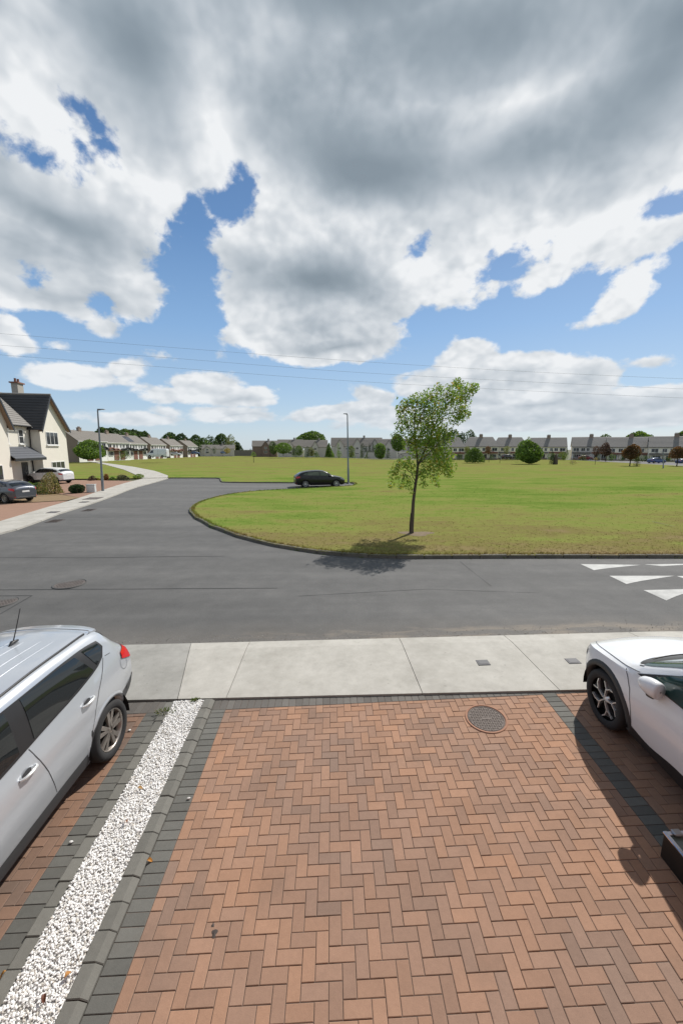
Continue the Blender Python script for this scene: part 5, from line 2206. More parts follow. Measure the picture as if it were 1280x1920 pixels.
def courses(mb, a, b, c, d, n, thick=.05, col=(1, 1, 1)):
    """roof slope a-b (eaves) to d-c (ridge) in overlapping courses"""
    a, b, c, d = map(Vector, (a, b, c, d))
    nn = (b - a).cross(d - a).normalized()
    if nn.z < 0:
        nn = -nn
    for i in range(n):
        t0, t1 = i / n, min(1.0, (i + 1.12) / n)
        l0, r0 = a.lerp(d, t0), b.lerp(c, t0)
        l1, r1 = a.lerp(d, t1), b.lerp(c, t1)
        vs = [l0 + nn * thick, r0 + nn * thick, r1 + nn * thick * .45, l1 + nn * thick * .45, l0 - nn * .01, r0 - nn * .01, r1 - nn * .01, l1 - nn * .01]
        mb.add(vs, [(0, 1, 2, 3), (0, 4, 5, 1), (1, 5, 6, 2), (3, 7, 4, 0), (2, 6, 7, 3)], col)


def cream_house():
    """gabled cream house: own axes are s along the front (away from the camera), t out of the front"""
    A = Vector((-30.9, 42.0, 0))
    D, N_ = Vector((-.2, .98, 0)).normalized(), Vector((.98, .2, 0)).normalized()
    root = empty('house', A)
    H0 = .0

    def W(s, t, z):
        return D * s + N_ * t + Vector((0, 0, z))
    EV, RG = 5.88, 9.15
    # walls
    mb = MB()

    def block(s0, s1, t0, t1, z1):
        vs = [W(s0, t0, -.1), W(s1, t0, -.1), W(s1, t1, -.1), W(s0, t1, -.1), W(s0, t0, z1), W(s1, t0, z1), W(s1, t1, z1), W(s0, t1, z1)]
        mb.add(vs, [(0, 1, 5, 4), (1, 2, 6, 5), (2, 3, 7, 6), (3, 0, 4, 7), (4, 5, 6, 7)])
    block(-16.5, 5.8, -8.5, -1.0, EV)
    block(0, 5.8, -.995, 0, EV)
    block(-11.2, -5.5, -.995, 0, EV)
    for s0, s1, sa in ((0, 5.8, 2.15), (-11.2, -5.5, -7.6)):
        za = RG - .12
        vs = [W(s0, -.004, EV), W(s1, -.004, EV), W(sa, -.004, za), W(s0, -1.5, EV), W(s1, -1.5, EV), W(sa, -1.5, za)]
        mb.add(vs, [(0, 1, 2), (5, 4, 3), (0, 2, 5, 3), (1, 4, 5, 2)])
    wall = fix_normals(mb.build('wall', RENDERW, root))
    # roofs
    mb = MB()
    courses(mb, W(-16.9, -.65, EV - .12), W(6.1, -.65, EV - .12), W(6.1, -4.75, RG + .15), W(-16.9, -4.75, RG + .15), 15, .07)
    courses(mb, W(6.1, -8.85, EV - .12), W(-16.9, -8.85, EV - .12), W(-16.9, -4.75, RG + .15), W(6.1, -4.75, RG + .15), 8, .07)
    main = mb.build('roof', TILE, root)
    fix_normals(main)
    for s0, s1, sa in ((0, 5.8, 2.15), (-11.2, -5.5, -7.6)):
        mb = MB()
        o_ = .42
        sl0, sl1 = (RG - EV) / (sa - s0), (RG - EV) / (s1 - sa)
        for (se, dz) in ((s0 - .3, EV - .3 * sl0), (s1 + .32, EV - .32 * sl1)):
            a, b = W(se, o_, dz), W(se, -4.6, dz)
            c, d = W(sa, -4.6, RG), W(sa, o_, RG)
            courses(mb, a, b, c, d, 13, .07)
        fix_normals(mb.build('gable_roof', SLATE, root))
        mb = MB()
        for (se, dz) in ((s0 - .3, EV - .3 * sl0), (s1 + .32, EV - .32 * sl1)):
            q = [W(se, o_ + .02, dz - .02), W(sa, o_ + .02, RG + .03), W(sa, o_ + .02, RG - .27), W(se, o_ + .02, dz - .30)]
            q2 = [v - N_ * .045 for v in q]
            mb.add(q + q2, [(0, 1, 2, 3), (7, 6, 5, 4), (0, 4, 5, 1), (3, 2, 6, 7), (0, 3, 7, 4)])
        fix_normals(mb.build('barge_board', FASCIA, root))
        mb = MB()
        for (se, dz) in ((s0 - .3, EV - .3 * sl0), (s1 + .32, EV - .32 * sl1)):
            mb.add([W(se, o_ - .03, dz - .17), W(sa, o_ - .03, RG - .14), W(sa, .01, RG - .14), W(se, .01, dz - .17)], [(0, 1, 2, 3)])
        mb.build('soffit', SOFFIT, root)
    mb = MB()
    mb.tube([W(2.15, .45, RG + .05), W(2.15, -4.7, RG + .05)], .11, 8)
    mb.tube([W(-16.9, -4.75, RG + .22), W(6.1, -4.75, RG + .22)], .11, 8)
    mb.build('ridge_tiles', TILE, root)
    # eaves gutter, downpipe
    mb = MB()
    mb.tube([W(-5.4, -.55, EV - .14), W(-.3, -.55, EV - .14)], .075, 8)
    mb.tube([W(-.28, -.5, EV - .2), W(-.10, -.85, EV - .55), W(-.10, -.9, 3.6), W(-.10, -.9, .0)], .05, 8)
    mb.build('downpipe', GUTTER, root)
    # chimney on the main ridge
    mb = MB()
    cx = W(5.25, -4.1, 0)
    rz = atan2(D.y, D.x)
    mb.box(cx + Vector((0, 0, 9.4)), (1.15, .62, 2.6), rz)
    ch = mb.build('chimney', RENDERB, main)
    mb = MB()
    mb.box(cx + Vector((0, 0, 10.72)), (1.40, .88, .14), rz)
    for k in (-.28, .28):
        M = Matrix.Translation(cx + D * k + Vector((0, 0, 10.79)))
        mb.lathe([(.14, 0), (.12, .1), (.10, .36), (.13, .40), (.10, .40)], 10, M=M)
    mb.build('chimney_pot', BRICKW, ch)
    # porch canopy in the recess, under it door and side light
    mb = MB()
    courses(mb, W(-5.5, .38, 2.62), W(-.02, .38, 2.62), W(-.02, -.99, 3.72), W(-5.5, -.99, 3.72), 5, .05)
    pr = fix_normals(mb.build('porch_roof', plain('blue_slate', (.075, .082, .098), .55, grain=.2), root))
    mb = MB()
    mb.box(W(-2.76, .36, 2.52), (5.5, .05, .22), rz)
    mb.add([W(-.03, .36, 2.6), W(-.03, -.98, 2.6), W(-.03, -.98, 3.74)], [(0, 1, 2)])
    mb.build('fascia', GUTTER, pr)
    mb = MB()
    mb.add([W(-5.5, .34, 2.44), W(-.03, .34, 2.44), W(-.03, -.98, 2.44), W(-5.5, -.98, 2.44)], [(0, 3, 2, 1)])
    mb.build('soffit', PVC, pr)
    face = (N_.x, N_.y)
    M = Matrix((Vector((-N_.y, N_.x, 0)), N_, Vector((0, 0, 1)))).transposed()
    for s, w in ((-1.45, 1.05), (-4.35, .8)):
        mb = MB()
        mb.box(W(s, -.99, 1.10), (w, .09, 2.2), M=M)
        dr = mb.build('door', DOORD, root)
        mb = MB()
        mb.box(W(s, -.935, 1.45), (w * .4, .02, .9), M=M)
        mb.build('glazing', PANE, dr)
        mb = MB()
        mb.tube([W(s + w * .38, -.90, .95), W(s + w * .38, -.90, 1.15)], .018, 6)
        mb.build('handle', CHROME, dr)
    for (s, z, w, h, t, nx) in ((2.42, 4.62, 2.6, 1.40, 0, 3), (3.2, 1.42, 3.0, 1.45, 0, 3), (-1.5, 4.72, .86, 1.42, -1.0, 1), (-8.4, 4.62, 2.4, 1.4, 0, 3), (-8.2, 1.42, 2.6, 1.5, 0, 3), (-4.0, 4.72, .86, 1.42, -1.0, 1)):
        window(root, W(s, t, z), w, h, nx, 2 if w < 1 else 1, face, .075)
    # the long wall light on the porch wall
    tag(root, 'large cream rendered house with dark gabled roof and grey chimney at the left', 'house')
    return root


cream_house()


def semi(loc, rz, wall, roof, label, W_=13.0, Dp=8.2, EV=5.1, RG=8.1, side=BRICKD, group=None, porch='flat', seed=0, hip=False, detail=2, scale=1.0, door=DOORD):
    root = empty('house', loc, rz)
    root.scale = (scale,) * 3
    rng = random.Random(seed)
    w, d = W_ / 2, Dp / 2
    mb = MB()
    mb.add([(-w, -d, -3), (w, -d, -3), (w, d, -3), (-w, d, -3), (-w, -d, EV), (w, -d, EV), (w, d, EV), (-w, d, EV)], [(0, 1, 5, 4), (2, 3, 7, 6), (4, 5, 6, 7)])
    mb.build('front_wall', wall, root)
    mb = MB()
    for s in (-1, 1):
        mb = MB()
        x = s * w
        mb.add([(x, -d, -3), (x, d, -3), (x, d, EV), (x, 0, RG - .08), (x, -d, EV)] if not hip else [(x, -d, -3), (x, d, -3), (x, d, EV), (x, -d, EV)], [tuple(range(5 if not hip else 4))[::s]])
        mb.build('gable_wall', side, root)
    o = .35
    hp = Dp * .26 if hip else -o * .0
    mb = MB()
    for s in (-1, 1):
        a, b = Vector((-w - o * .6, s * (d + o), EV - .28)), Vector((w + o * .6, s * (d + o), EV - .28))
        c, e = Vector((w + o * .6 - max(0, hp), 0, RG)), Vector((-w - o * .6 + max(0, hp), 0, RG))
        if s > 0:
            a, b, c, e = b, a, e, c
        courses(mb, a, b, c, e, 9 if detail > 1 else 5, .09)
    if hip:
        for s in (-1, 1):
            x = s * (w + o * .6)
            courses(mb, (x, s * (d + o), EV - .28), (x, -s * (d + o), EV - .28), (s * (w + o * .6 - hp), -s * .01, RG), (s * (w + o * .6 - hp), s * .01, RG), 9, .09)
    rf = fix_normals(mb.build('roof', roof, root))
    mb = MB()
    mb.box((0, -.2, RG + .05), (1.25, .7, 1.5))
    mb.box((0, -.2, RG + .8), (1.4, .85, .10))
    for x in (-.4, -.13, .13, .4):
        mb.lathe([(.11, 0), (.09, .32)], 8, M=Matrix.Translation((x, -.2, RG + .84)))
    mb.build('chimney', BRICKD, rf)
    mb = MB()
    mb.box((0, -d - o - .02, EV - .25), (W_ + .4, .07, .16))
    mb.build('gutter', GUTTER if wall is not WHITEW else PVC, rf)
    for s in (-1, 1):
        for x, ww in ((s * w * .78, 1.9), (s * w * .42, 1.3), (s * w * .16, 1.0)):
            if detail < 2 and ww == 1.0:
                continue
            window(root, (x, -d, 3.85), ww, 1.25, 2, 1, (0, -1), .10, sill=False)
        window(root, (s * w * .72, -d, 1.35), 2.4, 1.5, 3, 1, (0, -1), .10, sill=False)
        mb = MB()
        mb.box((s * w * .27, -d - .02, 1.05), (1.05, .08, 2.1))
        mb.build('door', door if s > 0 else DOORD, root)
        if porch == 'arch':
            mb = MB()
            n = 10
            for cx, r in ((s * w * .27, 1.2), (s * w * .72, 1.7)):
                pts = [(cx + r * cos(pi * i / n), 2.35 + r * .62 * sin(pi * i / n)) for i in range(n + 1)]
                pin = [(cx + (r - .28) * cos(pi * i / n), 2.35 + (r - .28) * .55 * sin(pi * i / n)) for i in range(n + 1)]
                vs = [(x, y, z) for (x, z) in pts for y in (-d - .75, -d + .0)] + [(x, -d - .75, z) for x, z in pin]
                fs = [(2 * i, 2 * i + 1, 2 * i + 3, 2 * i + 2) for i in range(n)] + [(2 * i, 2 * i + 2, 2 * (n + 1) + i + 1, 2 * (n + 1) + i) for i in range(n)]
                mb.add(vs, fs)
            mb.box((s * w * .5, -d - .45, 2.42), (w * .98, .8, .16))
            fix_normals(mb.build('porch_canopy', BRICKW if rng.random() < .6 else GUTTER, root))
            mb = MB()
            mb.box((s * w * .27, -d - .06, .75), (w * .40, .10, 3.0))
            mb.build('brick_base', BRICKW, root)
            # openings stand proud of the brick
            window(root, (s * w * .72, -d - .12, 1.35), 2.4, 1.5, 3, 1, (0, -1), .10, sill=False)
        else:
            mb = MB()
            courses(mb, (s * w * .5 - w * .48, -d - .65, 2.45), (s * w * .5 + w * .48, -d - .65, 2.45), (s * w * .5 + w * .48, -d, 3.0), (s * w * .5 - w * .48, -d, 3.0), 3, .06)
            # peaked hood over the bay
            xa = s * w * .70
            vs = [(xa - 1.5, -d - .85, 2.4), (xa + 1.5, -d - .85, 2.4), (xa, -d - .85, 3.15), (xa - 1.5, -d, 2.4), (xa + 1.5, -d, 2.4), (xa, -d, 3.3)]
            mb.add(vs, [(0, 1, 2), (0, 2, 5, 3), (1, 4, 5, 2), (0, 3, 4, 1)])
            fix_normals(mb.build('porch_canopy', TILEB if rng.random() < .5 else BRICKW, root))
            mb = MB()
            pm = BRICKD if rng.random() < .5 else PVC
            for xx in (-w * .46, w * .02, w * .46):
                mb = MB()
                mb.box((s * w * .5 + xx, -d - .55, 1.0), (.14, .14, 2.7))
                mb.build('porch_post', pm, root)
            mb = MB()
            mb.box((s * w * .5, -d - .05, -.1), (w * .98, .09, 1.6))
            mb.build('brick_base', BRICKD, root)
            window(root, (s * w * .70, -d - .10, 1.5), 2.1, 1.35, 3, 1, (0, -1), .10, sill=False)
    return tag(root, label, 'house', group)


def stand(px, py, d):
    """foot of a far thing seen at a pixel, at forward distance d"""
    return at(px, py, d)


LG = 'white semi-detached houses across the park path'
for i, (px, y, lab) in enumerate(((152, 122, 'white semi-detached house half hidden by the cream house and the round bush'), (203, 139, 'white semi-detached house just right of the near street lamp, behind the bush'), (240, 155, 'white semi-detached house with dark solar panels on the roof'), (281, 174, 'white semi-detached house right behind the white van'), (316, 196, 'white semi-detached house second from the far end of its row'), (348, 222, 'white semi-detached house at the far end of its row by the dark trees'))):
    base_y = 858.5 - i * .9
    o = semi(at(px, base_y, y), radians(90 - 3), WHITEW, TILEB, lab, group=LG, porch='arch', seed=i, side=BRICKD)
    if i == 2:
        mb = MB()
        a = Vector((-5.8, -4.0, 5.3))
        for k in range(4):
            x0 = -5.6 + k * 1.25
            z0, z1 = 5.55, 7.5
            f = lambda z: -4.45 + (z - 4.82) / (8.1 - 4.82) * 4.45
            mb.add([(x0, f(z0), z0 + .16), (x0 + 1.18, f(z0), z0 + .16), (x0 + 1.18, f(z1), z1 + .16), (x0, f(z1), z1 + .16)], [(0, 1, 2, 3)])
        mb.build('solar_panel', gloss('solar_glass', (.012, .016, .03), .15, .5), o)
RG_ = 'cream semi-detached houses along the far side of the field'
right_row = [(838, 862.5, 150, 'cream semi-detached house directly behind the young tree', 6, CREAMW), (899, 862, 148, 'cream semi-detached house behind the broad green bush, right of the young tree', 4, CREAMW), (953, 861.5, 152, 'cream semi-detached house with the dark car parked before it', 2, CREAMW), (1025, 861.5, 154, 'cream semi-detached house behind the round bush and the dark cypress', 0, CREAMW), (1104, 862.5, 146, 'grey-fronted semi-detached house behind the red car', -3, GREYW), (1178, 865, 138, 'cream semi-detached house behind the rust-leaved tree', -6, CREAMW), (1262, 867, 128, 'cream semi-detached house behind the blue car at the right edge', -9, CREAMW), (1350, 869, 122, 'cream semi-detached house just past the right edge', -12, CREAMW)]
for i, (px, py, y, lab, rz, wm) in enumerate(right_row[:-1]):
    q = at(px, py, y + 4)
    semi(q, -atan2(q.x, q.y) * .85, wm, TILE, lab, group=RG_, seed=10 + i, side=CREAMW, hip=i in (0, 1, 2), W_=12.0 if i < 5 else 14.0, RG=8.4)
MG = 'grey gabled houses beyond the middle of the field'


def gabled(px, py, d, w, ridge_px, label, rz=0.0, front=True, wall=GREYW, seed=0, dp=9.0):
    """house with cross gables on its front; width in pixels, ridge height by pixel"""
    p = at(px, py, d)
    k = d / 755.0
    W_ = w * k
    RG = at(px, ridge_px, d).z - p.z
    EV = RG * .60
    root = empty('house', p, -atan2(p.x, p.y) * .8)
    x = W_ / 2
    mb = MB()
    mb.add([(-x, -dp / 2, -2), (x, -dp / 2, -2), (x, dp / 2, -2), (-x, dp / 2, -2), (-x, -dp / 2, EV), (x, -dp / 2, EV), (x, dp / 2, EV), (-x, dp / 2, EV), (-x, 0, RG - .1), (x, 0, RG - .1)], [(0, 1, 5, 4), (2, 3, 7, 6), (1, 2, 6, 9, 5), (3, 0, 4, 8, 7)])
    mb.build('wall', wall, root)
    mb = MB()
    for s in (-1, 1):
        a, b, c, e = Vector((-x - .3, s * (dp / 2 + .3), EV - .2)), Vector((x + .3, s * (dp / 2 + .3), EV - .2)), Vector((x + .3, 0, RG)), Vector((-x - .3, 0, RG))
        courses(mb, a, b, c, e, 6, .09)
    rf = fix_normals(mb.build('roof', TILEB, root))
    rng = random.Random(seed)
    n = max(1, int(W_ / 7.5))
    for i in range(n):
        gx = -x + W_ * (i + .5) / n + rng.uniform(-.6, .6)
        gw, gh = rng.uniform(1.5, 2.1), RG - rng.uniform(.5, 1.1)
        y0 = -dp / 2 - .7
        mb = MB()
        mb.add([(gx - gw, y0, -2), (gx + gw, y0, -2), (gx + gw, y0, EV), (gx, y0, gh), (gx - gw, y0, EV), (gx - gw, 0, -2), (gx + gw, 0, -2), (gx + gw, 0, EV), (gx, 0, gh), (gx - gw, 0, EV)], [(0, 1, 2, 3, 4), (1, 6, 7, 2), (5, 0, 4, 9)])
        mb.build('gable_wall', wall, root)
        mb = MB()
        for s in (-1, 1):
            courses(mb, (gx + s * (gw + .3), y0 - .3, EV - .35), (gx + s * (gw + .3), .3, EV - .35), (gx, .3, gh + .12), (gx, y0 - .3, gh + .12), 4, .08)
        g = fix_normals(mb.build('gable_roof', SLATE if rng.random() < .4 else TILEB, root))
        window(root, (gx, y0, EV * .78), 1.3, 1.1, 2, 1, (0, -1), .1, sill=False)
        window(root, (gx, y0, EV * .3), 1.8, 1.2, 2, 1, (0, -1), .1, sill=False)
        if i < n - 1:
            window(root, (gx + gw + 1.6, -dp / 2, EV * .75), 1.2, 1.0, 2, 1, (0, -1), .1, sill=False)
    mb = MB()
    mb.box((x * .3, 0, RG + .3), (1.0, .6, 1.5))
    mb.build('chimney', RENDERB, rf)
    return tag(root, label, 'house', MG)


gabled(408, 851, 255, 62, 834, 'low grey bungalow left of the grey houses, before the dark trees', seed=1, dp=8)
gabled(497, 852, 235, 44, 826, 'grey gabled house with brick front left of the lollipop sapling', seed=2, wall=plain('dull_brick', (.20, .145, .12), .9, grain=.1))
gabled(545, 854, 225, 46, 824, 'grey gabled house behind the two rounded trees', seed=3)
gabled(592, 856, 215, 42, 825, 'grey gabled house below the big domed tree', seed=4)
gabled(668, 858, 205, 92, 820.5, 'wide grey house with long ridge behind the tall street lamp', seed=5)
gabled(742, 860, 195, 60, 823, 'grey house with gables behind the young tree on its left side', seed=6)
gabled(795, 861, 190, 44, 823, 'grey house with gables mostly covered by the young tree', seed=7)

# garden walls and fence beyond the field
FENCE = plain('weathered_fence', (.17, .155, .14), .9, grain=.2)
for px0, px1, py, pyt, d, mt, lab in ((690, 790, 858.5, 847, 185, GREYW, 'long grey garden wall behind the conifers in the middle distance'), (440, 472, 851.5, 844, 228, FENCE, 'brown garden fence beside the brick-fronted house'), (620, 690, 857, 851, 196, GREYW, 'low grey garden wall left of the conifers')):
    a, b = at(px0, py, d), at(px1, py, d)
    t = at(px0, pyt, d)
    r = empty('garden_wall', a)
    h = t.z - a.z
    n = int((b - a).length / 2.4)
    for i in range(n):
        mb = MB()
        mb.box(((b.x - a.x) * (i + .5) / n, 0, h / 2 - .5), ((b.x - a.x) / n - .06, .18, h + 1))
        mb.build('panel', mt, r)
    mb = MB()
    for i in range(n + 1):
        mb.box(((b.x - a.x) * i / n, 0, h / 2 - .45), (.3, .3, h + 1.1))
    mb.build('pier', mt, r)
    tag(r, lab, 'wall')

# ------------------------------------------------------------------ cars far away
def far_car(px, py, len_px, col, label, rz=0.0, d=None, kind='hatch', metal=0.0):
    L_ = 4.3 if kind != 'van' else 5.6
    if d is None:
        d = L_ * 755.0 / len_px
    m = paint(label.split(' ')[0] + '_car_paint', col, metal, .3)
    if kind == 'van':
        o = van(m)
    else:
        o = hatch('parked_car', m, L_, 1.78, 1.47 if kind == 'hatch' else 1.62, .32, 'six', 18, detail=False)
    tag(o, label, 'van' if kind == 'van' else 'car')
    o.location = at(px, py, d)
    o.rotation_euler = (0, 0, rz)
    k = len_px / (L_ * 755.0 / d)
    return o


def van(mat):
    root = empty('parked_van', (0, 0, 0))
    c = Car(dict(nx=24, n1=7, n2=5, n3=5, crown=.06, tuck=.06, shoulder=.03, crease=0, round=.12, bow=.01, wr=.34, ra=.40, ax_f=1.75, ax_r=-1.65, clad_mat=CLAD,
                 belt=[(-2.8, 1.25), (0, 1.25), (1.6, 1.2), (2.5, 1.05), (2.8, .8)],
                 top=[(-2.8, 1.9), (-2.77, 2.3), (-2.6, 2.42), (0, 2.45), (1.0, 2.42), (1.25, 2.30), (2.0, 1.40), (2.2, 1.28), (2.7, 1.02), (2.8, .8)],
                 hw=[(-2.8, .92), (-2.6, .98), (0, 1.0), (1.8, 1.0), (2.5, .92), (2.8, .70)],
                 roofw=[(-2.8, .80), (0, .86), (1.2, .82), (2.0, .86), (2.8, .5)],
                 sill=[(-2.8, .35), (0, .28), (2.8, .32)]))
    c.section(0)
    c.body('body', mat, root)
    c.wells(root)
    c.patch([(.75, 1.3), (1.75, 1.27)], [(.75, 2.05), (1.25, 2.0)], .008, 'window', GLASS, root, 3)
    c.deck((1.32, 1.98), c.jD + 1.5, c.jE, .01, 'windscreen', GLASS, root, 5)
    c.line([(.68, 2.2), (.68, .35)], .03, .006, 'panel_gap', SEAM, root)
    c.line([(-.55, 2.2), (-.55, .35)], .03, .006, 'panel_gap', SEAM, root)
    c.patch([(-2.78, 1.0), (-2.70, 1.0)], [(-2.78, 1.5), (-2.70, 1.5)], .01, 'tail_light', REDLAMP, root, 2)
    c.wheels(root, 'six', 14, .2)
    return root


far_car(135, 859.5, 27, (.62, .64, .66), 'white car parked beside the wall of the cream house, far off', radians(170))
far_car(150, 858, 19, (.22, .025, .03), 'dark red car parked behind the distant silver one', radians(10), 140)
far_car(161, 859.5, 21, (.35, .37, .39), 'silver car parked in front of the round green bush', radians(5), 140, metal=.4)
far_car(178, 859, 18, (.45, .48, .16), 'pale yellow-green car facing the field near the round bush', radians(-70), 132)
far_car(207, 858.5, 15, (.46, .31, .03), 'yellow car below the white houses right of the lamp', radians(15), 150)
far_car(296, 858.2, 44, (.66, .68, .70), 'white panel van parked across from the white houses', radians(180), 110, 'van')
far_car(330, 854.5, 21, (.60, .60, .60), 'white car parked just right of the white van', radians(5), 165)
far_car(366, 851.5, 15, (.05, .11, .26), 'blue car at the end of the row of white houses', radians(5), 210)
far_car(420, 850.5, 10, (.12, .2, .36), 'small blue car before the low bungalow', radians(0), 245)
far_car(951, 860, 21, (.025, .03, .04), 'dark car parked before the cream houses, beside a small sign', radians(3), 140, metal=.2)
far_car(1097, 861.5, 22, (.20, .015, .02), 'red car parked before the grey-fronted house', radians(0), 140)
far_car(1230, 868.5, 30, (.025, .07, .22), 'bright blue car parked before the hedge on the far right', radians(3), 108)
far_car(1283, 870, 22, (.03, .06, .17), 'dark blue car cut off by the right picture edge', radians(3), 108)
far_car(508, 857.5, 10, (.7, .7, .7), 'small white car under the trees in the middle distance', radians(0), 225) if False else None

# the house the photograph was taken from stands close behind the camera
hb = struct(empty('near_house', (0, -.55, 0)))
mb = MB()
mb.box((0, -4.0, 2.4), (15, 8.0, 5.6))
mb.build('wall', BRICKW, hb)
mb = MB()
courses(mb, (-7.8, .35, 5.05), (7.8, .35, 5.05), (7.8, -4.0, 8.6), (-7.8, -4.0, 8.6), 10, .08)
courses(mb, (7.8, -8.35, 5.05), (-7.8, -8.35, 5.05), (-7.8, -4.0, 8.6), (7.8, -4.0, 8.6), 4, .08)
fix_normals(mb.build('roof', TILE, hb))

# ------------------------------------------------------------------ trees, bushes, grass
LEAFM = leafy('leaves', None, .38)
NEEDLE = leafy('conifer_leaves', None, .15)
BARK = plain('bark', (.085, .068, .052), .9, grain=.4, scale=14, bump=.6)
BARKD = plain('dark_bark', (.045, .036, .028), .95, grain=.4, scale=9, bump=.5)


def leaf_quad(mb, p, n, u, ln, w, col):
    v = n.cross(u).normalized()
    a, b = p - u * (ln * .5), p + u * (ln * .5)
    m1, m2 = p + v * (w * .5) + n * (w * .12), p - v * (w * .5) + n * (w * .12)
    mb.add([a, m2, b, m1], [(0, 1, 2, 3)], col)


def rnd_unit(r):
    while True:
        v = Vector((r.uniform(-1, 1), r.uniform(-1, 1), r.uniform(-1, 1)))
        if .05 < v.length < 1:
            return v.normalized()


def young_tree():
    r = random.Random(21)
    Y = 16.32
    base = gp(772, 1005)
    base.z = GZ
    root = empty('young_tree', base)

    def T(px, py, dy=0.0):
        return at(px, py, Y + dy) - base

    # zoomed photograph coordinates (origin 680,700, scale 4.571) -> picture pixels
    def q(zx, zy, dy=0.0):
        return T(680 + zx / 4.571, 700 + zy / 4.571, dy)
    trunk_pts = [q(415, 1400), q(418, 1330), q(425, 1220), q(432, 1100), q(447, 980), q(462, 880), q(470, 790), q(462, 690), q(446, 560), q(440, 420, .1), (q(452, 300, .1)), q(470, 210)]
    mb = MB()
    mb.tube(trunk_pts, [.115, .085, .075, .066, .06, .055, .05, .04, .032, .024, .015, .006], 10)
    trunk = mb.build('trunk', BARK, root)
    mb = MB()
    mb.tube([q(408, 1390) + Vector((0, -.02, 0)), q(412, 1290), q(418, 1200)], [.065, .062, .05], 8)
    mb.build('tree_guard', plain('dark_guard', (.035, .028, .022), .9, grain=.3), root)
    mb = MB()
    tips = []

    def limb(pts, r0, r1):
        n = len(pts)
        P = []
        for i in range(n - 1):
            for k in range(4):
                t = k / 4
                p = pts[i].lerp(pts[i + 1], t)
                P.append(p + Vector((r.uniform(-1, 1), r.uniform(-1, 1), r.uniform(-1, 1))) * .025)
        P.append(pts[-1])
        mb.tube(P, [r0 + (r1 - r0) * i / (len(P) - 1) for i in range(len(P))], 6)
        tips.extend(P[2:])
        return P
    limbs = [
        ([q(472, 790), q(530, 660, .2), (q(590, 510, .3)), q(640, 400, .3), q(720, 280, .2), q(800, 180, .1), q(900, 140), q(975, 125)], .038),
        ([q(640, 400, .3), q(760, 330, .5), q(860, 350, .6)], .018),
        ([q(700, 300, .2), q(720, 200, -.3), q(740, 120, -.3), q(800, 80, -.3)], .016),
        ([q(446, 560), q(380, 430, -.2), q(340, 320, -.2), q(310, 260, -.2)], .022),
        ([q(445, 500), q(500, 380, -.4), q(540, 270, -.4), q(580, 190, -.4)], .022),
        ([q(470, 790), q(560, 690, -.5), q(640, 600, -.6), q(730, 520, -.6)], .024),
        ([q(462, 880), q(540, 800, .4), q(640, 770, .6), q(740, 800, .6)], .020),
        ([q(455, 930), q(410, 850, .1), q(340, 800, .2), q(280, 800, .2), q(240, 900, .2)], .018),
        ([q(450, 960), q(400, 880, -.3), q(350, 860, -.3), q(330, 970, -.3)], .014),
        ([q(465, 870), q(520, 850, -.4), q(590, 860, -.5), q(650, 930, -.5)], .014),
        ([q(468, 720), q(380, 680, .4), q(310, 700, .5)], .016),
        ([q(540, 640, .2), q(610, 640, .7), q(700, 690, .9), q(750, 820, .9)], .016),
        ([q(450, 620), q(350, 560, -.3), q(290, 530, -.3)], .014),
        ([q(470, 250), q(440, 230), q(380, 240)], .010),
    ]
    for p, rr in limbs:
        limb(p, rr, .004)
    for _ in range(150):
        a = r.choice(tips)
        d = rnd_unit(r)
        d.z = d.z * .6 + .1
        mb.tube([a, a + d * .16, a + d * .34 + Vector((0, 0, -.04))], [.006, .004, .002], 4)
    mb.build('branches', BARK, root)
    # leaf clusters: x, y (zoomed), radius in zoomed pixels, number
    cl = [(810, 85, 45, 120), (880, 150, 70, 230), (950, 125, 40, 110), (760, 180, 85, 300), (840, 240, 80, 260), (650, 130, 45, 80), (560, 205, 70, 200), (460, 240, 70, 200), (380, 270, 60, 190), (330, 330, 55, 120), (610, 270, 90, 300), (700, 300, 90, 300), (850, 350, 65, 230), (800, 390, 60, 150), (500, 330, 85, 270), (420, 390, 75, 220), (340, 430, 60, 120), (600, 380, 80, 260), (520, 440, 80, 200), (620, 470, 80, 220), (480, 540, 80, 180), (560, 560, 80, 200), (400, 600, 65, 130), (640, 550, 70, 160), (690, 490, 70, 180), (740, 530, 65, 170), (540, 470, 60, 120), (420, 500, 60, 100), (320, 510, 50, 70), (270, 530, 30, 25), (470, 600, 70, 150), (580, 600, 80, 230), (660, 620, 85, 280), (700, 700, 80, 250), (600, 710, 85, 260), (510, 720, 70, 170), (440, 670, 60, 100), (730, 790, 70, 190), (640, 800, 75, 190), (560, 830, 65, 130), (500, 880, 50, 70), (740, 860, 40, 70), (380, 770, 60, 140), (310, 790, 55, 130), (270, 860, 50, 110), (240, 950, 35, 45), (350, 900, 50, 90), (330, 970, 30, 40), (390, 960, 35, 40), (420, 1010, 25, 20), (610, 900, 45, 55), (640, 960, 25, 25), (520, 950, 35, 35), (450, 830, 50, 70), (295, 290, 18, 12), (292, 208, 8, 4)]
    lf = MB()
    k = 1 / 4.571 * 16.1 / 755
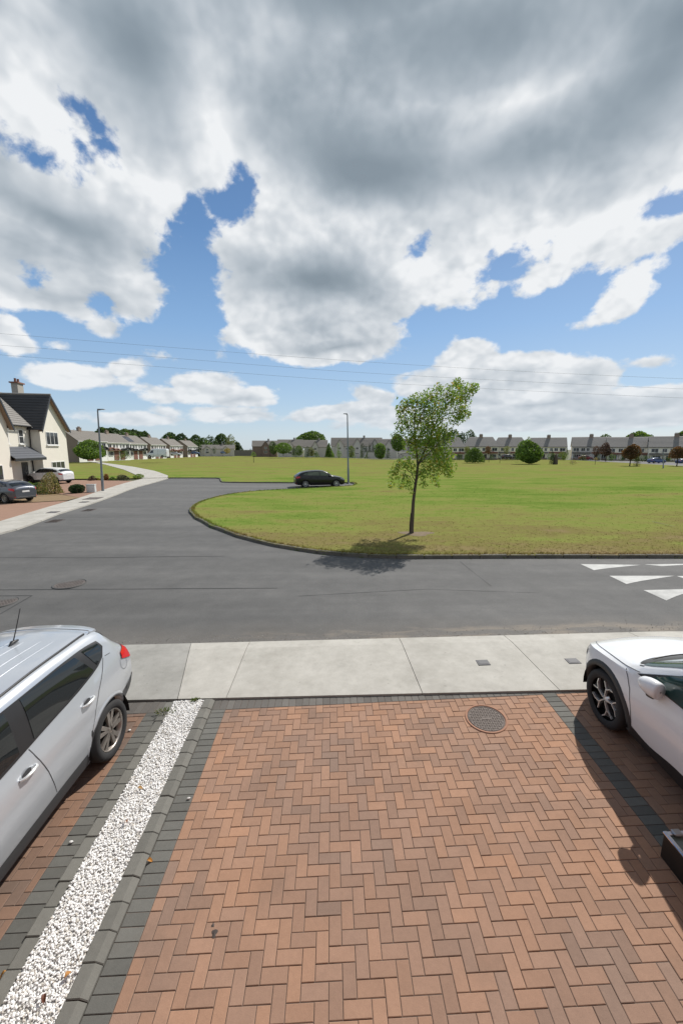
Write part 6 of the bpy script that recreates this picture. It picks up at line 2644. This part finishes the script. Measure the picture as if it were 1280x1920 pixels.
    for (zx, zy, rad, n) in cl:
        R = rad * k * 1.14
        c = q(zx, zy, r.uniform(-.45, .45))
        warm = r.random()
        for _ in range(int(n * 1.4)):
            d = rnd_unit(r) * (r.random() ** .45) * R
            d.y *= 1.35
            p = c + d
            nrm = (rnd_unit(r) + Vector((0, -.1, .75))).normalized()
            u = (rnd_unit(r) + Vector((0, 0, -.55)))
            u = (u - nrm * u.dot(nrm)).normalized()
            ln = r.uniform(.075, .135)
            g = r.random()
            if g < .035:
                col = (.50, .33, .04)
            elif g < .12 + .14 * warm:
                col = (.300, .320, .050)
            else:
                s = r.uniform(.65, 1.3)
                col = (.190 * s, .310 * s, .050 * s)
            leaf_quad(lf, p, nrm, u, ln, ln * .5, col)
    lf.build('crown', LEAFM, root)
    # worn soil round the foot
    mb = MB()
    vs = [(0, 0, .03)]
    for i in range(24):
        a = 2 * pi * i / 24
        rr = .55 * (1 + .25 * sin(3 * a) + r.uniform(-.12, .12))
        vs.append((.18 + rr * cos(a) * 1.2, rr * sin(a) * .8, .004))
    mb.add(vs, [(0, 1 + i, 1 + (i + 1) % 24) for i in range(24)], smooth=True)
    mb.build('worn_soil', plain('bare_soil', (.17, .125, .075), .95, grain=.35, scale=7, bump=.6), root)
    return tag(root, 'slim young tree with two leaning leaders growing at the kerb of the field', 'tree')


young_tree()


def shape_pt(r, kind):
    """random point of a crown, z from 0 to 1, and outward direction"""
    while True:
        z = r.random()
        if kind == 'cone':
            w = (1 - z) ** .8 * .95 + .05
        elif kind == 'column':
            w = min(1, (1 - z) * 3.5) ** .6 * min(1, .55 + z * 1.5)
        elif kind == 'round':
            w = sqrt(max(0, 1 - (2 * z - 1) ** 2))
        elif kind == 'dome':
            w = sqrt(max(0, 1 - z ** 2.2))
        else:
            w = sqrt(max(0, 1 - (1.7 * z - .9) ** 2)) if z < 1 else 0
        a = r.uniform(0, 2 * pi)
        rr = r.random() ** .33
        if r.random() < w + .1:
            return z, a, rr * w


def plant(name, p, w, h, label, cat, cols, n=900, kind='round', trunk=0.0, leaf=None, group=None, seed=0, lumps=5, mat=None, bark=BARKD, depth=None, clear=0.0, stems=3):
    """bush or tree of many leaf faces: crown width w, total height h, bare trunk share"""
    r = random.Random(seed * 7 + 3)
    root = empty(name, p)
    ch = h * (1 - trunk)
    z0 = h * trunk
    dep = depth or w
    leaf = leaf or max(.04, min(w, h) * .075)
    lump = [(r.uniform(0, 2 * pi), r.uniform(.25, .95), r.uniform(.25, .5), r.uniform(.55, 1.38)) for _ in range(lumps)]
    mb = MB()
    for i in range(n):
        z, a, rr = shape_pt(r, kind)
        # uneven outline: some directions bulge, others draw in
        m, tone = 1.0, 1.0
        for (la, lz, ls, lm) in lump:
            da = (a - la + pi) % (2 * pi) - pi
            g = math.exp(-(da / 1.0) ** 2 - ((z - lz) / ls) ** 2)
            m += (lm - 1) * g
            tone += (lm - 1) * g * .45
        q = Vector((cos(a) * rr * w / 2 * m, sin(a) * rr * dep / 2 * m, z0 + z * ch * (1 + (m - 1) * .3)))
        if clear and r.random() < clear * vnoise(q.x / w * 6 + 9, q.z / h * 6 + seed, 5) * 1.6:
            continue
        nrm = (Vector((cos(a), sin(a), .7 * (z - .3))) * .8 + rnd_unit(r)).normalized()
        u = rnd_unit(r) + Vector((0, 0, -.25 if kind != 'cone' else .5))
        u = (u - nrm * u.dot(nrm)).normalized()
        c = cols[min(len(cols) - 1, int(r.random() * len(cols)))]
        s = r.uniform(.72, 1.28) * tone
        ln = leaf * r.uniform(.8, 1.5)
        leaf_quad(mb, q, nrm, u, ln, ln * .7, tuple(x * s for x in c))
    mb.build('crown', mat or LEAFM, root)
    mb = MB()
    if trunk > .05:
        tr = max(.03, h * .022)
        mb.tube([(0, 0, -.3), (w * .01, 0, z0 * .6), (0, 0, z0 + ch * .3), (w * .03, 0, z0 + ch * .7)], [tr * 1.3, tr, tr * .8, tr * .2], 7)
        for i in range(5):
            a = 2.4 * i
            zz = z0 * .8 + ch * .12 * i
            mb.tube([(0, 0, zz), (cos(a) * w * .16, sin(a) * dep * .16, zz + ch * .14), (cos(a) * w * .3, sin(a) * dep * .3, zz + ch * .24)], [tr * .6, tr * .4, tr * .12], 5)
        mb.build('trunk', bark, root)
    else:
        for i in range(stems):
            a = 2.1 * i + seed
            mb.tube([(cos(a) * w * .05, sin(a) * dep * .05, -.1), (cos(a) * w * .14, sin(a) * dep * .14, h * .4), (cos(a) * w * .22, sin(a) * dep * .22, h * .72)], [w * .022, w * .016, w * .005], 5)
        mb.build('stems', bark, root)
    return tag(root, label, cat, group)


G_MID = [(.095, .165, .034), (.115, .190, .040), (.080, .140, .030)]
G_BRIGHT = [(.150, .255, .040), (.175, .270, .048), (.120, .215, .036)]
G_DARK = [(.050, .092, .030), (.062, .108, .034), (.042, .078, .028)]
G_CYP = [(.030, .058, .022), (.038, .070, .026)]
G_OLIVE = [(.150, .180, .060), (.175, .195, .066)]
RUST = [(.200, .098, .050), (.165, .090, .046), (.130, .100, .050)]
PURPLE = [(.085, .050, .046), (.100, .060, .050)]
TAN = [(.36, .275, .130), (.30, .235, .110), (.22, .190, .085)]
YEL = [(.300, .230, .030), (.240, .200, .030)]


def px_plant(name, px, py, w_px, top, d, label, cat, cols, **k):
    """plant given by its foot pixel, width and top in pixels and distance"""
    p = at(px, py, d)
    t = at(px, top, d)
    return plant(name, p, w_px * d / 755.0, t.z - p.z, label, cat, cols, **k)


# bushes and trees standing in the field's far half
field_plants = [
    ('bush', 889, 866.5, 33, 840, 106, 'broad green bush in the field just right of the young tree', 'bush', G_MID, dict(n=1500, kind='dome', seed=1)),
    ('bush', 993, 868.5, 37, 829, 98, 'tall round green bush in the field right of centre, largest of the bushes', 'bush', G_BRIGHT[:1] + G_MID, dict(n=2200, kind='round', seed=2, lumps=9)),
    ('bush', 974, 861, 15, 846, 118, 'low green bush touching the left side of the tall round bush', 'bush', G_MID, dict(n=600, kind='dome', seed=3)),
    ('cypress', 1034, 869.5, 9, 845, 96, 'small dark cypress standing alone in the field beside a brown stump', 'tree', G_CYP, dict(n=700, kind='cone', mat=NEEDLE, seed=4)),
    ('red_tree', 1180, 873, 29, 833, 85, 'rust-leaved round tree on the far right of the field', 'tree', RUST, dict(n=1700, kind='round', trunk=.30, seed=5, lumps=8, clear=.3)),
    ('bush', 1193, 875.5, 12, 843, 84, 'brown-green shrub growing at the trunk of the rust-leaved tree', 'bush', TAN[1:] + G_DARK, dict(n=500, kind='cone', seed=6, clear=.4)),
    ('red_tree', 1268, 875, 27, 838, 84, 'rust-leaved tree at the right picture edge beside the blue cars', 'tree', RUST, dict(n=1300, kind='dome', trunk=.42, seed=7, clear=.3)),
    ('purple_tree', 1135, 863, 21, 830, 120, 'taller of two dark purple trees before the gap between the houses', 'tree', PURPLE, dict(n=1100, kind='round', trunk=.25, seed=8, clear=.35)),
    ('purple_tree', 1117, 860, 13, 837, 124, 'smaller of two dark purple trees before the gap between the houses', 'tree', PURPLE, dict(n=700, kind='round', trunk=.25, seed=9, clear=.35)),
    ('red_tree', 914, 858, 14, 837, 135, 'small rust tree before the cream house right of the broad bush', 'tree', RUST, dict(n=600, kind='round', trunk=.35, seed=10, clear=.3)),
    ('garden_tree', 949, 857, 11, 838, 138, 'small green tree directly above the dark parked car', 'tree', G_OLIVE, dict(n=500, kind='round', trunk=.35, seed=11, clear=.3)),
    ('garden_tree', 874, 857, 11, 838, 140, 'small green tree by the porches right of the young tree', 'tree', G_OLIVE, dict(n=500, kind='round', trunk=.4, seed=12, clear=.3)),
    ('bush', 513, 852.5, 15, 829, 190, 'dark rounded tree left of its pale twin in the middle distance', 'tree', G_DARK + G_MID, dict(n=900, kind='round', trunk=.05, seed=13)),
    ('bush', 531, 853.5, 26, 831, 185, 'bright rounded tree right of its dark twin in the middle distance', 'tree', G_BRIGHT + G_MID, dict(n=1200, kind='round', trunk=.12, seed=14)),
    ('bush', 551, 853.5, 9, 839, 185, 'narrow dark bush between the rounded trees in the middle distance', 'bush', G_DARK, dict(n=500, kind='dome', seed=15)),
    ('bush', 561, 854, 14, 836, 182, 'green bush next to the narrow dark one, left of the leaning conifer', 'bush', G_MID, dict(n=700, kind='round', seed=16)),
    ('bush', 577, 854.5, 8, 838, 180, 'dark conifer leaning against a pale bush in the middle distance', 'tree', G_CYP, dict(n=500, kind='column', mat=NEEDLE, seed=17)),
    ('bush', 584, 855, 12, 840, 180, 'pale olive bush beside the dark leaning conifer', 'bush', G_OLIVE, dict(n=600, kind='round', seed=18)),
    ('bush', 617, 856.5, 18, 832, 165, 'dense green bush with pointed top left of the tall lamp', 'bush', G_MID + G_BRIGHT, dict(n=1300, kind='cone', seed=19, lumps=8)),
    ('bush', 634, 851, 6, 829, 170, 'thin young tree between the pointed bush and the tall lamp', 'tree', G_BRIGHT, dict(n=350, kind='column', seed=20)),
    ('bush', 658, 857, 13, 836, 165, 'green bush right beside the tall lamp post', 'bush', G_MID + G_OLIVE, dict(n=800, kind='column', seed=21)),
    ('cypress', 679, 857.5, 8, 831, 160, 'dark narrow cypress first right of the tall lamp, with bare top', 'tree', G_CYP, dict(n=700, kind='column', mat=NEEDLE, seed=22)),
    ('cypress', 686, 848, 6, 836, 178, 'leftmost of three dark conifers above the grey garden wall', 'tree', G_CYP, dict(n=400, kind='cone', mat=NEEDLE, seed=23)),
    ('cypress', 692.5, 848, 7, 831, 178, 'middle of three dark conifers above the grey garden wall', 'tree', G_CYP, dict(n=450, kind='cone', mat=NEEDLE, seed=24)),
    ('cypress', 699, 848, 7, 832, 178, 'rightmost of three dark conifers above the grey garden wall', 'tree', G_CYP, dict(n=450, kind='cone', mat=NEEDLE, seed=25)),
    ('bush', 713.5, 860, 25, 832, 150, 'loose bright green bush before the grey garden wall, left of the young tree', 'bush', G_BRIGHT + G_MID, dict(n=1300, kind='round', seed=26, lumps=9, clear=.25)),
    ('cypress', 726.5, 859, 7, 839, 155, 'short dark cypress right of the loose bright bush', 'tree', G_CYP, dict(n=450, kind='column', mat=NEEDLE, seed=27)),
    ('garden_tree', 746, 849, 28, 815, 170, 'green tree over the garden wall just left of the young tree crown', 'tree', G_MID + G_BRIGHT, dict(n=1300, kind='round', trunk=.1, seed=28, lumps=8, clear=.25)),
    ('sapling', 475.5, 865, 9, 848, 110, 'small lollipop sapling in the middle of the far grass', 'tree', G_BRIGHT, dict(n=220, kind='dome', trunk=.55, seed=29)),
    ('sapling', 1115, 872, 7, 858, 95, 'small bare sapling with a dark stem before the grey house', 'tree', TAN, dict(n=110, kind='round', trunk=.6, seed=30)),
    ('sapling', 1073, 874, 15, 862, 92, 'thin dry twiggy sapling in the far right grass', 'tree', TAN + G_OLIVE, dict(n=120, kind='dome', trunk=.3, seed=31)),
    ('bush', 426, 850, 11, 841, 240, 'yellow-leaved bush before the low bungalow', 'bush', YEL, dict(n=500, kind='round', seed=32)),
    ('bush', 402, 850, 6, 838, 240, 'dark shrub left of the yellow bush at the bungalow', 'bush', G_DARK, dict(n=300, kind='column', seed=33)),
    ('bush', 470, 850.5, 5, 842, 230, 'dark shrub behind the lollipop sapling', 'bush', G_DARK, dict(n=250, kind='column', seed=34)),
    ('hedge', 1205, 864.5, 34, 856, 112, 'clipped dark hedge left of the bright blue car', 'hedge', G_DARK, dict(n=900, kind='dome', seed=35)),
    ('bush', 1055, 860, 14, 848, 135, 'pale green bush left of the grey-fronted house', 'bush', G_OLIVE + G_MID, dict(n=500, kind='round', seed=36)),
]
for nm, px, py, w, top, d, lab, cat, cols, k in field_plants:
    k['n'] = int(k['n'] * 1.7)
    px_plant(nm, px, py, w * 1.12, top - 1, d, lab, cat, cols, **k)
# stump beside the cypress
p = at(1040.5, 870, 96)
st = empty('tree_stump', p)
mb = MB()
mb.lathe([(.55, -.1), (.50, .8), (.42, 1.6), (.30, 2.2), (.05, 2.35)], 10)
mb.build('trunk', BARK, st)
mb = MB()
rr = random.Random(4)
for i in range(160):
    z, a, q_ = rr.random(), rr.uniform(0, 6.28), .55
    leaf_quad(mb, Vector((cos(a) * q_ * (1 - z * .5), sin(a) * q_ * (1 - z * .5), z * 2.3)), Vector((cos(a), sin(a), .2)), Vector((0, 0, 1)), .25, .12, (.12, .10, .06))
mb.build('ivy', LEAFM, st)
tag(st, 'brown ivy-grown stump right beside the small dark cypress', 'stump')

# low planting in the gardens along the far houses
rs = random.Random(77)
ORD = ['leftmost', 'second', 'third', 'fourth', 'fifth', 'sixth', 'seventh', 'eighth', 'ninth', 'tenth', 'eleventh', 'twelfth', 'thirteenth', 'fourteenth', 'fifteenth', 'rightmost']
for i in range(16):
    px = 836 + i * 28 + rs.uniform(-8, 8)
    cols = rs.choice([G_MID, G_DARK, G_OLIVE, G_DARK])
    px_plant('bush', px, 862 + max(0, px - 1050) * .028, rs.uniform(9, 20), 862 - rs.uniform(7, 15) + max(0, px - 1050) * .02, 141 - max(0, px - 1050) * .07, ORD[i] + ' small garden shrub from the left in front of the far cream houses' if 0 < i < 15 else ORD[i] + ' small garden shrub in front of the far cream houses', 'bush', cols, n=420, kind=rs.choice(['dome', 'round']), seed=200 + i, group='garden shrubs along the far cream houses')
for i in range(12):
    px = 560 + i * 19 + rs.uniform(-7, 7)
    cols = rs.choice([G_MID, G_DARK, G_OLIVE, G_BRIGHT])
    px_plant('bush', px, 856.5 + (px - 560) * .022, rs.uniform(8, 17), 856 - rs.uniform(8, 17), 186, (ORD[i] + ' small shrub from the left in the gardens of the grey gabled houses') if 0 < i < 11 else (('leftmost', 'rightmost')[i > 0] + ' small shrub in the gardens of the grey gabled houses'), 'bush', cols, n=420, kind=rs.choice(['dome', 'round', 'cone']), seed=240 + i, group='garden shrubs along the grey houses')
# trees behind the houses
back = [
    (190, 833, 52, 806, 175, 'dark tree above the roofs left of the near lamp', G_DARK + G_MID[2:]), (212, 833, 44, 804, 180, 'dark tree directly behind the head of the near lamp post', G_DARK), (238, 836, 34, 809, 200, 'dark tree above the solar roof, in the left clump', G_DARK + G_MID),
    (252, 838, 38, 808, 210, 'dark tree above the house beside the solar roof', G_DARK + G_MID[2:]), (276, 839, 30, 812, 230, 'dark tree above the chimney behind the van', G_DARK), (262, 838, 30, 811, 240, 'dark green tree between two others over the white row', G_DARK + G_MID),
    (322, 843, 26, 813, 260, 'dark tree above the last but one white house', G_DARK + G_MID), (345, 845, 28, 815, 262, 'dark tree above the last white house', G_DARK), (368, 851, 26, 818, 262, 'dark tree right of the row of white houses', G_DARK + G_MID[2:]), (384, 852, 22, 822, 265, 'dark tree left of the tallest one beyond the bungalow', G_DARK + G_MID),
    (398, 851, 22, 820, 275, 'dark tree behind the bungalow roof', G_DARK), (414, 850, 30, 815, 285, 'tall loose tree behind the bungalow', G_MID + G_DARK), (432, 847, 14, 818, 280, 'thin pale tree right of the tall loose one', G_OLIVE), (355, 850, 30, 826, 250, 'low dark tree beside the last white house', G_DARK),
    (584, 834, 42, 812, 270, 'big domed tree above the middle roofs', G_MID), (443, 847, 24, 829, 300, 'low dark tree right of the bungalow', G_DARK),
    (846, 838, 22, 809, 230, 'dark tree over the roofs just right of the young tree crown', G_DARK), (862, 838, 20, 812, 235, 'dark tree left of the rounded one over the cream roofs', G_DARK), (881, 838, 20, 809, 235, 'rounded dark tree over the cream roofs right of the young tree', G_DARK + G_MID[2:]),
    (1134, 842, 24, 817, 190, 'green tree behind the gap beside the grey-fronted house', G_MID + G_DARK), (1191, 836, 36, 812, 190, 'bright green tree over the roof behind the rust-leaved tree', G_MID + G_BRIGHT), (1217, 834, 13, 817, 200, 'small dark tree over the roofs left of the last chimney', G_DARK), (1277, 834, 26, 811, 190, 'green tree above the roofs at the right picture edge', G_MID), (988, 842, 13, 821, 190, 'thin pale tree peeping over the tall round bush', G_OLIVE), (1058, 846, 9, 833, 230, 'far dark trees in the gap left of the grey-fronted house', G_DARK),
]
for i, (px, py, w, top, d, lab, cols) in enumerate(back):
    px_plant('broadleaf_tree', px, py + 8, w * 1.45, top - 2.5, d, lab, 'tree', cols, n=3600 if w > 24 else 2000, kind='dome', trunk=.04, seed=60 + i, lumps=11, leaf=min(1.1, w * d / 755 * .085), clear=.08)
px_plant('bush', 169, 861, 80, 823, 112, 'big round bright green bush among the parked cars far left', 'bush', G_BRIGHT + G_MID[:1], n=4200, kind='round', seed=90, lumps=12)
px_plant('bush', 228, 857, 18, 843, 140, 'clipped round green bush before the solar-roofed house', 'bush', G_MID, n=700, kind='round', seed=91)
px_plant('hedge', 235, 859.5, 30, 851, 135, 'low green hedge in front of the clipped round bush', 'hedge', G_BRIGHT[2:] + G_MID, n=900, kind='dome', seed=92)
# garden of the cream house
gard = [
    ('bush', 101, 926, 46, 884, None, 'large loose tan and green bush before the white crossover', TAN + G_OLIVE, dict(n=3200, kind='dome', lumps=12, clear=.35, leaf=.09)),
    ('bush', 72, 925, 32, 905, None, 'dark green shrub left of the tan bush', G_DARK + G_MID, dict(n=1400, kind='dome', leaf=.09)),
    ('bush', 56, 921, 12, 904, None, 'yellow-green small shrub behind the grey hatchback', G_BRIGHT, dict(n=500, kind='round', leaf=.08)),
    ('bush', 145, 925.5, 28, 908, None, 'clipped dark green ball bush beside the utility cabinet', [(.026, .060, .018), (.034, .075, .022)], dict(n=2400, kind='round', lumps=2, leaf=.07)),
    ('bush', 31, 908, 11, 889, None, 'small yellow-green potted shrub beside the dark front door', G_BRIGHT, dict(n=600, kind='round', trunk=.3, leaf=.08)),
    ('bush', 173, 901.5, 15, 892, None, 'small dark purple shrub at the edge of the lawn', PURPLE, dict(n=600, kind='dome', leaf=.08)),
    ('bush', 200, 901, 9, 889, None, 'orange grass-like shrub right of the lamp post', [(.22, .085, .03), (.17, .08, .03)], dict(n=300, kind='dome', leaf=.12)),
    ('bush', 211, 901, 14, 894, None, 'low green shrub on the lawn edge, left of the grey one', G_MID, dict(n=500, kind='dome', leaf=.08)),
    ('bush', 231, 900, 22, 890.5, None, 'grey-brown spreading shrub on the lawn edge', [(.085, .08, .055), (.065, .07, .045)], dict(n=800, kind='dome', leaf=.09)),
    ('bush', 261, 897, 19, 888.5, None, 'yellow-green low shrub beside the park path', G_OLIVE + G_BRIGHT, dict(n=700, kind='dome', leaf=.08)),
    ('bush', 184, 901, 8, 896, None, 'tiny yellow plant between the purple shrub and the lamp post', YEL + G_OLIVE, dict(n=220, kind='dome', leaf=.08)),
]
for i, (nm, px, py, w, top, d, lab, cols, k) in enumerate(gard):
    q_ = gp(px, py)
    px_plant(nm, px, py, w, top, q_.y, lab, 'bush', cols, seed=100 + i, **k)

# goal frame and little sign out on the field
p0, p1 = at(744, 857, 140), at(771, 857, 140)
gl = empty('goal_frame', p0)
hgt = at(744, 848, 140).z - p0.z
mb = MB()
mb.tube([(0, 0, -.2), (0, 0, hgt)], .07, 6)
mb.build('post', PVC, gl)
mb = MB()
mb.tube([(p1.x - p0.x, 0, -.2), (p1.x - p0.x, 0, hgt)], .07, 6)
mb.build('post', PVC, gl)
mb = MB()
mb.tube([(-.05, 0, hgt), (p1.x - p0.x + .05, 0, hgt)], .07, 6)
mb.build('crossbar', PVC, gl)
tag(gl, 'white goal frame in the far grass just behind the young tree', 'goal')
p = at(936.5, 867.5, 105)
sg = empty('small_sign', p)
mb = MB()
mb.tube([(0, 0, -.2), (0, 0, 1.45)], .05, 6)
mb.build('post', BARKD, sg)
mb = MB()
mb.box((-.25, 0, 1.55), (1.0, .06, .5), M=Matrix.Rotation(.5, 3, 'Y'))
mb.build('board', CLEARLAMP, sg)
tag(sg, 'small tilted sign board on a post in the field left of the dark car', 'sign')
p = at(916, 865.5, 112)
ps = empty('marker_post', p)
mb = MB()
mb.tube([(0, 0, -.2), (0, 0, 1.0)], .06, 6)
mb.build('post', BARKD, ps)
tag(ps, 'short dark marker post in the field right of the broad bush', 'post')


# ------------------------------------------------------------------ grass that can be seen as blades
def inside(poly, x, y):
    c = False
    j = len(poly) - 1
    for i in range(len(poly)):
        xi, yi = poly[i]
        xj, yj = poly[j]
        if (yi > y) != (yj > y) and x < (xj - xi) * (y - yi) / (yj - yi) + xi:
            c = not c
        j = i
    return c


def blades():
    r = random.Random(9)
    near = [(40, 12.8)] + island[1:] + [(1, 45), (40, 45)]
    vs, fs, cs = [], [], []

    def tuft(x, y, h, z0, k=4, dry=1.0):
        for _ in range(k):
            a = r.uniform(0, 2 * pi)
            w = r.uniform(.006, .012) * (1 + y * .02)
            dx, dy = cos(a), sin(a)
            lx, ly = r.uniform(-.6, .6) * h, r.uniform(-.6, .6) * h
            ox, oy = x + r.uniform(-.05, .05), y + r.uniform(-.05, .05)
            hh = h * r.uniform(.6, 1.2)
            n = len(vs)
            vs.extend([(ox - dx * w, oy - dy * w, z0), (ox + dx * w, oy + dy * w, z0), (ox + lx, oy + ly, z0 + hh)])
            fs.append((n, n + 1, n + 2))
            s = r.uniform(.75, 1.35)
            cs.append((s * dry, s, s * .9))
    n = 0
    while n < 9000:
        y = 12.9 + 24 * r.random() ** 2.4
        x = r.uniform(-.95 * y, .95 * y)
        if not inside(near, x, y - .16):
            continue
        tuft(x, y, r.uniform(.018, .042), GZ - .005, 3)
        n += 1
    # a ragged fringe over the kerb
    P = front_kerb
    for i in range(len(P) - 1):
        a, b = Vector(P[i]), Vector(P[i + 1])
        L_ = (b - a).length
        d = (b - a) / L_
        nn = Vector((d.y, -d.x)) * -1
        nn = Vector((-d.y, d.x)) * -1
        for _ in range(int(L_ * 46)):
            q = a + d * r.uniform(0, L_) + nn * r.uniform(.07, .24)
            tuft(q.x, q.y, r.uniform(.04, .10) * (1.5 if r.random() < .15 else 1), GZ - .01, 4, 1.12)
        for _ in range(int(L_ * 3)):
            if vnoise(q.x * .8, q.y * .8, 2) > .45:
                q = a + d * r.uniform(0, L_) - nn * r.uniform(.0, .05)
                tuft(q.x, q.y, r.uniform(.03, .09), Z(q.x, q.y), 5, .7)
    mb = MB()
    mb.v, mb.f, mb.c, mb.s = vs, [list(f) for f in fs], cs, [False] * len(fs)
    return mb


stuff(blades().build('grass', BLADES))
# weeds in the joints of the paving
for px, py, s, lab in ((310, 1336, .11, 'green weed tuft growing beside the top end of the gravel'), (366, 1315.5, .05, 'small weed tuft at the top edge of the white gravel')):
    q_ = gp(px, py, .02)
    r = random.Random(px)
    mb = MB()
    for _ in range(120):
        a, rr = r.uniform(0, 6.28), s * r.random() ** .6
        p = Vector((cos(a) * rr * 1.3, sin(a) * rr * .8, r.uniform(.0, .035)))
        leaf_quad(mb, p, (rnd_unit(r) + Vector((0, 0, 1))).normalized(), Vector((cos(a), sin(a), .6)).normalized(), .045, .012, (.10 * r.uniform(.7, 1.3), .13 * r.uniform(.7, 1.3), .025))
    tag(mb.build('weed', LEAFM, None, q_), lab, 'weed')
